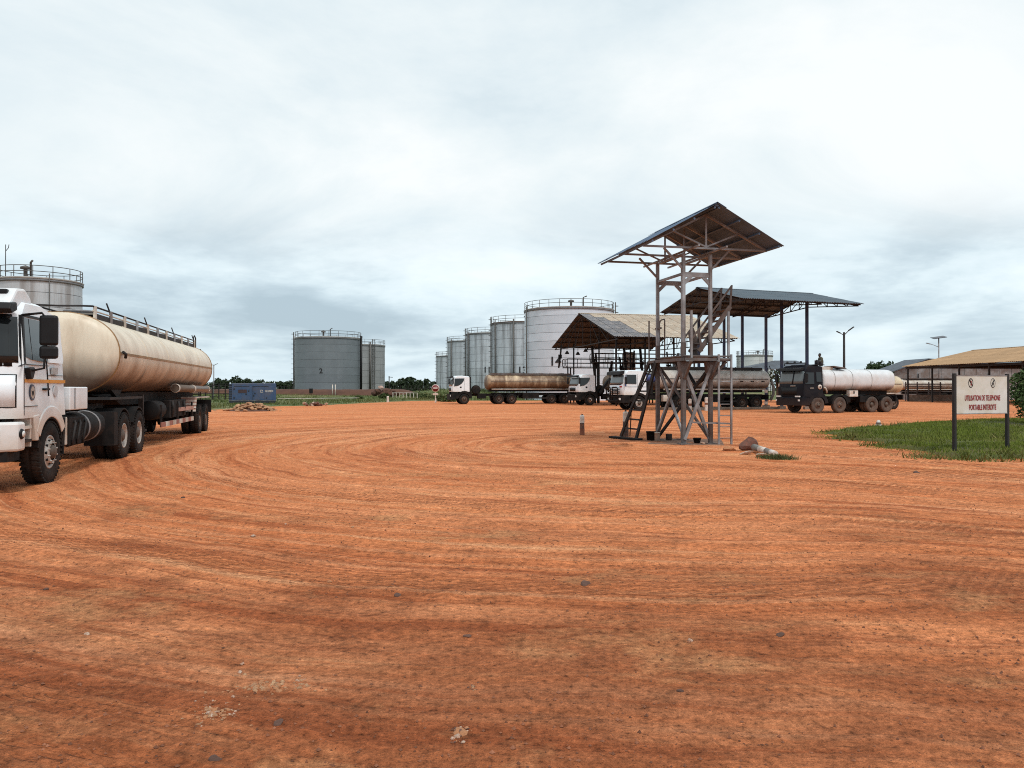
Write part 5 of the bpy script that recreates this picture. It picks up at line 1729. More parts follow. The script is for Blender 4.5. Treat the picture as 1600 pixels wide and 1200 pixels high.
# ================= other lorries
def small_tractor(root, m_cab, m_low, style, zr=3.0):
    """Cab with dark lower half, sloping side window"""
    xf, xb = 1.36, -0.55
    c = Cab(root, xf, xb, 1.30, 1.95, 2.78, zr, zr - 0.05, 1.22, 0.24, m_cab, tumble=0.06, roofround=0.08)
    c.front("windscreen_surround", 1.88, 2.80, -0.98, 0.98, M_darkplastic, 0.006, 4, 12)
    c.front("windscreen", 1.95, 2.74, -0.93, 0.93, M_glass_lite, 0.014, 4, 12)
    MB().prism([(1.18, 2.80), (1.52, 2.78), (1.50, 2.90), (1.14, 2.96)], -1.12, 1.12).build("sun_visor", M_darkplastic, root)
    for sg in (1, -1):
        c.side("door_window", [(1.10, 1.86), (1.02, 2.70), (0.0, 2.72), (0.06, 2.45), (0.30, 2.15), (0.62, 1.95)], M_glass, 0.008, (sg,))
        MB().tube([(1.15, sg * 1.2, 2.78), (1.25, sg * 1.45, 2.75), (1.25, sg * 1.45, 2.2)], 0.02, 6).build("mirror_arm", M_darkplastic, root)
        MB().box((1.24, sg * 1.46, 2.4), (0.12, 0.24, 0.6)).build("mirror", M_darkplastic, root, bevel=0.03)
        c.side("door_recess", [(0.30, 1.70), (0.30, 1.84), (0.44, 1.86), (0.50, 1.78), (0.44, 1.70)], M_darkplastic, 0.006, (sg,))
        c.line("panel_gap", (0.0, 1.32), (0.0, 2.75), 0.015, M_darkplastic, 0.004, (sg,))
        arch(0.0, 0.54, 0.60, 0.86, 10, 170, sg * 0.7, sg * 1.225).build("front_fender", m_low, root)
        MB().box((0.98, sg * 0.98, 0.92), (0.62, 0.5, 0.76)).build("entry_steps", m_low, root, bevel=0.03)
        MB().box((-0.7, sg * 0.98, 1.0), (0.2, 0.45, 0.7)).build("mud_flap", m_low, root)
        MB().box((1.44, sg * 0.95, 0.88), (0.12, 0.36, 0.18)).build("headlight", M_lamp, root, bevel=0.02)
    MB().prism([(0.95, -1.235), (1.38, -1.235), (1.52, -1.0), (1.54, 0), (1.52, 1.0), (1.38, 1.235), (0.95, 1.235)], 0.45, 1.08, axis="z").build("bumper", m_low, root, bevel=0.04)
    c.front("grille", 1.36, 1.74, -0.6, 0.6, M_darkplastic, 0.012, 2, 8)
    MB().prism([(-0.55, 1.2), (-0.72, 1.2), (-0.72, zr - 0.15), (-0.55, zr - 0.1)], -1.1, 1.1).build("cab_back_panel", M_darkplastic, root)
    MB().lathe([(0.0, -0.14), (0.30, -0.14), (0.50, -0.10), (0.52, 0.0), (0.50, 0.10), (0.30, 0.14), (0.0, 0.14)], (-1.35, 0.55, 1.5), axis="y", n=24).build("spare_wheel", M_tyre, root)
    return c


def semi_tank(root, x0, x1, zc, hy, hz, m, rail_m, zframe=1.05, axles=(), n_bands=3, power=2.2):
    tank_body(root, x1, x0, zc, hy, hz, m, "tank", 0.3, power)
    for k in range(n_bands):
        tank_band(root, x0 + (x1 - x0) * (k + 0.5) / n_bands, zc, hy, hz, m, 0.06, 0.01, power)
    for s in (1, -1):
        MB().box(((x0 + x1) / 2, s * (hy + 0.003), zc + 0.05), (abs(x1 - x0) - 0.2, 0.02, 0.06)).build("side_moulding", rail_m, root)
        MB().box(((x0 + x1) / 2, s * 0.6, zc + hz + 0.06), (abs(x1 - x0) - 0.4, 0.03, 0.22)).build("catwalk_coaming", rail_m, root)
        MB().tube([(x0 - 0.2, s * 1.12, zc - hz + 0.05), (x1 + 0.3, s * 1.12, zc - hz + 0.05)], 0.06, 7).build("side_tube", M_offwhite, root)
        MB().box(((x0 + x1) / 2 - 0.6, s * 1.15, 0.62), (abs(x1 - x0) * 0.35, 0.05, 0.12)).build("side_guard", M_darksteel, root)
        MB().box(((x0 + x1) / 2 + 0.2, s * 0.85, 0.95), (1.8, 0.5, 0.5)).build("equipment_box", M_black, root)
        for k in range(6):
            x = x0 + (x1 - x0) * (k + 0.6) / 6.4
            MB().box((x, s * 0.62, zc + hz + 0.05), (0.08, 0.06, 0.3)).build("rail_post", rail_m, root)
    MB().box(((x0 + x1) / 2, 0, zc + hz + 0.0), (abs(x1 - x0) - 0.4, 1.15, 0.03)).build("catwalk", M_walk, root)
    for k in range(4):
        MB().lathe([(0.28, 0), (0.28, 0.16), (0.32, 0.2), (0.0, 0.22)], (x0 + (x1 - x0) * (k + 0.5) / 4, 0, zc + hz), n=14).build("manhole", M_steel, root)
    MB().box(((x0 + x1) / 2, 0, zc - hz - 0.05), (abs(x1 - x0) - 0.3, 1.1, 0.3)).build("tank_cradle", M_black, root)
    chassis(root, x0 - 0.4, x1 + 0.1, zframe)
    for x in axles:
        axle(root, x, 0.53, 0.28, True, True, M_tyre, M_rim_dark, M_hub)
    MB().box((x1 + 0.05, 0, 0.95), (0.1, 2.35, 0.4)).build("rear_beam", M_black, root)


def lorry(label, outer, theta, group=None):
    th_ = R(theta)
    left = Vector((math.sin(th_), -math.cos(th_), 0))
    o = Vector((*outer, 0)) - left * 1.22
    return thing("tanker_lorry", label, "lorry", tuple(o), math.pi + th_, group)


GL = "tanker lorries parked in the loading lanes"
# far white lorry with weathered brown tank
T2 = lorry("white and black tanker lorry with weathered brown tank, farthest back, side on", (-5.02, 81.0), 13, GL)
small_tractor(T2, M_white2, M_black, 0, 3.0)
axle(T2, 0, 0.54, 0.32, False, False, M_tyre, M_rim_dark, M_hub)
for x in (-3.75, -5.15):
    axle(T2, x, 0.54, 0.3, True, True, M_tyre, M_rim_dark, M_hub)
    for s in (1, -1):
        mudguard(T2, x, 0.54, s * 0.6, s * 1.22)
chassis(T2, 1.0, -6.0, 0.98)
semi_tank(T2, -2.75, -12.2, 2.32, 1.22, 0.80, M_brown_tank, M_rusty, axles=(-9.6, -11.0))
MB().box((-1.9, 0.8, 0.85), (0.9, 0.55, 0.55)).build("fuel_tank", M_black, T2, bevel=0.05)

# second white lorry under the canopy
T3 = lorry("white and black lorry cab with sloping door window under the gable canopy", (7.69, 75.6), 19, GL)
small_tractor(T3, M_white2, M_black, 1, 3.05)
axle(T3, 0, 0.54, 0.32, False, False, M_tyre, M_rim_dark, M_hub)
for x in (-3.75, -5.15):
    axle(T3, x, 0.54, 0.3, True, True, M_tyre, M_rim_dark, M_hub)
chassis(T3, 1.0, -6.0, 0.98)
semi_tank(T3, -2.6, -11.8, 2.22, 1.2, 0.76, M_brown_tank, M_rusty, axles=(-9.4, -10.8))
MB().box((-1.9, 0.8, 0.85), (0.9, 0.55, 0.55)).build("fuel_tank", M_black, T3, bevel=0.05)
MB().beam((-1.1, 0.9, 1.2), (-2.2, 0.9, 2.5), 0.35, 0.25).build("intake_stack", M_darkplastic, T3)

# white lorry with bull bar and grey tank
T4 = lorry("white cab lorry with black bull bar and long grey tank behind the stand", (9.7, 58.6), 18, GL)
c4 = Cab(T4, 1.46, -0.62, 1.15, 1.98, 2.80, 3.05, 3.02, 1.22, 0.22, M_white2, tumble=0.06, roofround=0.08)
c4.front("windscreen_surround", 1.92, 2.82, -0.98, 0.98, M_darkplastic, 0.006, 4, 12)
c4.front("windscreen", 1.98, 2.66, -0.93, 0.93, M_glass_lite, 0.014, 4, 12)
MB().prism([(1.24, 2.76), (1.62, 2.70), (1.60, 2.92), (1.16, 3.02)], -1.14, 1.14).build("sun_visor", M_darkplastic, T4)
for sg in (1, -1):
    c4.side("door_window", [(1.06, 2.0), (1.02, 2.70), (0.22, 2.70), (0.22, 2.0)], M_glass, 0.008, (sg,))
    c4.side("door_quarter_glass", [(1.22, 1.85), (1.12, 2.7), (1.04, 2.7), (1.08, 1.80)], M_blue, 0.012, (sg,))
    MB().box((1.22, sg * 1.44, 2.25), (0.12, 0.22, 0.55)).build("mirror", M_darkplastic, T4, bevel=0.03)
    MB().tube([(1.1, sg * 1.2, 2.7), (1.2, sg * 1.44, 2.7), (1.2, sg * 1.44, 1.9)], 0.02, 6).build("mirror_arm", M_darkplastic, T4)
    c4.line("panel_gap", (0.12, 1.2), (0.12, 2.75), 0.015, M_darkplastic, 0.004, (sg,))
    c4.line("panel_gap", (1.2, 1.78), (-0.6, 1.78), 0.012, M_darkplastic, 0.004, (sg,))
    arch(0.0, 0.54, 0.60, 0.78, 10, 170, sg * 0.7, sg * 1.225).build("front_fender", M_black, T4)
    MB().box((0.98, sg * 1.0, 0.84), (0.5, 0.4, 0.6)).build("entry_steps", M_black, T4)
    MB().box((1.56, sg * 0.95, 0.85), (0.10, 0.34, 0.16)).build("headlight", M_lamp, T4)
MB().prism([(0.95, -1.235), (1.44, -1.235), (1.56, -1.0), (1.56, 1.0), (1.44, 1.235), (0.95, 1.235)], 0.55, 1.08, axis="z").build("bumper", M_black, T4, bevel=0.03)
c4.front("grille", 1.24, 1.80, -0.75, 0.75, M_white2, 0.014, 2, 8)
for k in range(4):
    c4.front("grille_slot", 1.28 + 0.13 * k, 1.335 + 0.13 * k, -0.7, 0.7, M_darkplastic, 0.02, 1, 8)
# bull bar: two tall hoops with cross bars
for s in (1, -1):
    y0, y1 = s * 0.18, s * 1.0
    MB().tube([(1.72, y0, 0.7), (1.76, y0, 1.65), (1.76, y0 + s * 0.06, 1.75), (1.76, y1 - s * 0.1, 1.75), (1.72, y1, 1.65), (1.66, y1, 0.7)], 0.045, 7).build("bull_bar_hoop", M_black, T4)
    for z in (1.05, 1.28, 1.5):
        MB().tube([(1.74, y0, z), (1.71, y1, z)], 0.03, 6).build("bull_bar_rung", M_black, T4)
MB().tube([(1.72, -1.0, 0.75), (1.74, 0, 0.72), (1.72, 1.0, 0.75)], 0.05, 7).build("bull_bar_base", M_black, T4)
MB().box((1.45, 1.0, 1.80), (0.12, 0.2, 0.1)).build("indicator", M_lampred, T4)
axle(T4, 0, 0.54, 0.32, False, False, M_tyre, M_rim, M_hub)
for x in (-3.6, -5.0):
    axle(T4, x, 0.54, 0.3, True, True, M_tyre, M_rim_dark, M_hub)
chassis(T4, 1.0, -6.0, 0.98)
MB().prism([(-0.7, 1.2), (-1.25, 1.2), (-1.25, 2.75), (-0.7, 2.85)], -1.1, 1.1).build("cab_back_rack", M_black, T4)
MB().lathe([(0.0, -0.4), (0.31, -0.4), (0.33, -0.36), (0.33, 0.36), (0.31, 0.4), (0.0, 0.4)], (-1.05, 0.9, 2.45), axis="x", n=20).build("blue_drum", M_blue, T4)
semi_tank(T4, -1.95, -11.7, 2.35, 1.23, 0.82, M_grey_tank, M_darksteel, axles=(-9.2, -10.55), n_bands=4)
for k in range(14):
    MB().box((-4.6 - 0.5 * k, 1.245, 2.22), (0.28, 0.02, 0.07)).build("reflector", M_bandwhite if k % 2 == 0 else M_black, T4)
MB().box((-2.3, 1.05, 0.9), (0.45, 0.35, 0.5)).build("tool_box", M_offwhite, T4, bevel=0.02)
for y in (0.55, 0.9):
    MB().tube([(-12.1, y, 0.6), (-12.1, y, 3.2), (-11.95, y, 3.5)], 0.03, 6).build("rear_ladder_stile", M_darksteel, T4)
for k in range(8):
    MB().tube([(-12.1, 0.55, 0.75 + 0.32 * k), (-12.1, 0.9, 0.75 + 0.32 * k)], 0.022, 6).build("rear_ladder_rung", M_darksteel, T4)
MB().tube([(-12.05, 1.0, 2.3), (-12.25, 1.05, 1.8), (-12.2, 1.1, 1.2), (-12.0, 1.0, 0.7)], 0.12, 8).build("delivery_hose", M_walk, T4)

# dark 8x4 bowser at the right
T5 = lorry("black cab eight-wheel bowser lorry with dusty white tank at right", (20.5, 51.4), 21, GL)
c5 = Cab(T5, 1.40, -0.40, 1.05, 1.95, 2.90, 3.20, 3.18, 1.23, 0.24, M_navy, tumble=0.06, roofround=0.07)
c5.front("windscreen", 1.98, 2.80, -0.95, 0.95, M_glass_lite, 0.012, 4, 14)
c5.front("pillar_blind", 1.98, 2.80, 0.22, 0.30, M_navy, 0.03, 2, 2)
MB().prism([(1.2, 2.86), (1.5, 2.84), (1.48, 2.96), (1.14, 3.06)], -1.16, 1.16).build("sun_visor", M_darkplastic, T5)
MB().tube([(0.9, -1.0, 3.2), (0.9, -1.0, 3.36), (0.9, 1.0, 3.36), (0.9, 1.0, 3.2)], 0.03, 6).build("lamp_bar", M_darkplastic, T5)
MB().box((-0.2, 0, 3.24), (0.9, 2.2, 0.05)).build("roof_rack", M_darkplastic, T5)
for y in (-0.7, 0.0, 0.6):
    MB().lathe([(0.0, 0.12), (0.07, 0.1), (0.08, 0.0)], (0.9, y, 3.38), n=10).build("beacon", M_darkplastic, T5)
for sg in (1, -1):
    c5.side("door_window", [(1.10, 1.95), (1.02, 2.72), (0.35, 2.72), (0.35, 1.95)], M_glass, 0.008, (sg,))
    c5.side("rear_window", [(0.15, 2.1), (0.15, 2.75), (-0.28, 2.75), (-0.28, 2.1)], M_glass, 0.008, (sg,))
    c5.side("door_handle", [(0.4, 1.66), (0.4, 1.70), (0.7, 1.70), (0.7, 1.66)], M_offwhite, 0.02, (sg,))
    MB().lathe([(0.0, 0.02), (0.16, 0.02), (0.16, -0.02)], (-0.12, sg * 1.235, 1.75), axis="y", n=18).build("door_roundel", M_bandwhite, T5)
    MB().lathe([(0.0, 0.02), (0.06, 0.02), (0.06, -0.02)], (-0.12, sg * 1.25, 1.75), axis="y", n=12).build("roundel_centre", M_darksteel, T5)
    arch(0.0, 0.55, 0.60, 0.86, 8, 172, sg * 0.72, sg * 1.235).build("front_fender", M_navy, T5)
    arch(-1.87, 0.55, 0.60, 0.70, 5, 175, sg * 0.72, sg * 1.235).build("second_fender", M_black, T5)
    MB().box((1.0, sg * 1.0, 0.82), (0.6, 0.46, 0.62)).build("entry_steps", M_navy, T5, bevel=0.03)
    MB().box((1.47, sg * 0.92, 1.12), (0.08, 0.42, 0.09)).build("headlight", M_lamp, T5)
    MB().box((1.50, sg * 0.92, 0.86), (0.08, 0.42, 0.12)).build("fog_lamp", M_lamp, T5)
    MB().box((1.2, sg * 1.45, 2.35), (0.12, 0.24, 0.6)).build("mirror", M_darkplastic, T5, bevel=0.03)
    MB().tube([(1.1, sg * 1.2, 2.75), (1.18, sg * 1.44, 2.75), (1.18, sg * 1.44, 2.0)], 0.02, 6).build("mirror_arm", M_darkplastic, T5)
MB().prism([(0.95, -1.24), (1.42, -1.24), (1.55, -1.0), (1.55, 1.0), (1.42, 1.24), (0.95, 1.24)], 0.50, 1.05, axis="z").build("bumper", M_navy, T5, bevel=0.03)
c5.front("grille", 1.2, 1.75, -0.62, 0.62, M_darkplastic, 0.014, 2, 8)
c5.front("name_strip", 1.80, 1.84, 0.1, 0.5, M_offwhite, 0.016, 1, 4)
c5.front("white_plate", 1.78, 1.98, -0.98, -0.80, M_bandwhite, 0.016, 1, 3)
for x, du in ((0, False), (-1.87, False), (-4.75, True), (-6.10, True)):
    axle(T5, x, 0.55, 0.33, du, du, M_tyre_mud, M_rim_dark, M_hub)
for x in (-4.75, -6.10):
    for s in (1, -1):
        mudguard(T5, x, 0.55, s * 0.6, s * 1.2, a0=30, a1=150)
chassis(T5, 1.0, -7.0, 0.98)
tank_body(T5, -6.75, -0.62, 2.22, 1.22, 0.77, M_bowser, "tank", 0.26, 3.0)
for x in (-1.45, -3.0, -4.7):
    tank_band(T5, x, 2.22, 1.22, 0.77, M_walk, 0.035, 0.008, 3.0)
MB().box((-3.7, 0, 1.38), (6.1, 1.1, 0.28)).build("tank_cradle", M_black, T5)
# raised deck and sloping access plate on top of the tank
MB().prism([(-0.7, 2.9), (-1.7, 2.9), (-1.7, 3.14), (-0.8, 3.14)], -0.55, 0.75).build("top_deck", M_offwhite, T5)
MB().prism([(-1.5, 3.12), (-2.6, 2.99), (-2.6, 3.05), (-1.5, 3.18)], 0.15, 1.05).build("hatch_plate", M_rusty, T5)
MB().prism([(-1.62, 3.175), (-2.5, 3.07), (-2.5, 3.09), (-1.62, 3.195)], 0.25, 0.95).build("hatch_mat", mat("faded_hatch", (0.34, 0.22, 0.16), 0.8, var=0.25), T5)
MB().box((-3.05, 1.1, 1.30), (0.75, 0.3, 0.42)).build("valve_cabinet", M_bandwhite, T5, bevel=0.02)
MB().box((-3.05, 1.26, 1.38), (0.10, 0.02, 0.16)).build("cabinet_handle", M_darkplastic, T5)
MB().tube([(-0.8, 1.12, 1.35), (-0.72, 1.2, 1.5), (-0.62, 1.2, 1.68), (-0.5, 1.15, 1.72)], 0.06, 8).build("white_pipe", M_offwhite, T5)
for x in (-2.55, -4.0):
    MB().box((x, 0.95, 0.92), (0.6, 0.4, 0.45)).build("side_box", M_black, T5, bevel=0.02)
MB().box((-7.4, 0.2, 0.8), (0.9, 0.5, 0.16)).build("tow_hitch", M_black, T5)
MB().box((-7.0, 0, 0.95), (0.12, 2.3, 0.4)).build("rear_beam", M_black, T5)

# parked tank trailers behind the bowser
T6 = thing("tank_trailer", "beige tank trailer end showing behind the bowser tank", "trailer", (*wp(1378, 620, 62)[:2], 0), R(200))
semi_tank(T6, 3.0, -1.0, 1.95, 1.1, 0.75, mat("beige_tank_paint", (0.62, 0.53, 0.38), 0.5, var=0.1, dirt=(0.4, 0.3, 0.2), dirt_amt=0.3), M_rusty, axles=(0.0, 1.3))
T7 = thing("tank_trailer", "white topped tank trailer parked in front of the grey building", "trailer", (*wp(1455, 620, 104)[:2], 0), R(180))
semi_tank(T7, 4.2, -4.2, 2.15, 1.1, 0.72, M_offwhite, M_rusty, axles=(-2.6, -1.2))

# ------------------------------------------------------------------ person crouching on the bowser tank
def skin_person(name, label, loc, rz, joints, edges, radii, m, parts):
    o = thing(name, label, "person", loc, rz)
    me = bpy.data.meshes.new("body")
    me.from_pydata(joints, edges, [])
    ob = link("body", me, m, o)
    sk = ob.modifiers.new("skin", "SKIN")
    sk.use_smooth_shade = True
    for i, r_ in enumerate(radii):
        me.skin_vertices[0].data[i].radius = r_ if isinstance(r_, tuple) else (r_, r_)
    me.skin_vertices[0].data[0].use_root = True
    sb = ob.modifiers.new("sub", "SUBSURF")
    sb.levels = sb.render_levels = 1
    return o, ob


M_jacket = mat("olive_jacket", (0.075, 0.072, 0.048), 0.85, var=0.2, scale=6)
M_trouser = mat("dark_trousers", (0.025, 0.025, 0.032), 0.85, var=0.2)
M_skin = mat("dark_skin", (0.065, 0.038, 0.026), 0.6, var=0.1)
M_cap = mat("black_hair", (0.010, 0.010, 0.011), 0.8)
# x forward; seated, knees up, arms round the knees
J = [(0, 0, 0.14), (0.02, 0, 0.30), (0.05, 0, 0.48), (0.09, 0, 0.60), (0.13, 0, 0.68),
     (0.02, 0.10, 0.12), (0.36, 0.13, 0.42), (0.40, 0.13, 0.06), (0.52, 0.13, 0.03),
     (0.02, -0.10, 0.12), (0.36, -0.13, 0.42), (0.40, -0.13, 0.06), (0.52, -0.13, 0.03),
     (0.08, 0.19, 0.54), (0.20, 0.23, 0.33), (0.40, 0.12, 0.38),
     (0.08, -0.19, 0.54), (0.20, -0.23, 0.33), (0.40, -0.10, 0.36)]
E = [(0, 1), (1, 2), (2, 3), (3, 4), (0, 5), (5, 6), (6, 7), (7, 8), (0, 9), (9, 10), (10, 11), (11, 12), (3, 13), (13, 14), (14, 15), (3, 16), (16, 17), (17, 18)]
RAD = [(0.17, 0.14), (0.16, 0.13), (0.19, 0.13), (0.13, 0.09), 0.055, 0.10, 0.075, 0.05, 0.045, 0.10, 0.075, 0.05, 0.045, 0.075, 0.055, 0.04, 0.075, 0.055, 0.04]
b5 = T5.matrix_basis if False else Matrix.Translation(T5.location) @ Matrix.Rotation(T5.rotation_euler.z, 4, "Z")
pl = b5 @ Vector((-1.12, 0.35, 3.14))
P1, body = skin_person("person", "person in olive jacket crouching with knees up on the bowser tank", tuple(pl), T5.rotation_euler.z - R(12), J, E, RAD, M_jacket, None)
hd = MB().lathe([(0.0, -0.13), (0.05, -0.12), (0.078, -0.06), (0.088, 0.0), (0.082, 0.06), (0.05, 0.105), (0.0, 0.12)], (0.17, 0, 0.79), n=16)
head = hd.build("head", M_skin, P1)
MB().lathe([(0.094, -0.01), (0.094, 0.03), (0.085, 0.075), (0.05, 0.118), (0.0, 0.13)], (0.155, 0, 0.80), n=16).build("hair", M_cap, head)
MB().lathe([(0.0, 0.03), (0.012, 0.0), (0.018, -0.03), (0.0, -0.035)], (0.255, 0, 0.785), n=8).build("nose", M_skin, head)
for s in (1, -1):
    MB().lathe([(0.0, -0.02), (0.012, 0.0), (0.0, 0.02)], (0.243, s * 0.032, 0.805), axis="x", n=8).build("eye", M_cap, head)
    MB().lathe([(0.0, -0.015), (0.03, 0.0), (0.0, 0.015)], (0.165, s * 0.088, 0.785), axis="y", n=8).build("ear", M_skin, head)
    for k in range(4):
        MB().tube([(0.41, s * (0.06 + 0.0), 0.40 - 0.022 * k), (0.455, s * 0.03, 0.39 - 0.022 * k), (0.45, -s * 0.01, 0.375 - 0.022 * k)], 0.010, 5).build("finger", M_skin, P1)
    MB().tube([(0.39, s * 0.07, 0.41), (0.42, s * 0.04, 0.44)], 0.011, 5).build("thumb", M_skin, P1)
    MB().tube([(0.05, s * 0.10, 0.115), (0.20, s * 0.125, 0.28), (0.365, s * 0.135, 0.425)], 0.108, 8, r_end=0.088).build("trouser_leg", M_trouser, P1)
    MB().tube([(0.365, s * 0.135, 0.43), (0.385, s * 0.132, 0.25), (0.405, s * 0.13, 0.07)], 0.088, 8, r_end=0.065).build("trouser_leg", M_trouser, P1)
    MB().box((0.47, s * 0.13, 0.03), (0.25, 0.09, 0.06)).build("shoe", M_black, P1, bevel=0.02)

# ------------------------------------------------------------------ generator set
g0, g1 = Vector((*wp(357.5, 600, 79)[:2], 0)), Vector((*wp(431.5, 600, 80.5)[:2], 0))
gx_ = (g1 - g0).normalized()
gn_ = Vector((gx_.y, -gx_.x, 0))
GLN = (g1 - g0).length
gen = thing("generator_set", "dark blue boxed generator set on the grass behind the rubble", "generator", tuple(g0), math.atan2(gx_.y, gx_.x))
M_gen = mat("generator_blue", (0.035, 0.07, 0.15), 0.45, var=0.08, dirt=(0.12, 0.09, 0.08), dirt_amt=0.12)
M_gen2 = mat("generator_dark", (0.014, 0.017, 0.026), 0.6, var=0.1)
GB = 0.15
MB().box((GLN / 2, 1.0, GB + 0.12), (GLN, 2.0, 0.24)).build("base_frame", M_gen2, gen)
MB().box((GLN / 2, -0.01, GB + 0.26), (GLN, 0.03, 0.03)).build("base_trim", M_steel, gen)
MB().prism([(0.30, GB + 0.24), (GLN, GB + 0.24), (GLN, GB + 1.98), (GLN - 0.05, GB + 2.04), (0.35, GB + 2.04), (0.30, GB + 1.98)], 0.02, 1.98).build("canopy_body", M_gen, gen, bevel=0.03)
MB().box((0.15, 1.0, GB + 1.12), (0.30, 1.86, 1.74)).build("radiator_grille", M_gen2, gen)
for k in range(9):
    MB().box((0.15, 0.06, GB + 0.36 + 0.19 * k), (0.30, 0.03, 0.05)).build("grille_slat", M_gen, gen)
for x0_, x1_ in ((0.45, 1.25), (1.28, 2.2), (2.55, 3.5), (3.53, GLN - 0.3)):
    MB().box(((x0_ + x1_) / 2, 0.012, GB + 1.0), (x1_ - x0_, 0.03, 1.36)).build("door", M_gen, gen, bevel=0.01)
MB().box((2.35, 0.01, GB + 0.95), (0.05, 0.03, 1.4)).build("door_gap", M_gen2, gen)
MB().box((1.25, -0.01, GB + 1.72), (1.5, 0.02, 0.05)).build("top_slot", M_gen2, gen)
MB().box((3.1, -0.01, GB + 1.72), (1.6, 0.02, 0.05)).build("top_slot", M_gen2, gen)
MB().box((1.33, -0.02, GB + 1.22), (0.85, 0.03, 0.34)).build("control_window", mat("control_window", (0.05, 0.03, 0.032), 0.2), gen)
for x, z in ((0.52, 1.45), (1.93, 1.25), (1.68, 0.92), (2.55, 1.0), (0.52, 0.55), (3.7, 0.52), (2.42, 0.78)):
    MB().box((x, -0.02, GB + z), (0.14, 0.03, 0.14)).build("latch", M_gen2, gen, bevel=0.02)
MB().tube([(2.35, 0.9, GB + 2.0), (2.35, 0.9, GB + 2.25)], 0.06, 8).build("exhaust", M_gen2, gen)
gm = Matrix.Translation(g0) @ Matrix.Rotation(gen.rotation_euler.z, 4, "Z")


def gen_text(body_, x, z, size):
    ob = text_obj("brand_lettering", body_, size, M_bandwhite, None, (0, 0, 0), (1, 0, 0), (0, 0, 1), 0.004, 0.003)
    ob.parent = gen
    ob.matrix_local = Matrix.Translation((x, -0.012, z)) @ Matrix(((1, 0, 0, 0), (0, 0, -1, 0), (0, 1, 0, 0), (0, 0, 0, 1)))
    return ob


gen_text("SDMO", 3.95, GB + 1.22, 0.30)
for k, (a, b_, w_, h_) in enumerate(((3.16, 1.33, 0.22, 0.04), (3.16, 1.11, 0.22, 0.04), (3.07, 1.22, 0.04, 0.26), (3.30, 1.28, 0.04, 0.12), (3.30, 1.12, 0.10, 0.06))):
    MB().box((a, -0.014, GB + b_), (w_, 0.012, h_)).build("brand_mark", M_bandwhite, gen)

# ------------------------------------------------------------------ stones
def rock_mesh(seed, sub=2, rough=0.28, flat=0.7):
    bm = bmesh.new()
    bmesh.ops.create_icosphere(bm, subdivisions=sub, radius=1.0)
    r_ = random.Random(seed)
    pls = [(Vector((r_.uniform(-1, 1), r_.uniform(-1, 1), r_.uniform(-1, 1))).normalized(), r_.uniform(0.55, 0.9)) for _ in range(7)]
    for v in bm.verts:
        for nrm, d in pls:
            k = v.co.dot(nrm)
            if k > d:
                v.co -= nrm * (k - d)
        v.co *= 1 + r_.uniform(-rough, rough) * 0.25
        v.co.z *= flat
    me = bpy.data.meshes.new("stone")
    bm.to_mesh(me)
    bm.free()
    return me


M_stone_sand = mat("sandy_stone", (0.44, 0.29, 0.165), 0.9, var=0.25, dirt=LAT, dirt_amt=0.4, dirt_scale=1.3, scale=6, rand=0.3, bump=0.4, bump_scale=25)
M_stone_white = mat("white_stone", (0.52, 0.46, 0.38), 0.9, var=0.3, dirt=LAT, dirt_amt=0.45, dirt_scale=1.3, scale=8, rand=0.15)
M_stone_dark = mat("dark_stone", (0.10, 0.052, 0.038), 0.9, var=0.2, scale=8, rand=0.2)
M_stone_red = mat("laterite_rock", (0.19, 0.075, 0.05), 0.9, var=0.3, scale=4, dirt=(0.09, 0.05, 0.04), dirt_amt=0.4, dirt_scale=3, bump=0.5, bump_scale=12)
M_brick = mat("clay_lump", (0.42, 0.19, 0.09), 0.95, var=0.2, scale=8, bump=0.4)
ROCKS = {}


def rock(name, m, parent, loc, s, seed, rz=None):
    key = (m.name, seed % 6)
    if key not in ROCKS:
        me = rock_mesh(seed % 6 + 100)
        me.materials.append(m)
        ROCKS[key] = me
    o = link(name, ROCKS[key], None, parent)
    o.location = loc
    o.scale = s if isinstance(s, tuple) else (s, s, s)
    o.rotation_euler = (random.uniform(-0.3, 0.3), random.uniform(-0.3, 0.3), rz if rz is not None else random.uniform(0, 6.28))
    return o


# rubble heap in front of the generator
pc = Vector((*gp(392, 642), 0))
heap = thing("rubble_heap", "heap of broken sandy stones on the red earth before the generator", "rubble", tuple(pc))
for k in range(150):
    ax = random.gauss(0, 0.42)
    ay = random.gauss(0, 0.40)
    x, y = ax * 1.85, ay * 1.5
    h_ = max(0.0, 0.55 * (1 - ax * ax * 0.75 - ay * ay * 0.75)) * random.uniform(0.3, 1.0)
    sz = random.uniform(0.07, 0.20)
    rock("stone", M_stone_sand, heap, (x, y, h_), (sz * random.uniform(0.9, 1.5), sz, sz * 0.8), random.randint(0, 5))
MB().lathe([(1.9, -0.1), (1.2, 0.10), (0.5, 0.22), (0.0, 0.25)], (0, 0, 0), n=18).build("earth_core", M_mud, heap)
# small second stone heap further right on the grass edge
pc = Vector((*gp(493, 634.5), 0))
heap2 = thing("rubble_heap", "small low pile of reddish stones at the grass edge before the tank bund", "rubble", tuple(pc))
for k in range(26):
    x, y = random.gauss(0, 0.55), random.gauss(0, 0.4)
    rock("stone", M_stone_red if k % 3 else M_stone_white, heap2, (x, y, random.uniform(0.05, 0.3)), random.uniform(0.1, 0.24), random.randint(0, 5))
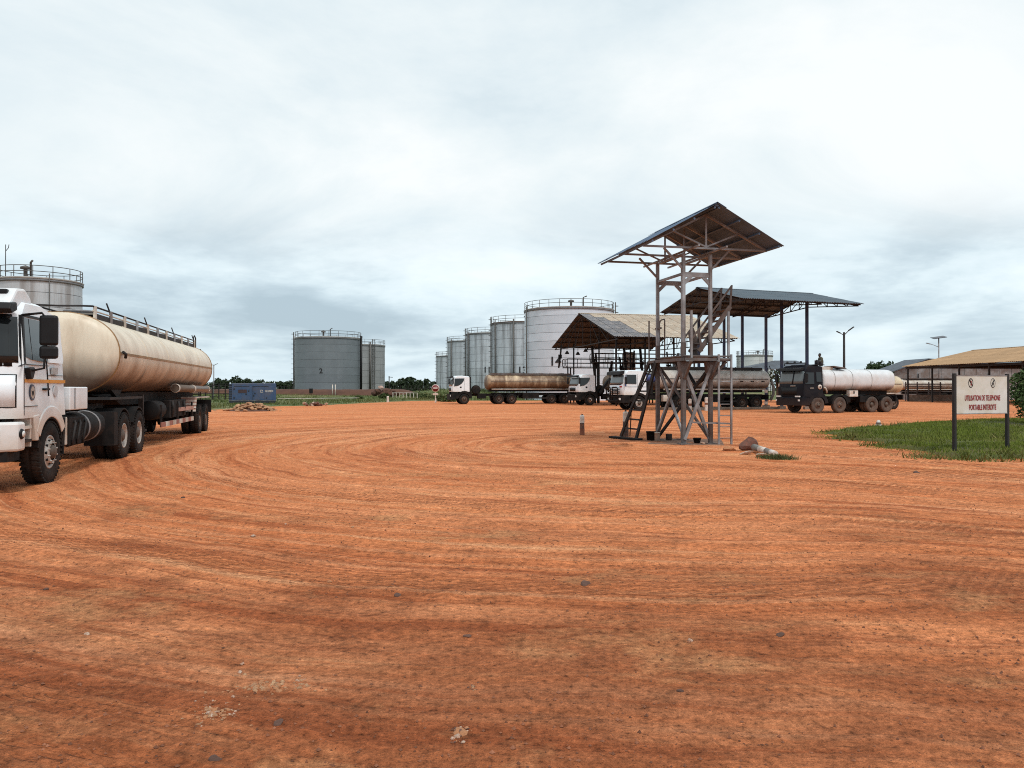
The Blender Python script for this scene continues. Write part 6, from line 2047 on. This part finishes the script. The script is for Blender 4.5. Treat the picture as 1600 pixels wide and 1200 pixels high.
# debris mound at the end of the bund
pc = Vector((*wp(600, 612, 118)[:2], 0.8))
mound = thing("debris_mound", "reddish earth mound with pale plastic sheet at the end of the bund", "mound", tuple(pc))
for k in range(14):
    rock("earth_lump", M_mud, mound, (random.gauss(0, 1.0), random.gauss(0, 0.6), random.uniform(0, 0.5)), random.uniform(0.35, 0.7), random.randint(0, 5))
rock("pale_sheet", mat("pale_pink_sheet", (0.5, 0.33, 0.28), 0.7), mound, (-0.35, -0.5, 1.0), (0.55, 0.2, 0.42), 2)

# loose stones in the foreground, each where the photo shows it
LOOSE = [
    (396, 838, 0.055, "w", "small white pebble on bare earth, nearest the lorry side"),
    (551, 823, 0.035, "s", "tiny pale pebble right of the white pebble in mid left foreground"),
    (447, 820, 0.030, "w", "tiny white stone fragment between the two pebbles at left"),
    (622, 926, 0.055, "d", "dark stone lying alone at centre left of the foreground"),
    (515, 907, 0.045, "r", "reddish clay lump left of the lone dark stone"),
    (730, 991, 0.040, "d", "small black stone below the lone dark stone"),
    (137, 991, 0.030, "w", "small white chip at the lower left of the yard"),
    (376, 1049, 0.026, "w", "white chip above the foreground stone scatter"),
    (379, 1035, 0.022, "w", "thin white flake highest above the foreground stone scatter"),
    (338, 1187, 0.042, "d", "dark stone at the bottom edge of the picture"),
    (1078, 998, 0.038, "w", "pale scrap alone on the earth right of centre foreground"),
    (1218, 991, 0.045, "d", "dark sliver of stone in the right foreground"),
    (915, 911, 0.075, "d", "dark flat clod beside a track in the middle foreground"),
    (1062, 1082, 0.028, "d", "small dark stone in the lower right foreground"),
    (286, 780, 0.055, "d", "dark stone near the tread prints at left"),
    (1432, 737, 0.10, "d", "dark flat stick-like clod near the grass island edge"),
    (72, 921, 0.04, "d", "dark stone at the far left of the foreground"),
    (436, 1133, 0.04, "d", "dark stone just right of the pale gravel scatter"),
]
MK = {"w": M_stone_white, "s": M_stone_sand, "d": M_stone_dark, "r": M_brick}
for k, (px, py, s, c, lab) in enumerate(LOOSE):
    x, y = gp(px, py)
    o = rock("loose_stone", MK[c], None, (x, y, gz(x, y) + s * 0.08), (s * 0.75, s * 0.55, s * 0.5), k)
    tag(o, lab, "stone", "loose stones in the foreground")


def scatter(name, label, cx_, cy_, wx, wy, n, smin, smax, mats, seed):
    r_ = random.Random(seed)
    x0, y0 = gp(cx_, cy_)
    root = thing(name, label, "stones", (x0, y0, 0))
    for k in range(n):
        far_ = 1.0 if r_.random() < 0.6 else 2.2
        px, py = cx_ + r_.gauss(0, wx * 0.36 * far_), cy_ + r_.gauss(0, wy * 0.42 * far_)
        x, y = gp(px, py)
        s = (smin + (smax - smin) * r_.random() ** 2.2) / (0.6 + 0.4 * far_)
        rock("stone", r_.choice(mats), root, (x - x0, y - y0, gz(x, y) + s * 0.05), (s * r_.uniform(0.7, 1.5), s, s * r_.uniform(0.8, 1.1)), r_.randint(0, 5))


scatter("stone_scatter", "scatter of sandy stones and gravel, upper of two in left foreground", 420, 1074, 55, 9, 150, 0.004, 0.020, [M_stone_sand, M_brick, M_stone_sand], 3)
scatter("stone_scatter", "scatter of pale chips and gravel, lower of two in left foreground", 338, 1114, 34, 12, 160, 0.003, 0.017, [M_stone_white, M_stone_sand, M_brick], 4)
scatter("stone_scatter", "few white flakes right of the upper gravel scatter", 470, 1064, 14, 4, 9, 0.006, 0.014, [M_stone_white, M_stone_sand], 5)
scatter("stone_scatter", "broken clay lump with white chips at the bottom centre", 718, 1150, 16, 11, 40, 0.004, 0.028, [M_brick, M_stone_white, M_stone_dark], 6)
scatter("stone_scatter", "small cluster of grey crumbs right of centre in the near foreground", 740, 1073, 7, 5, 16, 0.005, 0.012, [M_stone_dark, M_stone_sand], 8)
# fine grit all over the near ground
n = 16000
gy_ = 2.6 + 14 * rng.random(n) ** 1.5
gx2 = (rng.random(n) - 0.5) * 1.5 * gy_
gz_ = ground_h(gx2, gy_)
cl = vnoise(gx2 * 1.1, gy_ * 1.1, 61)
kp = rng.uniform(-0.5, 0.35, n) < cl
gx2, gy_, gz_ = gx2[kp], gy_[kp], gz_[kp]
n = len(gx2)
sz = 0.0035 + 0.009 * rng.random(n) ** 3
oc = np.array([[1, 0, 0], [0, 1, 0], [-1, 0, 0], [0, -1, 0], [0, 0, 0.9], [0, 0, -0.5]], float)
of = np.array([[0, 1, 4], [1, 2, 4], [2, 3, 4], [3, 0, 4], [1, 0, 5], [2, 1, 5], [3, 2, 5], [0, 3, 5]])
jit = rng.uniform(0.6, 1.4, (n, 6, 3))
vv = oc[None] * jit * sz[:, None, None] + np.stack([gx2, gy_, gz_ + sz * 0.2], -1)[:, None]
ff = (of[None] + (np.arange(n) * 6)[:, None, None]).reshape(-1, 3)
M_grit = mat("grit", (0.24, 0.095, 0.05), 0.95, var=0.5, scale=9)
gr = link("grit", mesh_np("grit", vv.reshape(-1, 3), ff, False), M_grit)
gr["kind"] = "stuff"
tag(gr, "fine reddish grit strewn over the bare foreground earth", "gravel")

# ------------------------------------------------------------------ bollards
def bollard(label, px, py, h, r, m_low=M_bandmud, bands=None, tilt=0.0):
    x, y = gp(px, py)
    b = thing("bollard", label, "bollard", (x, y, gz(x, y) - 0.02), 0, "striped bollards")
    bands = bands or [(0.0, 0.35, m_low), (0.35, 0.62, M_banddark), (0.62, 0.93, M_bandwhite)]
    for a, c_, mm in bands:
        MB().lathe([(r * 1.0, h * a), (r * 0.98, h * c_)] if a > 0 else [(r * 1.08, 0.0), (r * 1.04, h * c_)], n=18).build("painted_band", mm, b)
    MB().lathe([(r * 0.98, h * 0.93), (r * 0.85, h * 0.98), (r * 0.5, h), (0.0, h)], n=18).build("cap", M_bandwhite, b)
    MB().lathe([(r * 0.35, h), (r * 0.3, h * 1.05), (0, h * 1.06)], n=8).build("top_pin", M_darksteel, b)
    return b


bollard("striped bollard standing alone left of the loading stand", 909.5, 678.5, 0.74, 0.085)
bollard("striped bollard behind the inclined ladder of the loading stand", 977.5, 681, 0.90, 0.10, M_banddark)
bollard("white topped bollard at the kerb island behind the stand legs", 1104, 642, 1.0, 0.14, M_bandwhite, [(0, 0.45, M_bandwhite), (0.45, 0.6, M_bandmud), (0.6, 0.93, M_bandwhite)])
bollard("second pale bollard at the kerb island beside the stand post", 1078, 641, 0.9, 0.13, M_bandwhite, [(0, 0.4, M_bandwhite), (0.4, 0.6, M_bandmud), (0.6, 0.93, M_bandwhite)])
# white and black marker stones at the far grass edge
for px, py, lab in ((606, 628.6, "white marker post at the grass edge left of the no entry sign"),):
    bollard(lab, px, py, 0.75, 0.14, M_bandwhite, [(0, 0.4, M_bandwhite), (0.4, 0.6, M_bandwhite), (0.6, 0.93, M_bandwhite)])

# ------------------------------------------------------------------ boulder, fallen bollard, slabs, tuft
bx, by = gp(1169, 704)
bo = rock("boulder", M_stone_red, None, (bx, by, 0.17), (0.30, 0.24, 0.30), 3, 0.6)
tag(bo, "angular brown laterite boulder right of the loading stand", "boulder")
fb0, fb1 = Vector((*gp(1178, 706.5), 0.13)), Vector((*gp(1212, 714), 0.08))
fb = thing("fallen_bollard", "striped white and grey bollard lying on its side beside the boulder", "bollard", tuple(fb0))
segs_ = [(0.0, 0.28, M_walk), (0.28, 0.58, M_bandwhite), (0.58, 0.78, M_walk), (0.78, 1.0, M_bandwhite)]
for a, c_, mm in segs_:
    MB().tube([fb0.lerp(fb1, a), fb0.lerp(fb1, c_)], 0.085 - 0.02 * a, 14, r_end=0.085 - 0.02 * c_).build("painted_band", mm, fb, world=True)
for px, py, sx2, lab in ((1166, 709.5, 0.20, "left of two flat white stones below the boulder"), (1190, 712.5, 0.17, "right of two flat white stones below the fallen bollard")):
    x, y = gp(px, py)
    tag(rock("flat_stone", M_stone_white, None, (x, y, 0.03), (sx2, 0.12, 0.06), 1, 0.2), lab, "stone", "flat white stones")
x, y = gp(1140, 704)
tag(rock("earth_clod", M_brick, None, (x, y, 0.04), (0.2, 0.16, 0.12), 4), "crumbled earth clod at the foot of the vertical ladder", "clod")
n = 900
tx, ty_ = gp(1214, 717)
ax, ay = rng.normal(0, 0.16, n), rng.normal(0, 0.10, n)
blades("grass_tuft", tx + ax + ay * 0.3, ty_ + ay - ax * 0.45, np.zeros(n), 0.05 + 0.10 * rng.random(n), np.full(n, 0.016), 0.9, M_brush, "dark grass tuft at the end of the fallen bollard")

# ------------------------------------------------------------------ buckets and tins under the stand
def bucket(name, label, cat, px, py, r, h, m, taper=0.85, handle=True):
    x, y = gp(px, py)
    b = thing(name, label, cat, (x, y, 0.03))
    MB().lathe([(0.0, 0.01), (r * taper, 0.0), (r, h), (r * 1.06, h), (r * 1.06, h + 0.015), (r * 0.95, h + 0.015), (r * taper * 0.92, 0.03), (0, 0.03)], n=20).build("shell", m, b)
    if handle:
        MB().tube([(-r, 0, h * 0.95), (-r * 0.7, -r * 0.5, h * 0.75), (0, -r * 1.05, h * 0.6), (r * 0.7, -r * 0.5, h * 0.75), (r, 0, h * 0.95)], 0.006, 5).build("handle", M_darksteel, b)
    return b


bucket("bucket", "black bucket under the left side of the loading stand", "bucket", 1017, 689, 0.15, 0.26, M_black)
bucket("tin", "pale paint tin between the black bucket and the stand leg", "tin", 1027, 690.5, 0.085, 0.25, M_offwhite, 1.0, False)
bucket("tin", "rusty tin right of the left stand leg", "tin", 1045, 688.5, 0.10, 0.17, M_rusty, 1.0, False)
bucket("bucket", "small black pot between the right stand legs", "bucket", 1089, 693.5, 0.12, 0.13, M_black, 0.7, False)
x, y = gp(1098, 694.5)
tag(rock("crumpled_rag", M_stone_white, None, (x, y, 0.04), (0.09, 0.06, 0.04), 2), "crumpled white scrap beside the small black pot", "rag")

# white-striped stone at the back corner of the grass island
mk = thing("marker_stone", "small black and white painted marker stone on the grass island edge", "marker", (*gp(1372.5, 668.5), 0.05))
for k, mm in enumerate((M_bandwhite, M_banddark, M_bandwhite)):
    MB().lathe([(0.14 - 0.03 * k, 0.09 * k), (0.13 - 0.035 * k, 0.09 * (k + 1)), (0.0, 0.09 * (k + 1) + 0.01)], n=12).build("painted_band", mm, mk)

# ------------------------------------------------------------------ street lamps
x, y, _ = wp(1319, 600, 75)
sl_ = thing("street_lamp", "dark twin-armed street lamp pole behind the bowser tank", "street lamp", (x, y, 0))
H1 = 1.65 + (607 - 519) / 1200 * 75
MB().tube([(0, 0, 0), (0, 0, H1)], 0.13, 10, r_end=0.10).build("pole", M_darksteel, sl_)
MB().tube([(0, 0, H1 - 0.3), (0.55, 0, H1 + 0.25)], 0.04, 6).build("arm", M_darksteel, sl_)
MB().beam((0.45, 0, H1 + 0.16), (0.95, 0, H1 + 0.52), 0.22, 0.09).build("lamp_head", M_darksteel, sl_)
MB().tube([(0, 0, H1 - 0.3), (-0.45, 0, H1 - 0.05)], 0.035, 6).build("arm", M_darksteel, sl_)
MB().beam((-0.38, 0, H1 - 0.08), (-0.72, 0, H1 + 0.08), 0.2, 0.08).build("lamp_head", M_darksteel, sl_)
x, y, _ = wp(1467, 600, 108)
so = thing("street_lamp", "pale solar street lamp with flat panel rising above the shed roof", "street lamp", (x, y, 0))
H2 = 1.65 + (607 - 528) / 1200 * 108
MB().tube([(0, 0, 0), (0, 0, H2)], 0.10, 8, r_end=0.08).build("pole", M_steel, so)
MB().beam((-0.9, 0, H2 - 0.05), (0.9, 0, H2 + 0.2), 1.0, 0.07, up=(-0.1, -0.25, 1)).build("solar_panel", mat("solar_cell", (0.015, 0.02, 0.035), 0.3), so)
MB().tube([(0, 0, H2 - 1.3), (-0.7, 0, H2 - 1.0), (-1.2, 0, H2 - 0.85)], 0.04, 6).build("arm", M_steel, so)
MB().beam((-1.15, 0, H2 - 0.87), (-1.75, 0, H2 - 0.72), 0.25, 0.09).build("lamp_head", M_steel, so)
x, y, _ = wp(334, 600, 95)
so = thing("street_lamp", "thin distant lamp pole behind the tail of the cream tanker", "street lamp", (x, y, 0))
MB().tube([(0, 0, 0), (0, 0, 4.6), (-0.6, 0, 5.0), (0.5, 0, 4.8)][:2], 0.06, 6).build("pole", M_steel, so)
MB().tube([(0, 0, 4.5), (0.5, 0, 4.75)], 0.04, 5).build("arm", M_steel, so)
MB().tube([(0, 0, 4.5), (-0.5, 0, 4.7)], 0.04, 5).build("arm", M_steel, so)
x, y, _ = wp(608, 600, 210)
so = thing("utility_pole", "distant utility pole with cross arm in front of the far trees", "pole", (x, y, 0))
MB().tube([(0, 0, 0), (0, 0, 5.0)], 0.14, 6).build("pole", M_darksteel, so)
MB().beam((-0.2, 0, 4.8), (1.0, 0, 4.7), 0.15, 0.15).build("cross_arm", M_darksteel, so)

# ------------------------------------------------------------------ fences and pipe runs
def fence(label, p0, p1, n, h, m, rails=(0.35, 0.7, 0.98), wire=True):
    p0, p1 = Vector(p0), Vector(p1)
    f = thing("fence", label, "fence", tuple(p0))
    for k in range(n + 1):
        p = p0.lerp(p1, k / n)
        MB().box((p.x, p.y, p.z + h / 2), (0.11, 0.11, h)).build("post", m, f, world=True)
    for r_ in rails:
        MB().tube([p0 + Z(h * r_), p1 + Z(h * r_)], 0.035, 5).build("rail", m, f, world=True)
    return f


a0, a1 = wp(300, 600, 88), wp(362, 600, 92)
fence("dark post and rail fence between the tanker tail and generator", (a0[0], a0[1], 0.1), (a1[0], a1[1], 0.1), 6, 2.1, M_darksteel, (0.15, 0.3, 0.45, 0.6, 0.75, 0.9, 0.99))
a0, a1 = wp(614, 600, 112), wp(652, 600, 108)
fence("low pale pipe barrier on the grass left of the no entry sign", (a0[0], a0[1], 0.35), (a1[0], a1[1], 0.30), 7, 0.75, M_offwhite, (0.95,))
a0, a1 = wp(598, 600, 178), wp(688, 600, 178)
fence("long distant boundary fence below the far central trees", (a0[0], a0[1], 0.9), (a1[0], a1[1], 0.9), 16, 1.4, M_darksteel, (0.5, 0.95))
a0, a1 = wp(431, 600, 170), wp(466, 600, 170)
fence("distant boundary fence between generator and slate tank", (a0[0], a0[1], 0.6), (a1[0], a1[1], 0.6), 8, 1.6, M_darksteel, (0.5, 0.95))
pr = MB()
pa, pb = wp(434, 625.2, 92), wp(560, 624.0, 97)
pr = MB().tube([(pa[0], pa[1], 0.42), (pb[0], pb[1], 0.45)], 0.05, 6)
tag(pr.build("pipeline", M_offwhite), "thin pale pipeline crossing the grass before the earth bund", "pipe")
for px in (519.5, 524):
    x, y, _ = wp(px, 600, 125.5)
    st = MB().tube([(x, y, 0.5), (x, y, 2.3)], 0.07, 7)
    tag(st.build("standpipe", M_bandwhite), "left of two white standpipes before the slate tank" if px < 520 else "right of two white standpipes before the slate tank", "pipe", "white standpipes")
x, y, _ = wp(486, 612, 124)
ps = MB().box((x, y, 1.25), (0.5, 0.4, 0.8)).box((x, y, 0.6), (0.08, 0.08, 1.0))
tag(ps.build("valve_box", M_black), "small dark box on a stem before the slate tank bund", "box")

# ------------------------------------------------------------------ trees and shrubs
def leaf_mat(name, a, b_):
    m = bpy.data.materials.new(name)
    m.use_nodes = True
    t = m.node_tree
    bs = t.nodes["Principled BSDF"]
    co = N(t, "ShaderNodeTexCoord").outputs["Object"]
    c = ramp(t, noise(t, co, 0.9, 5, 0.7), [(0.3, a), (0.7, b_)])
    t.links.new(c, bs.inputs["Base Color"])
    bs.inputs["Roughness"].default_value = 0.75
    bs.inputs["Specular IOR Level"].default_value = 0.25
    return m


M_leaf_far = leaf_mat("far_leaves", (0.018, 0.030, 0.016), (0.040, 0.060, 0.028))
M_leaf_mid = leaf_mat("mid_leaves", (0.016, 0.032, 0.012), (0.045, 0.075, 0.025))
M_leaf_near = leaf_mat("near_leaves", (0.025, 0.050, 0.016), (0.075, 0.120, 0.035))
M_bark = mat("bark", (0.075, 0.055, 0.042), 0.9, var=0.25, scale=5)


def crown_mesh(lobes, n, leaf, seed, shell=0.55):
    r_ = np.random.default_rng(seed)
    wts = np.array([l[3] * l[4] * l[3] for l in lobes])
    pick = r_.choice(len(lobes), n, p=wts / wts.sum())
    L = np.array(lobes)[pick]
    d = r_.normal(size=(n, 3))
    d /= np.linalg.norm(d, axis=1)[:, None]
    rad = shell + (1 - shell) * r_.random(n) ** 0.6
    rad *= 1 + 0.22 * np.sin(d[:, 0] * 5 + pick) * np.cos(d[:, 2] * 6 + pick * 2)
    c = L[:, :3] + d * rad[:, None] * np.stack([L[:, 3], L[:, 3], L[:, 4]], -1)
    nrm = d * 0.6 + r_.normal(size=(n, 3)) * 0.6
    nrm /= np.linalg.norm(nrm, axis=1)[:, None]
    t = np.cross(nrm, r_.normal(size=(n, 3)))
    t /= np.linalg.norm(t, axis=1)[:, None]
    b_ = np.cross(nrm, t)
    s = leaf * r_.uniform(0.5, 1.3, n)[:, None]
    v = np.stack([c - t * s, c + b_ * s * 0.45, c + t * s, c - b_ * s * 0.45], 1).reshape(-1, 3)
    return mesh_np("crown", v, np.arange(4 * n).reshape(-1, 4), False)


def tree(name, label, x, y, h, w, seed, m, n=900, leaf=0.4, group=None, base=0.0, trunk_frac=0.35, lobes_n=7):
    r_ = random.Random(seed)
    t = thing(name, label, "tree", (x, y, base), 0, group)
    lobes = [(0, 0, h * 0.68, w * 0.36, h * 0.26)]
    for k in range(lobes_n):
        a = r_.uniform(0, 6.28)
        rr = r_.uniform(0.15, 0.42) * w
        lobes.append((rr * math.cos(a), rr * math.sin(a), h * r_.uniform(trunk_frac + 0.08, 0.84), w * r_.uniform(0.14, 0.25), h * r_.uniform(0.10, 0.18)))
    link("crown", crown_mesh(lobes, n, leaf, seed), m, t)
    tr_ = MB().tube([(0, 0, -0.3), (r_.uniform(-0.1, 0.1), 0, h * 0.3), (r_.uniform(-0.2, 0.2), 0.1, h * 0.62)], w * 0.035 + 0.05, 7, r_end=w * 0.015 + 0.03)
    tr_.build("trunk", M_bark, t)
    for k in range(1, min(5, len(lobes))):
        l = lobes[k]
        MB().tube([(0, 0, h * 0.32), (l[0] * 0.5, l[1] * 0.5, (h * 0.32 + l[2]) * 0.5), (l[0], l[1], l[2])], w * 0.015 + 0.03, 5, r_end=0.03).build("limb", M_bark, t)
    return t


FARG = "trees along the far horizon"
DESC = ["round dark tree", "broad dark tree", "low dark tree", "tall dark tree", "ragged dark tree"]
far_left = [(340, 591, 12, 260), (352, 593, 14, 250), (368, 588.5, 20, 245), (385, 592, 18, 255), (402, 595, 16, 260), (420, 597, 17, 262), (436, 596.5, 16, 258), (452, 596, 18, 255), (468, 597, 12, 260)]
spots_l = ["leftmost of the far trees, just beyond the tanker tail", "second far tree from the tanker tail", "tallest far tree left of the generator roof", "far tree above the left half of the generator", "far tree above the middle of the generator", "far tree above the right half of the generator", "far tree just right of the generator", "far tree midway between generator and slate tank", "far tree against the left edge of the slate tank"]
for k, ((px, py, wpx, Y), lab) in enumerate(zip(far_left, spots_l)):
    x, _, z = wp(px, py, Y)
    tree("far_tree", lab, x, Y, z - 0.4 + 0.5, wpx / 1200 * Y * 1.25, 200 + k, M_leaf_far, 700, 0.45, FARG, 0.3, 0.12)
far_mid = [(604, 596, 10, 250), (614, 596.5, 13, 255), (627, 591, 16, 245), (640, 588, 20, 240), (655, 593.5, 13, 250), (666, 592.5, 8, 252), (677, 596, 12, 255), (648, 597, 16, 262)]
spots_m = ["far tree touching the right edge of the grey tank", "low far tree next right of the grey tank", "far tree on the left shoulder of the central clump", "tallest far tree of the central clump", "far tree on the right shoulder of the central clump", "slim far tree standing above the gap near the no entry sign", "far tree directly behind the no entry sign", "low far tree filling behind the central clump"]
for k, ((px, py, wpx, Y), lab) in enumerate(zip(far_mid, spots_m)):
    x, _, z = wp(px, py, Y)
    tree("far_tree", lab, x, Y, z - 0.1, wpx / 1200 * Y * 1.25, 300 + k, M_leaf_far, 750, 0.45, FARG, 0.3, 0.12)
# low wood filling the horizon between them
lob = []
r_ = random.Random(5)
for k in range(210):
    a = r_.uniform(-0.62, 0.62)
    d = r_.uniform(285, 330)
    lob.append((d * math.tan(a), d, r_.uniform(0.6, 2.2), r_.uniform(4, 9), r_.uniform(1.6, 2.9)))
wood = link("far_wood", crown_mesh(lob, 26000, 0.75, 77), M_leaf_far)
wood["kind"] = "stuff"
tag(wood, "low dark wood along the whole horizon", "woodland")
x, _, z = wp(1372, 562, 135)
tree("leafy_tree", "dark round-crowned tree between the bowser tank and the grey building, left half", x, 135, z, 4.6, 401, M_leaf_mid, 1800, 0.3, None, 0, 0.2)
x, _, z = wp(1389, 563, 137)
tree("leafy_tree", "smaller dark tree touching the grey building roof", x, 137, z, 3.8, 402, M_leaf_mid, 1500, 0.3, None, 0, 0.2)
x, _, z = wp(1215, 562, 100)
tree("leafy_tree", "sparse flat-topped tree behind the dark shelter roof", x, 100, z - 0.2, 4.4, 403, M_leaf_mid, 260, 0.3, None, 0, 0.5)
x, _, z = wp(1578, 585, 88)
# flowering shrub at the right edge of the picture
sx0, sy0 = gp(1606, 672)
sh = thing("flowering_shrub", "dark leafy shrub with a few white flowers at the right edge", "shrub", (sx0, sy0, 0.15))
lobes = [(0.25, 0, 1.35, 0.75, 0.75), (-0.2, 0.1, 1.75, 0.5, 0.5), (0.4, 0.2, 2.0, 0.6, 0.45), (-0.35, -0.1, 1.15, 0.45, 0.4), (0.2, -0.2, 0.7, 0.55, 0.4), (0.9, 0, 1.2, 0.7, 0.8), (-0.15, 0, 0.55, 0.35, 0.25)]
link("foliage", crown_mesh(lobes, 4200, 0.085, 55, 0.35), M_leaf_near, sh)
r_ = random.Random(9)
for k in range(9):
    a = r_.uniform(0, 6.28)
    MB().tube([(0.15, 0, 0), (0.15 + 0.3 * math.cos(a), 0.3 * math.sin(a), 0.7), (0.15 + 0.8 * math.cos(a), 0.6 * math.sin(a), 1.3 + 0.4 * r_.random())], 0.022, 5, r_end=0.008).build("stem", M_bark, sh)
for k in range(16):
    l = r_.choice(lobes[:5])
    a, b_ = r_.uniform(2.6, 5.4), r_.uniform(-0.4, 0.9)
    c = Vector((l[0] + l[3] * math.cos(a) * math.cos(b_), l[1] + l[3] * math.sin(a) * math.cos(b_), l[2] + l[4] * math.sin(b_)))
    MB().lathe([(0.0, -0.02), (0.035, 0.0), (0.05, 0.025), (0.02, 0.02), (0.0, 0.03)], tuple(c), n=7).build("flower", M_bandwhite, sh)
# brush left of the far white lorry
for k, (px, Y, h_, w_) in enumerate(((694, 98, 1.5, 2.4), (702, 95, 1.1, 1.8), (668, 112, 0.9, 3.0), (652, 118, 0.9, 3.4), (560, 110, 0.5, 1.4), (600, 112, 0.9, 1.6))):
    x, y, _ = wp(px, 600, Y)
    b0 = float(field_h(np.array([x]), np.array([Y]), poly_sd(FIELD, np.array([x]), np.array([Y])))[0])
    s = thing("wild_bush", ["scrubby bush touching the front of the far white lorry", "low scrub under the bumper of the far white lorry", "low scrub left of the no entry sign", "low scrub beside the pale pipe barrier", "small scrub tuft before the slate tank bund", "scrub growing on the debris mound"][k], "bush", (x, y, b0))
    link("foliage", crown_mesh([(0, 0, h_ * 0.45, w_ * 0.4, h_ * 0.5), (w_ * 0.3, 0.2, h_ * 0.3, w_ * 0.25, h_ * 0.35), (-w_ * 0.3, 0, h_ * 0.35, w_ * 0.28, h_ * 0.35)], 700, 0.13, 500 + k, 0.2), M_brush, s)
    MB().tube([(0, 0, -0.1), (0.05, 0, h_ * 0.5)], 0.04, 5, r_end=0.015).build("stem", M_bark, s)
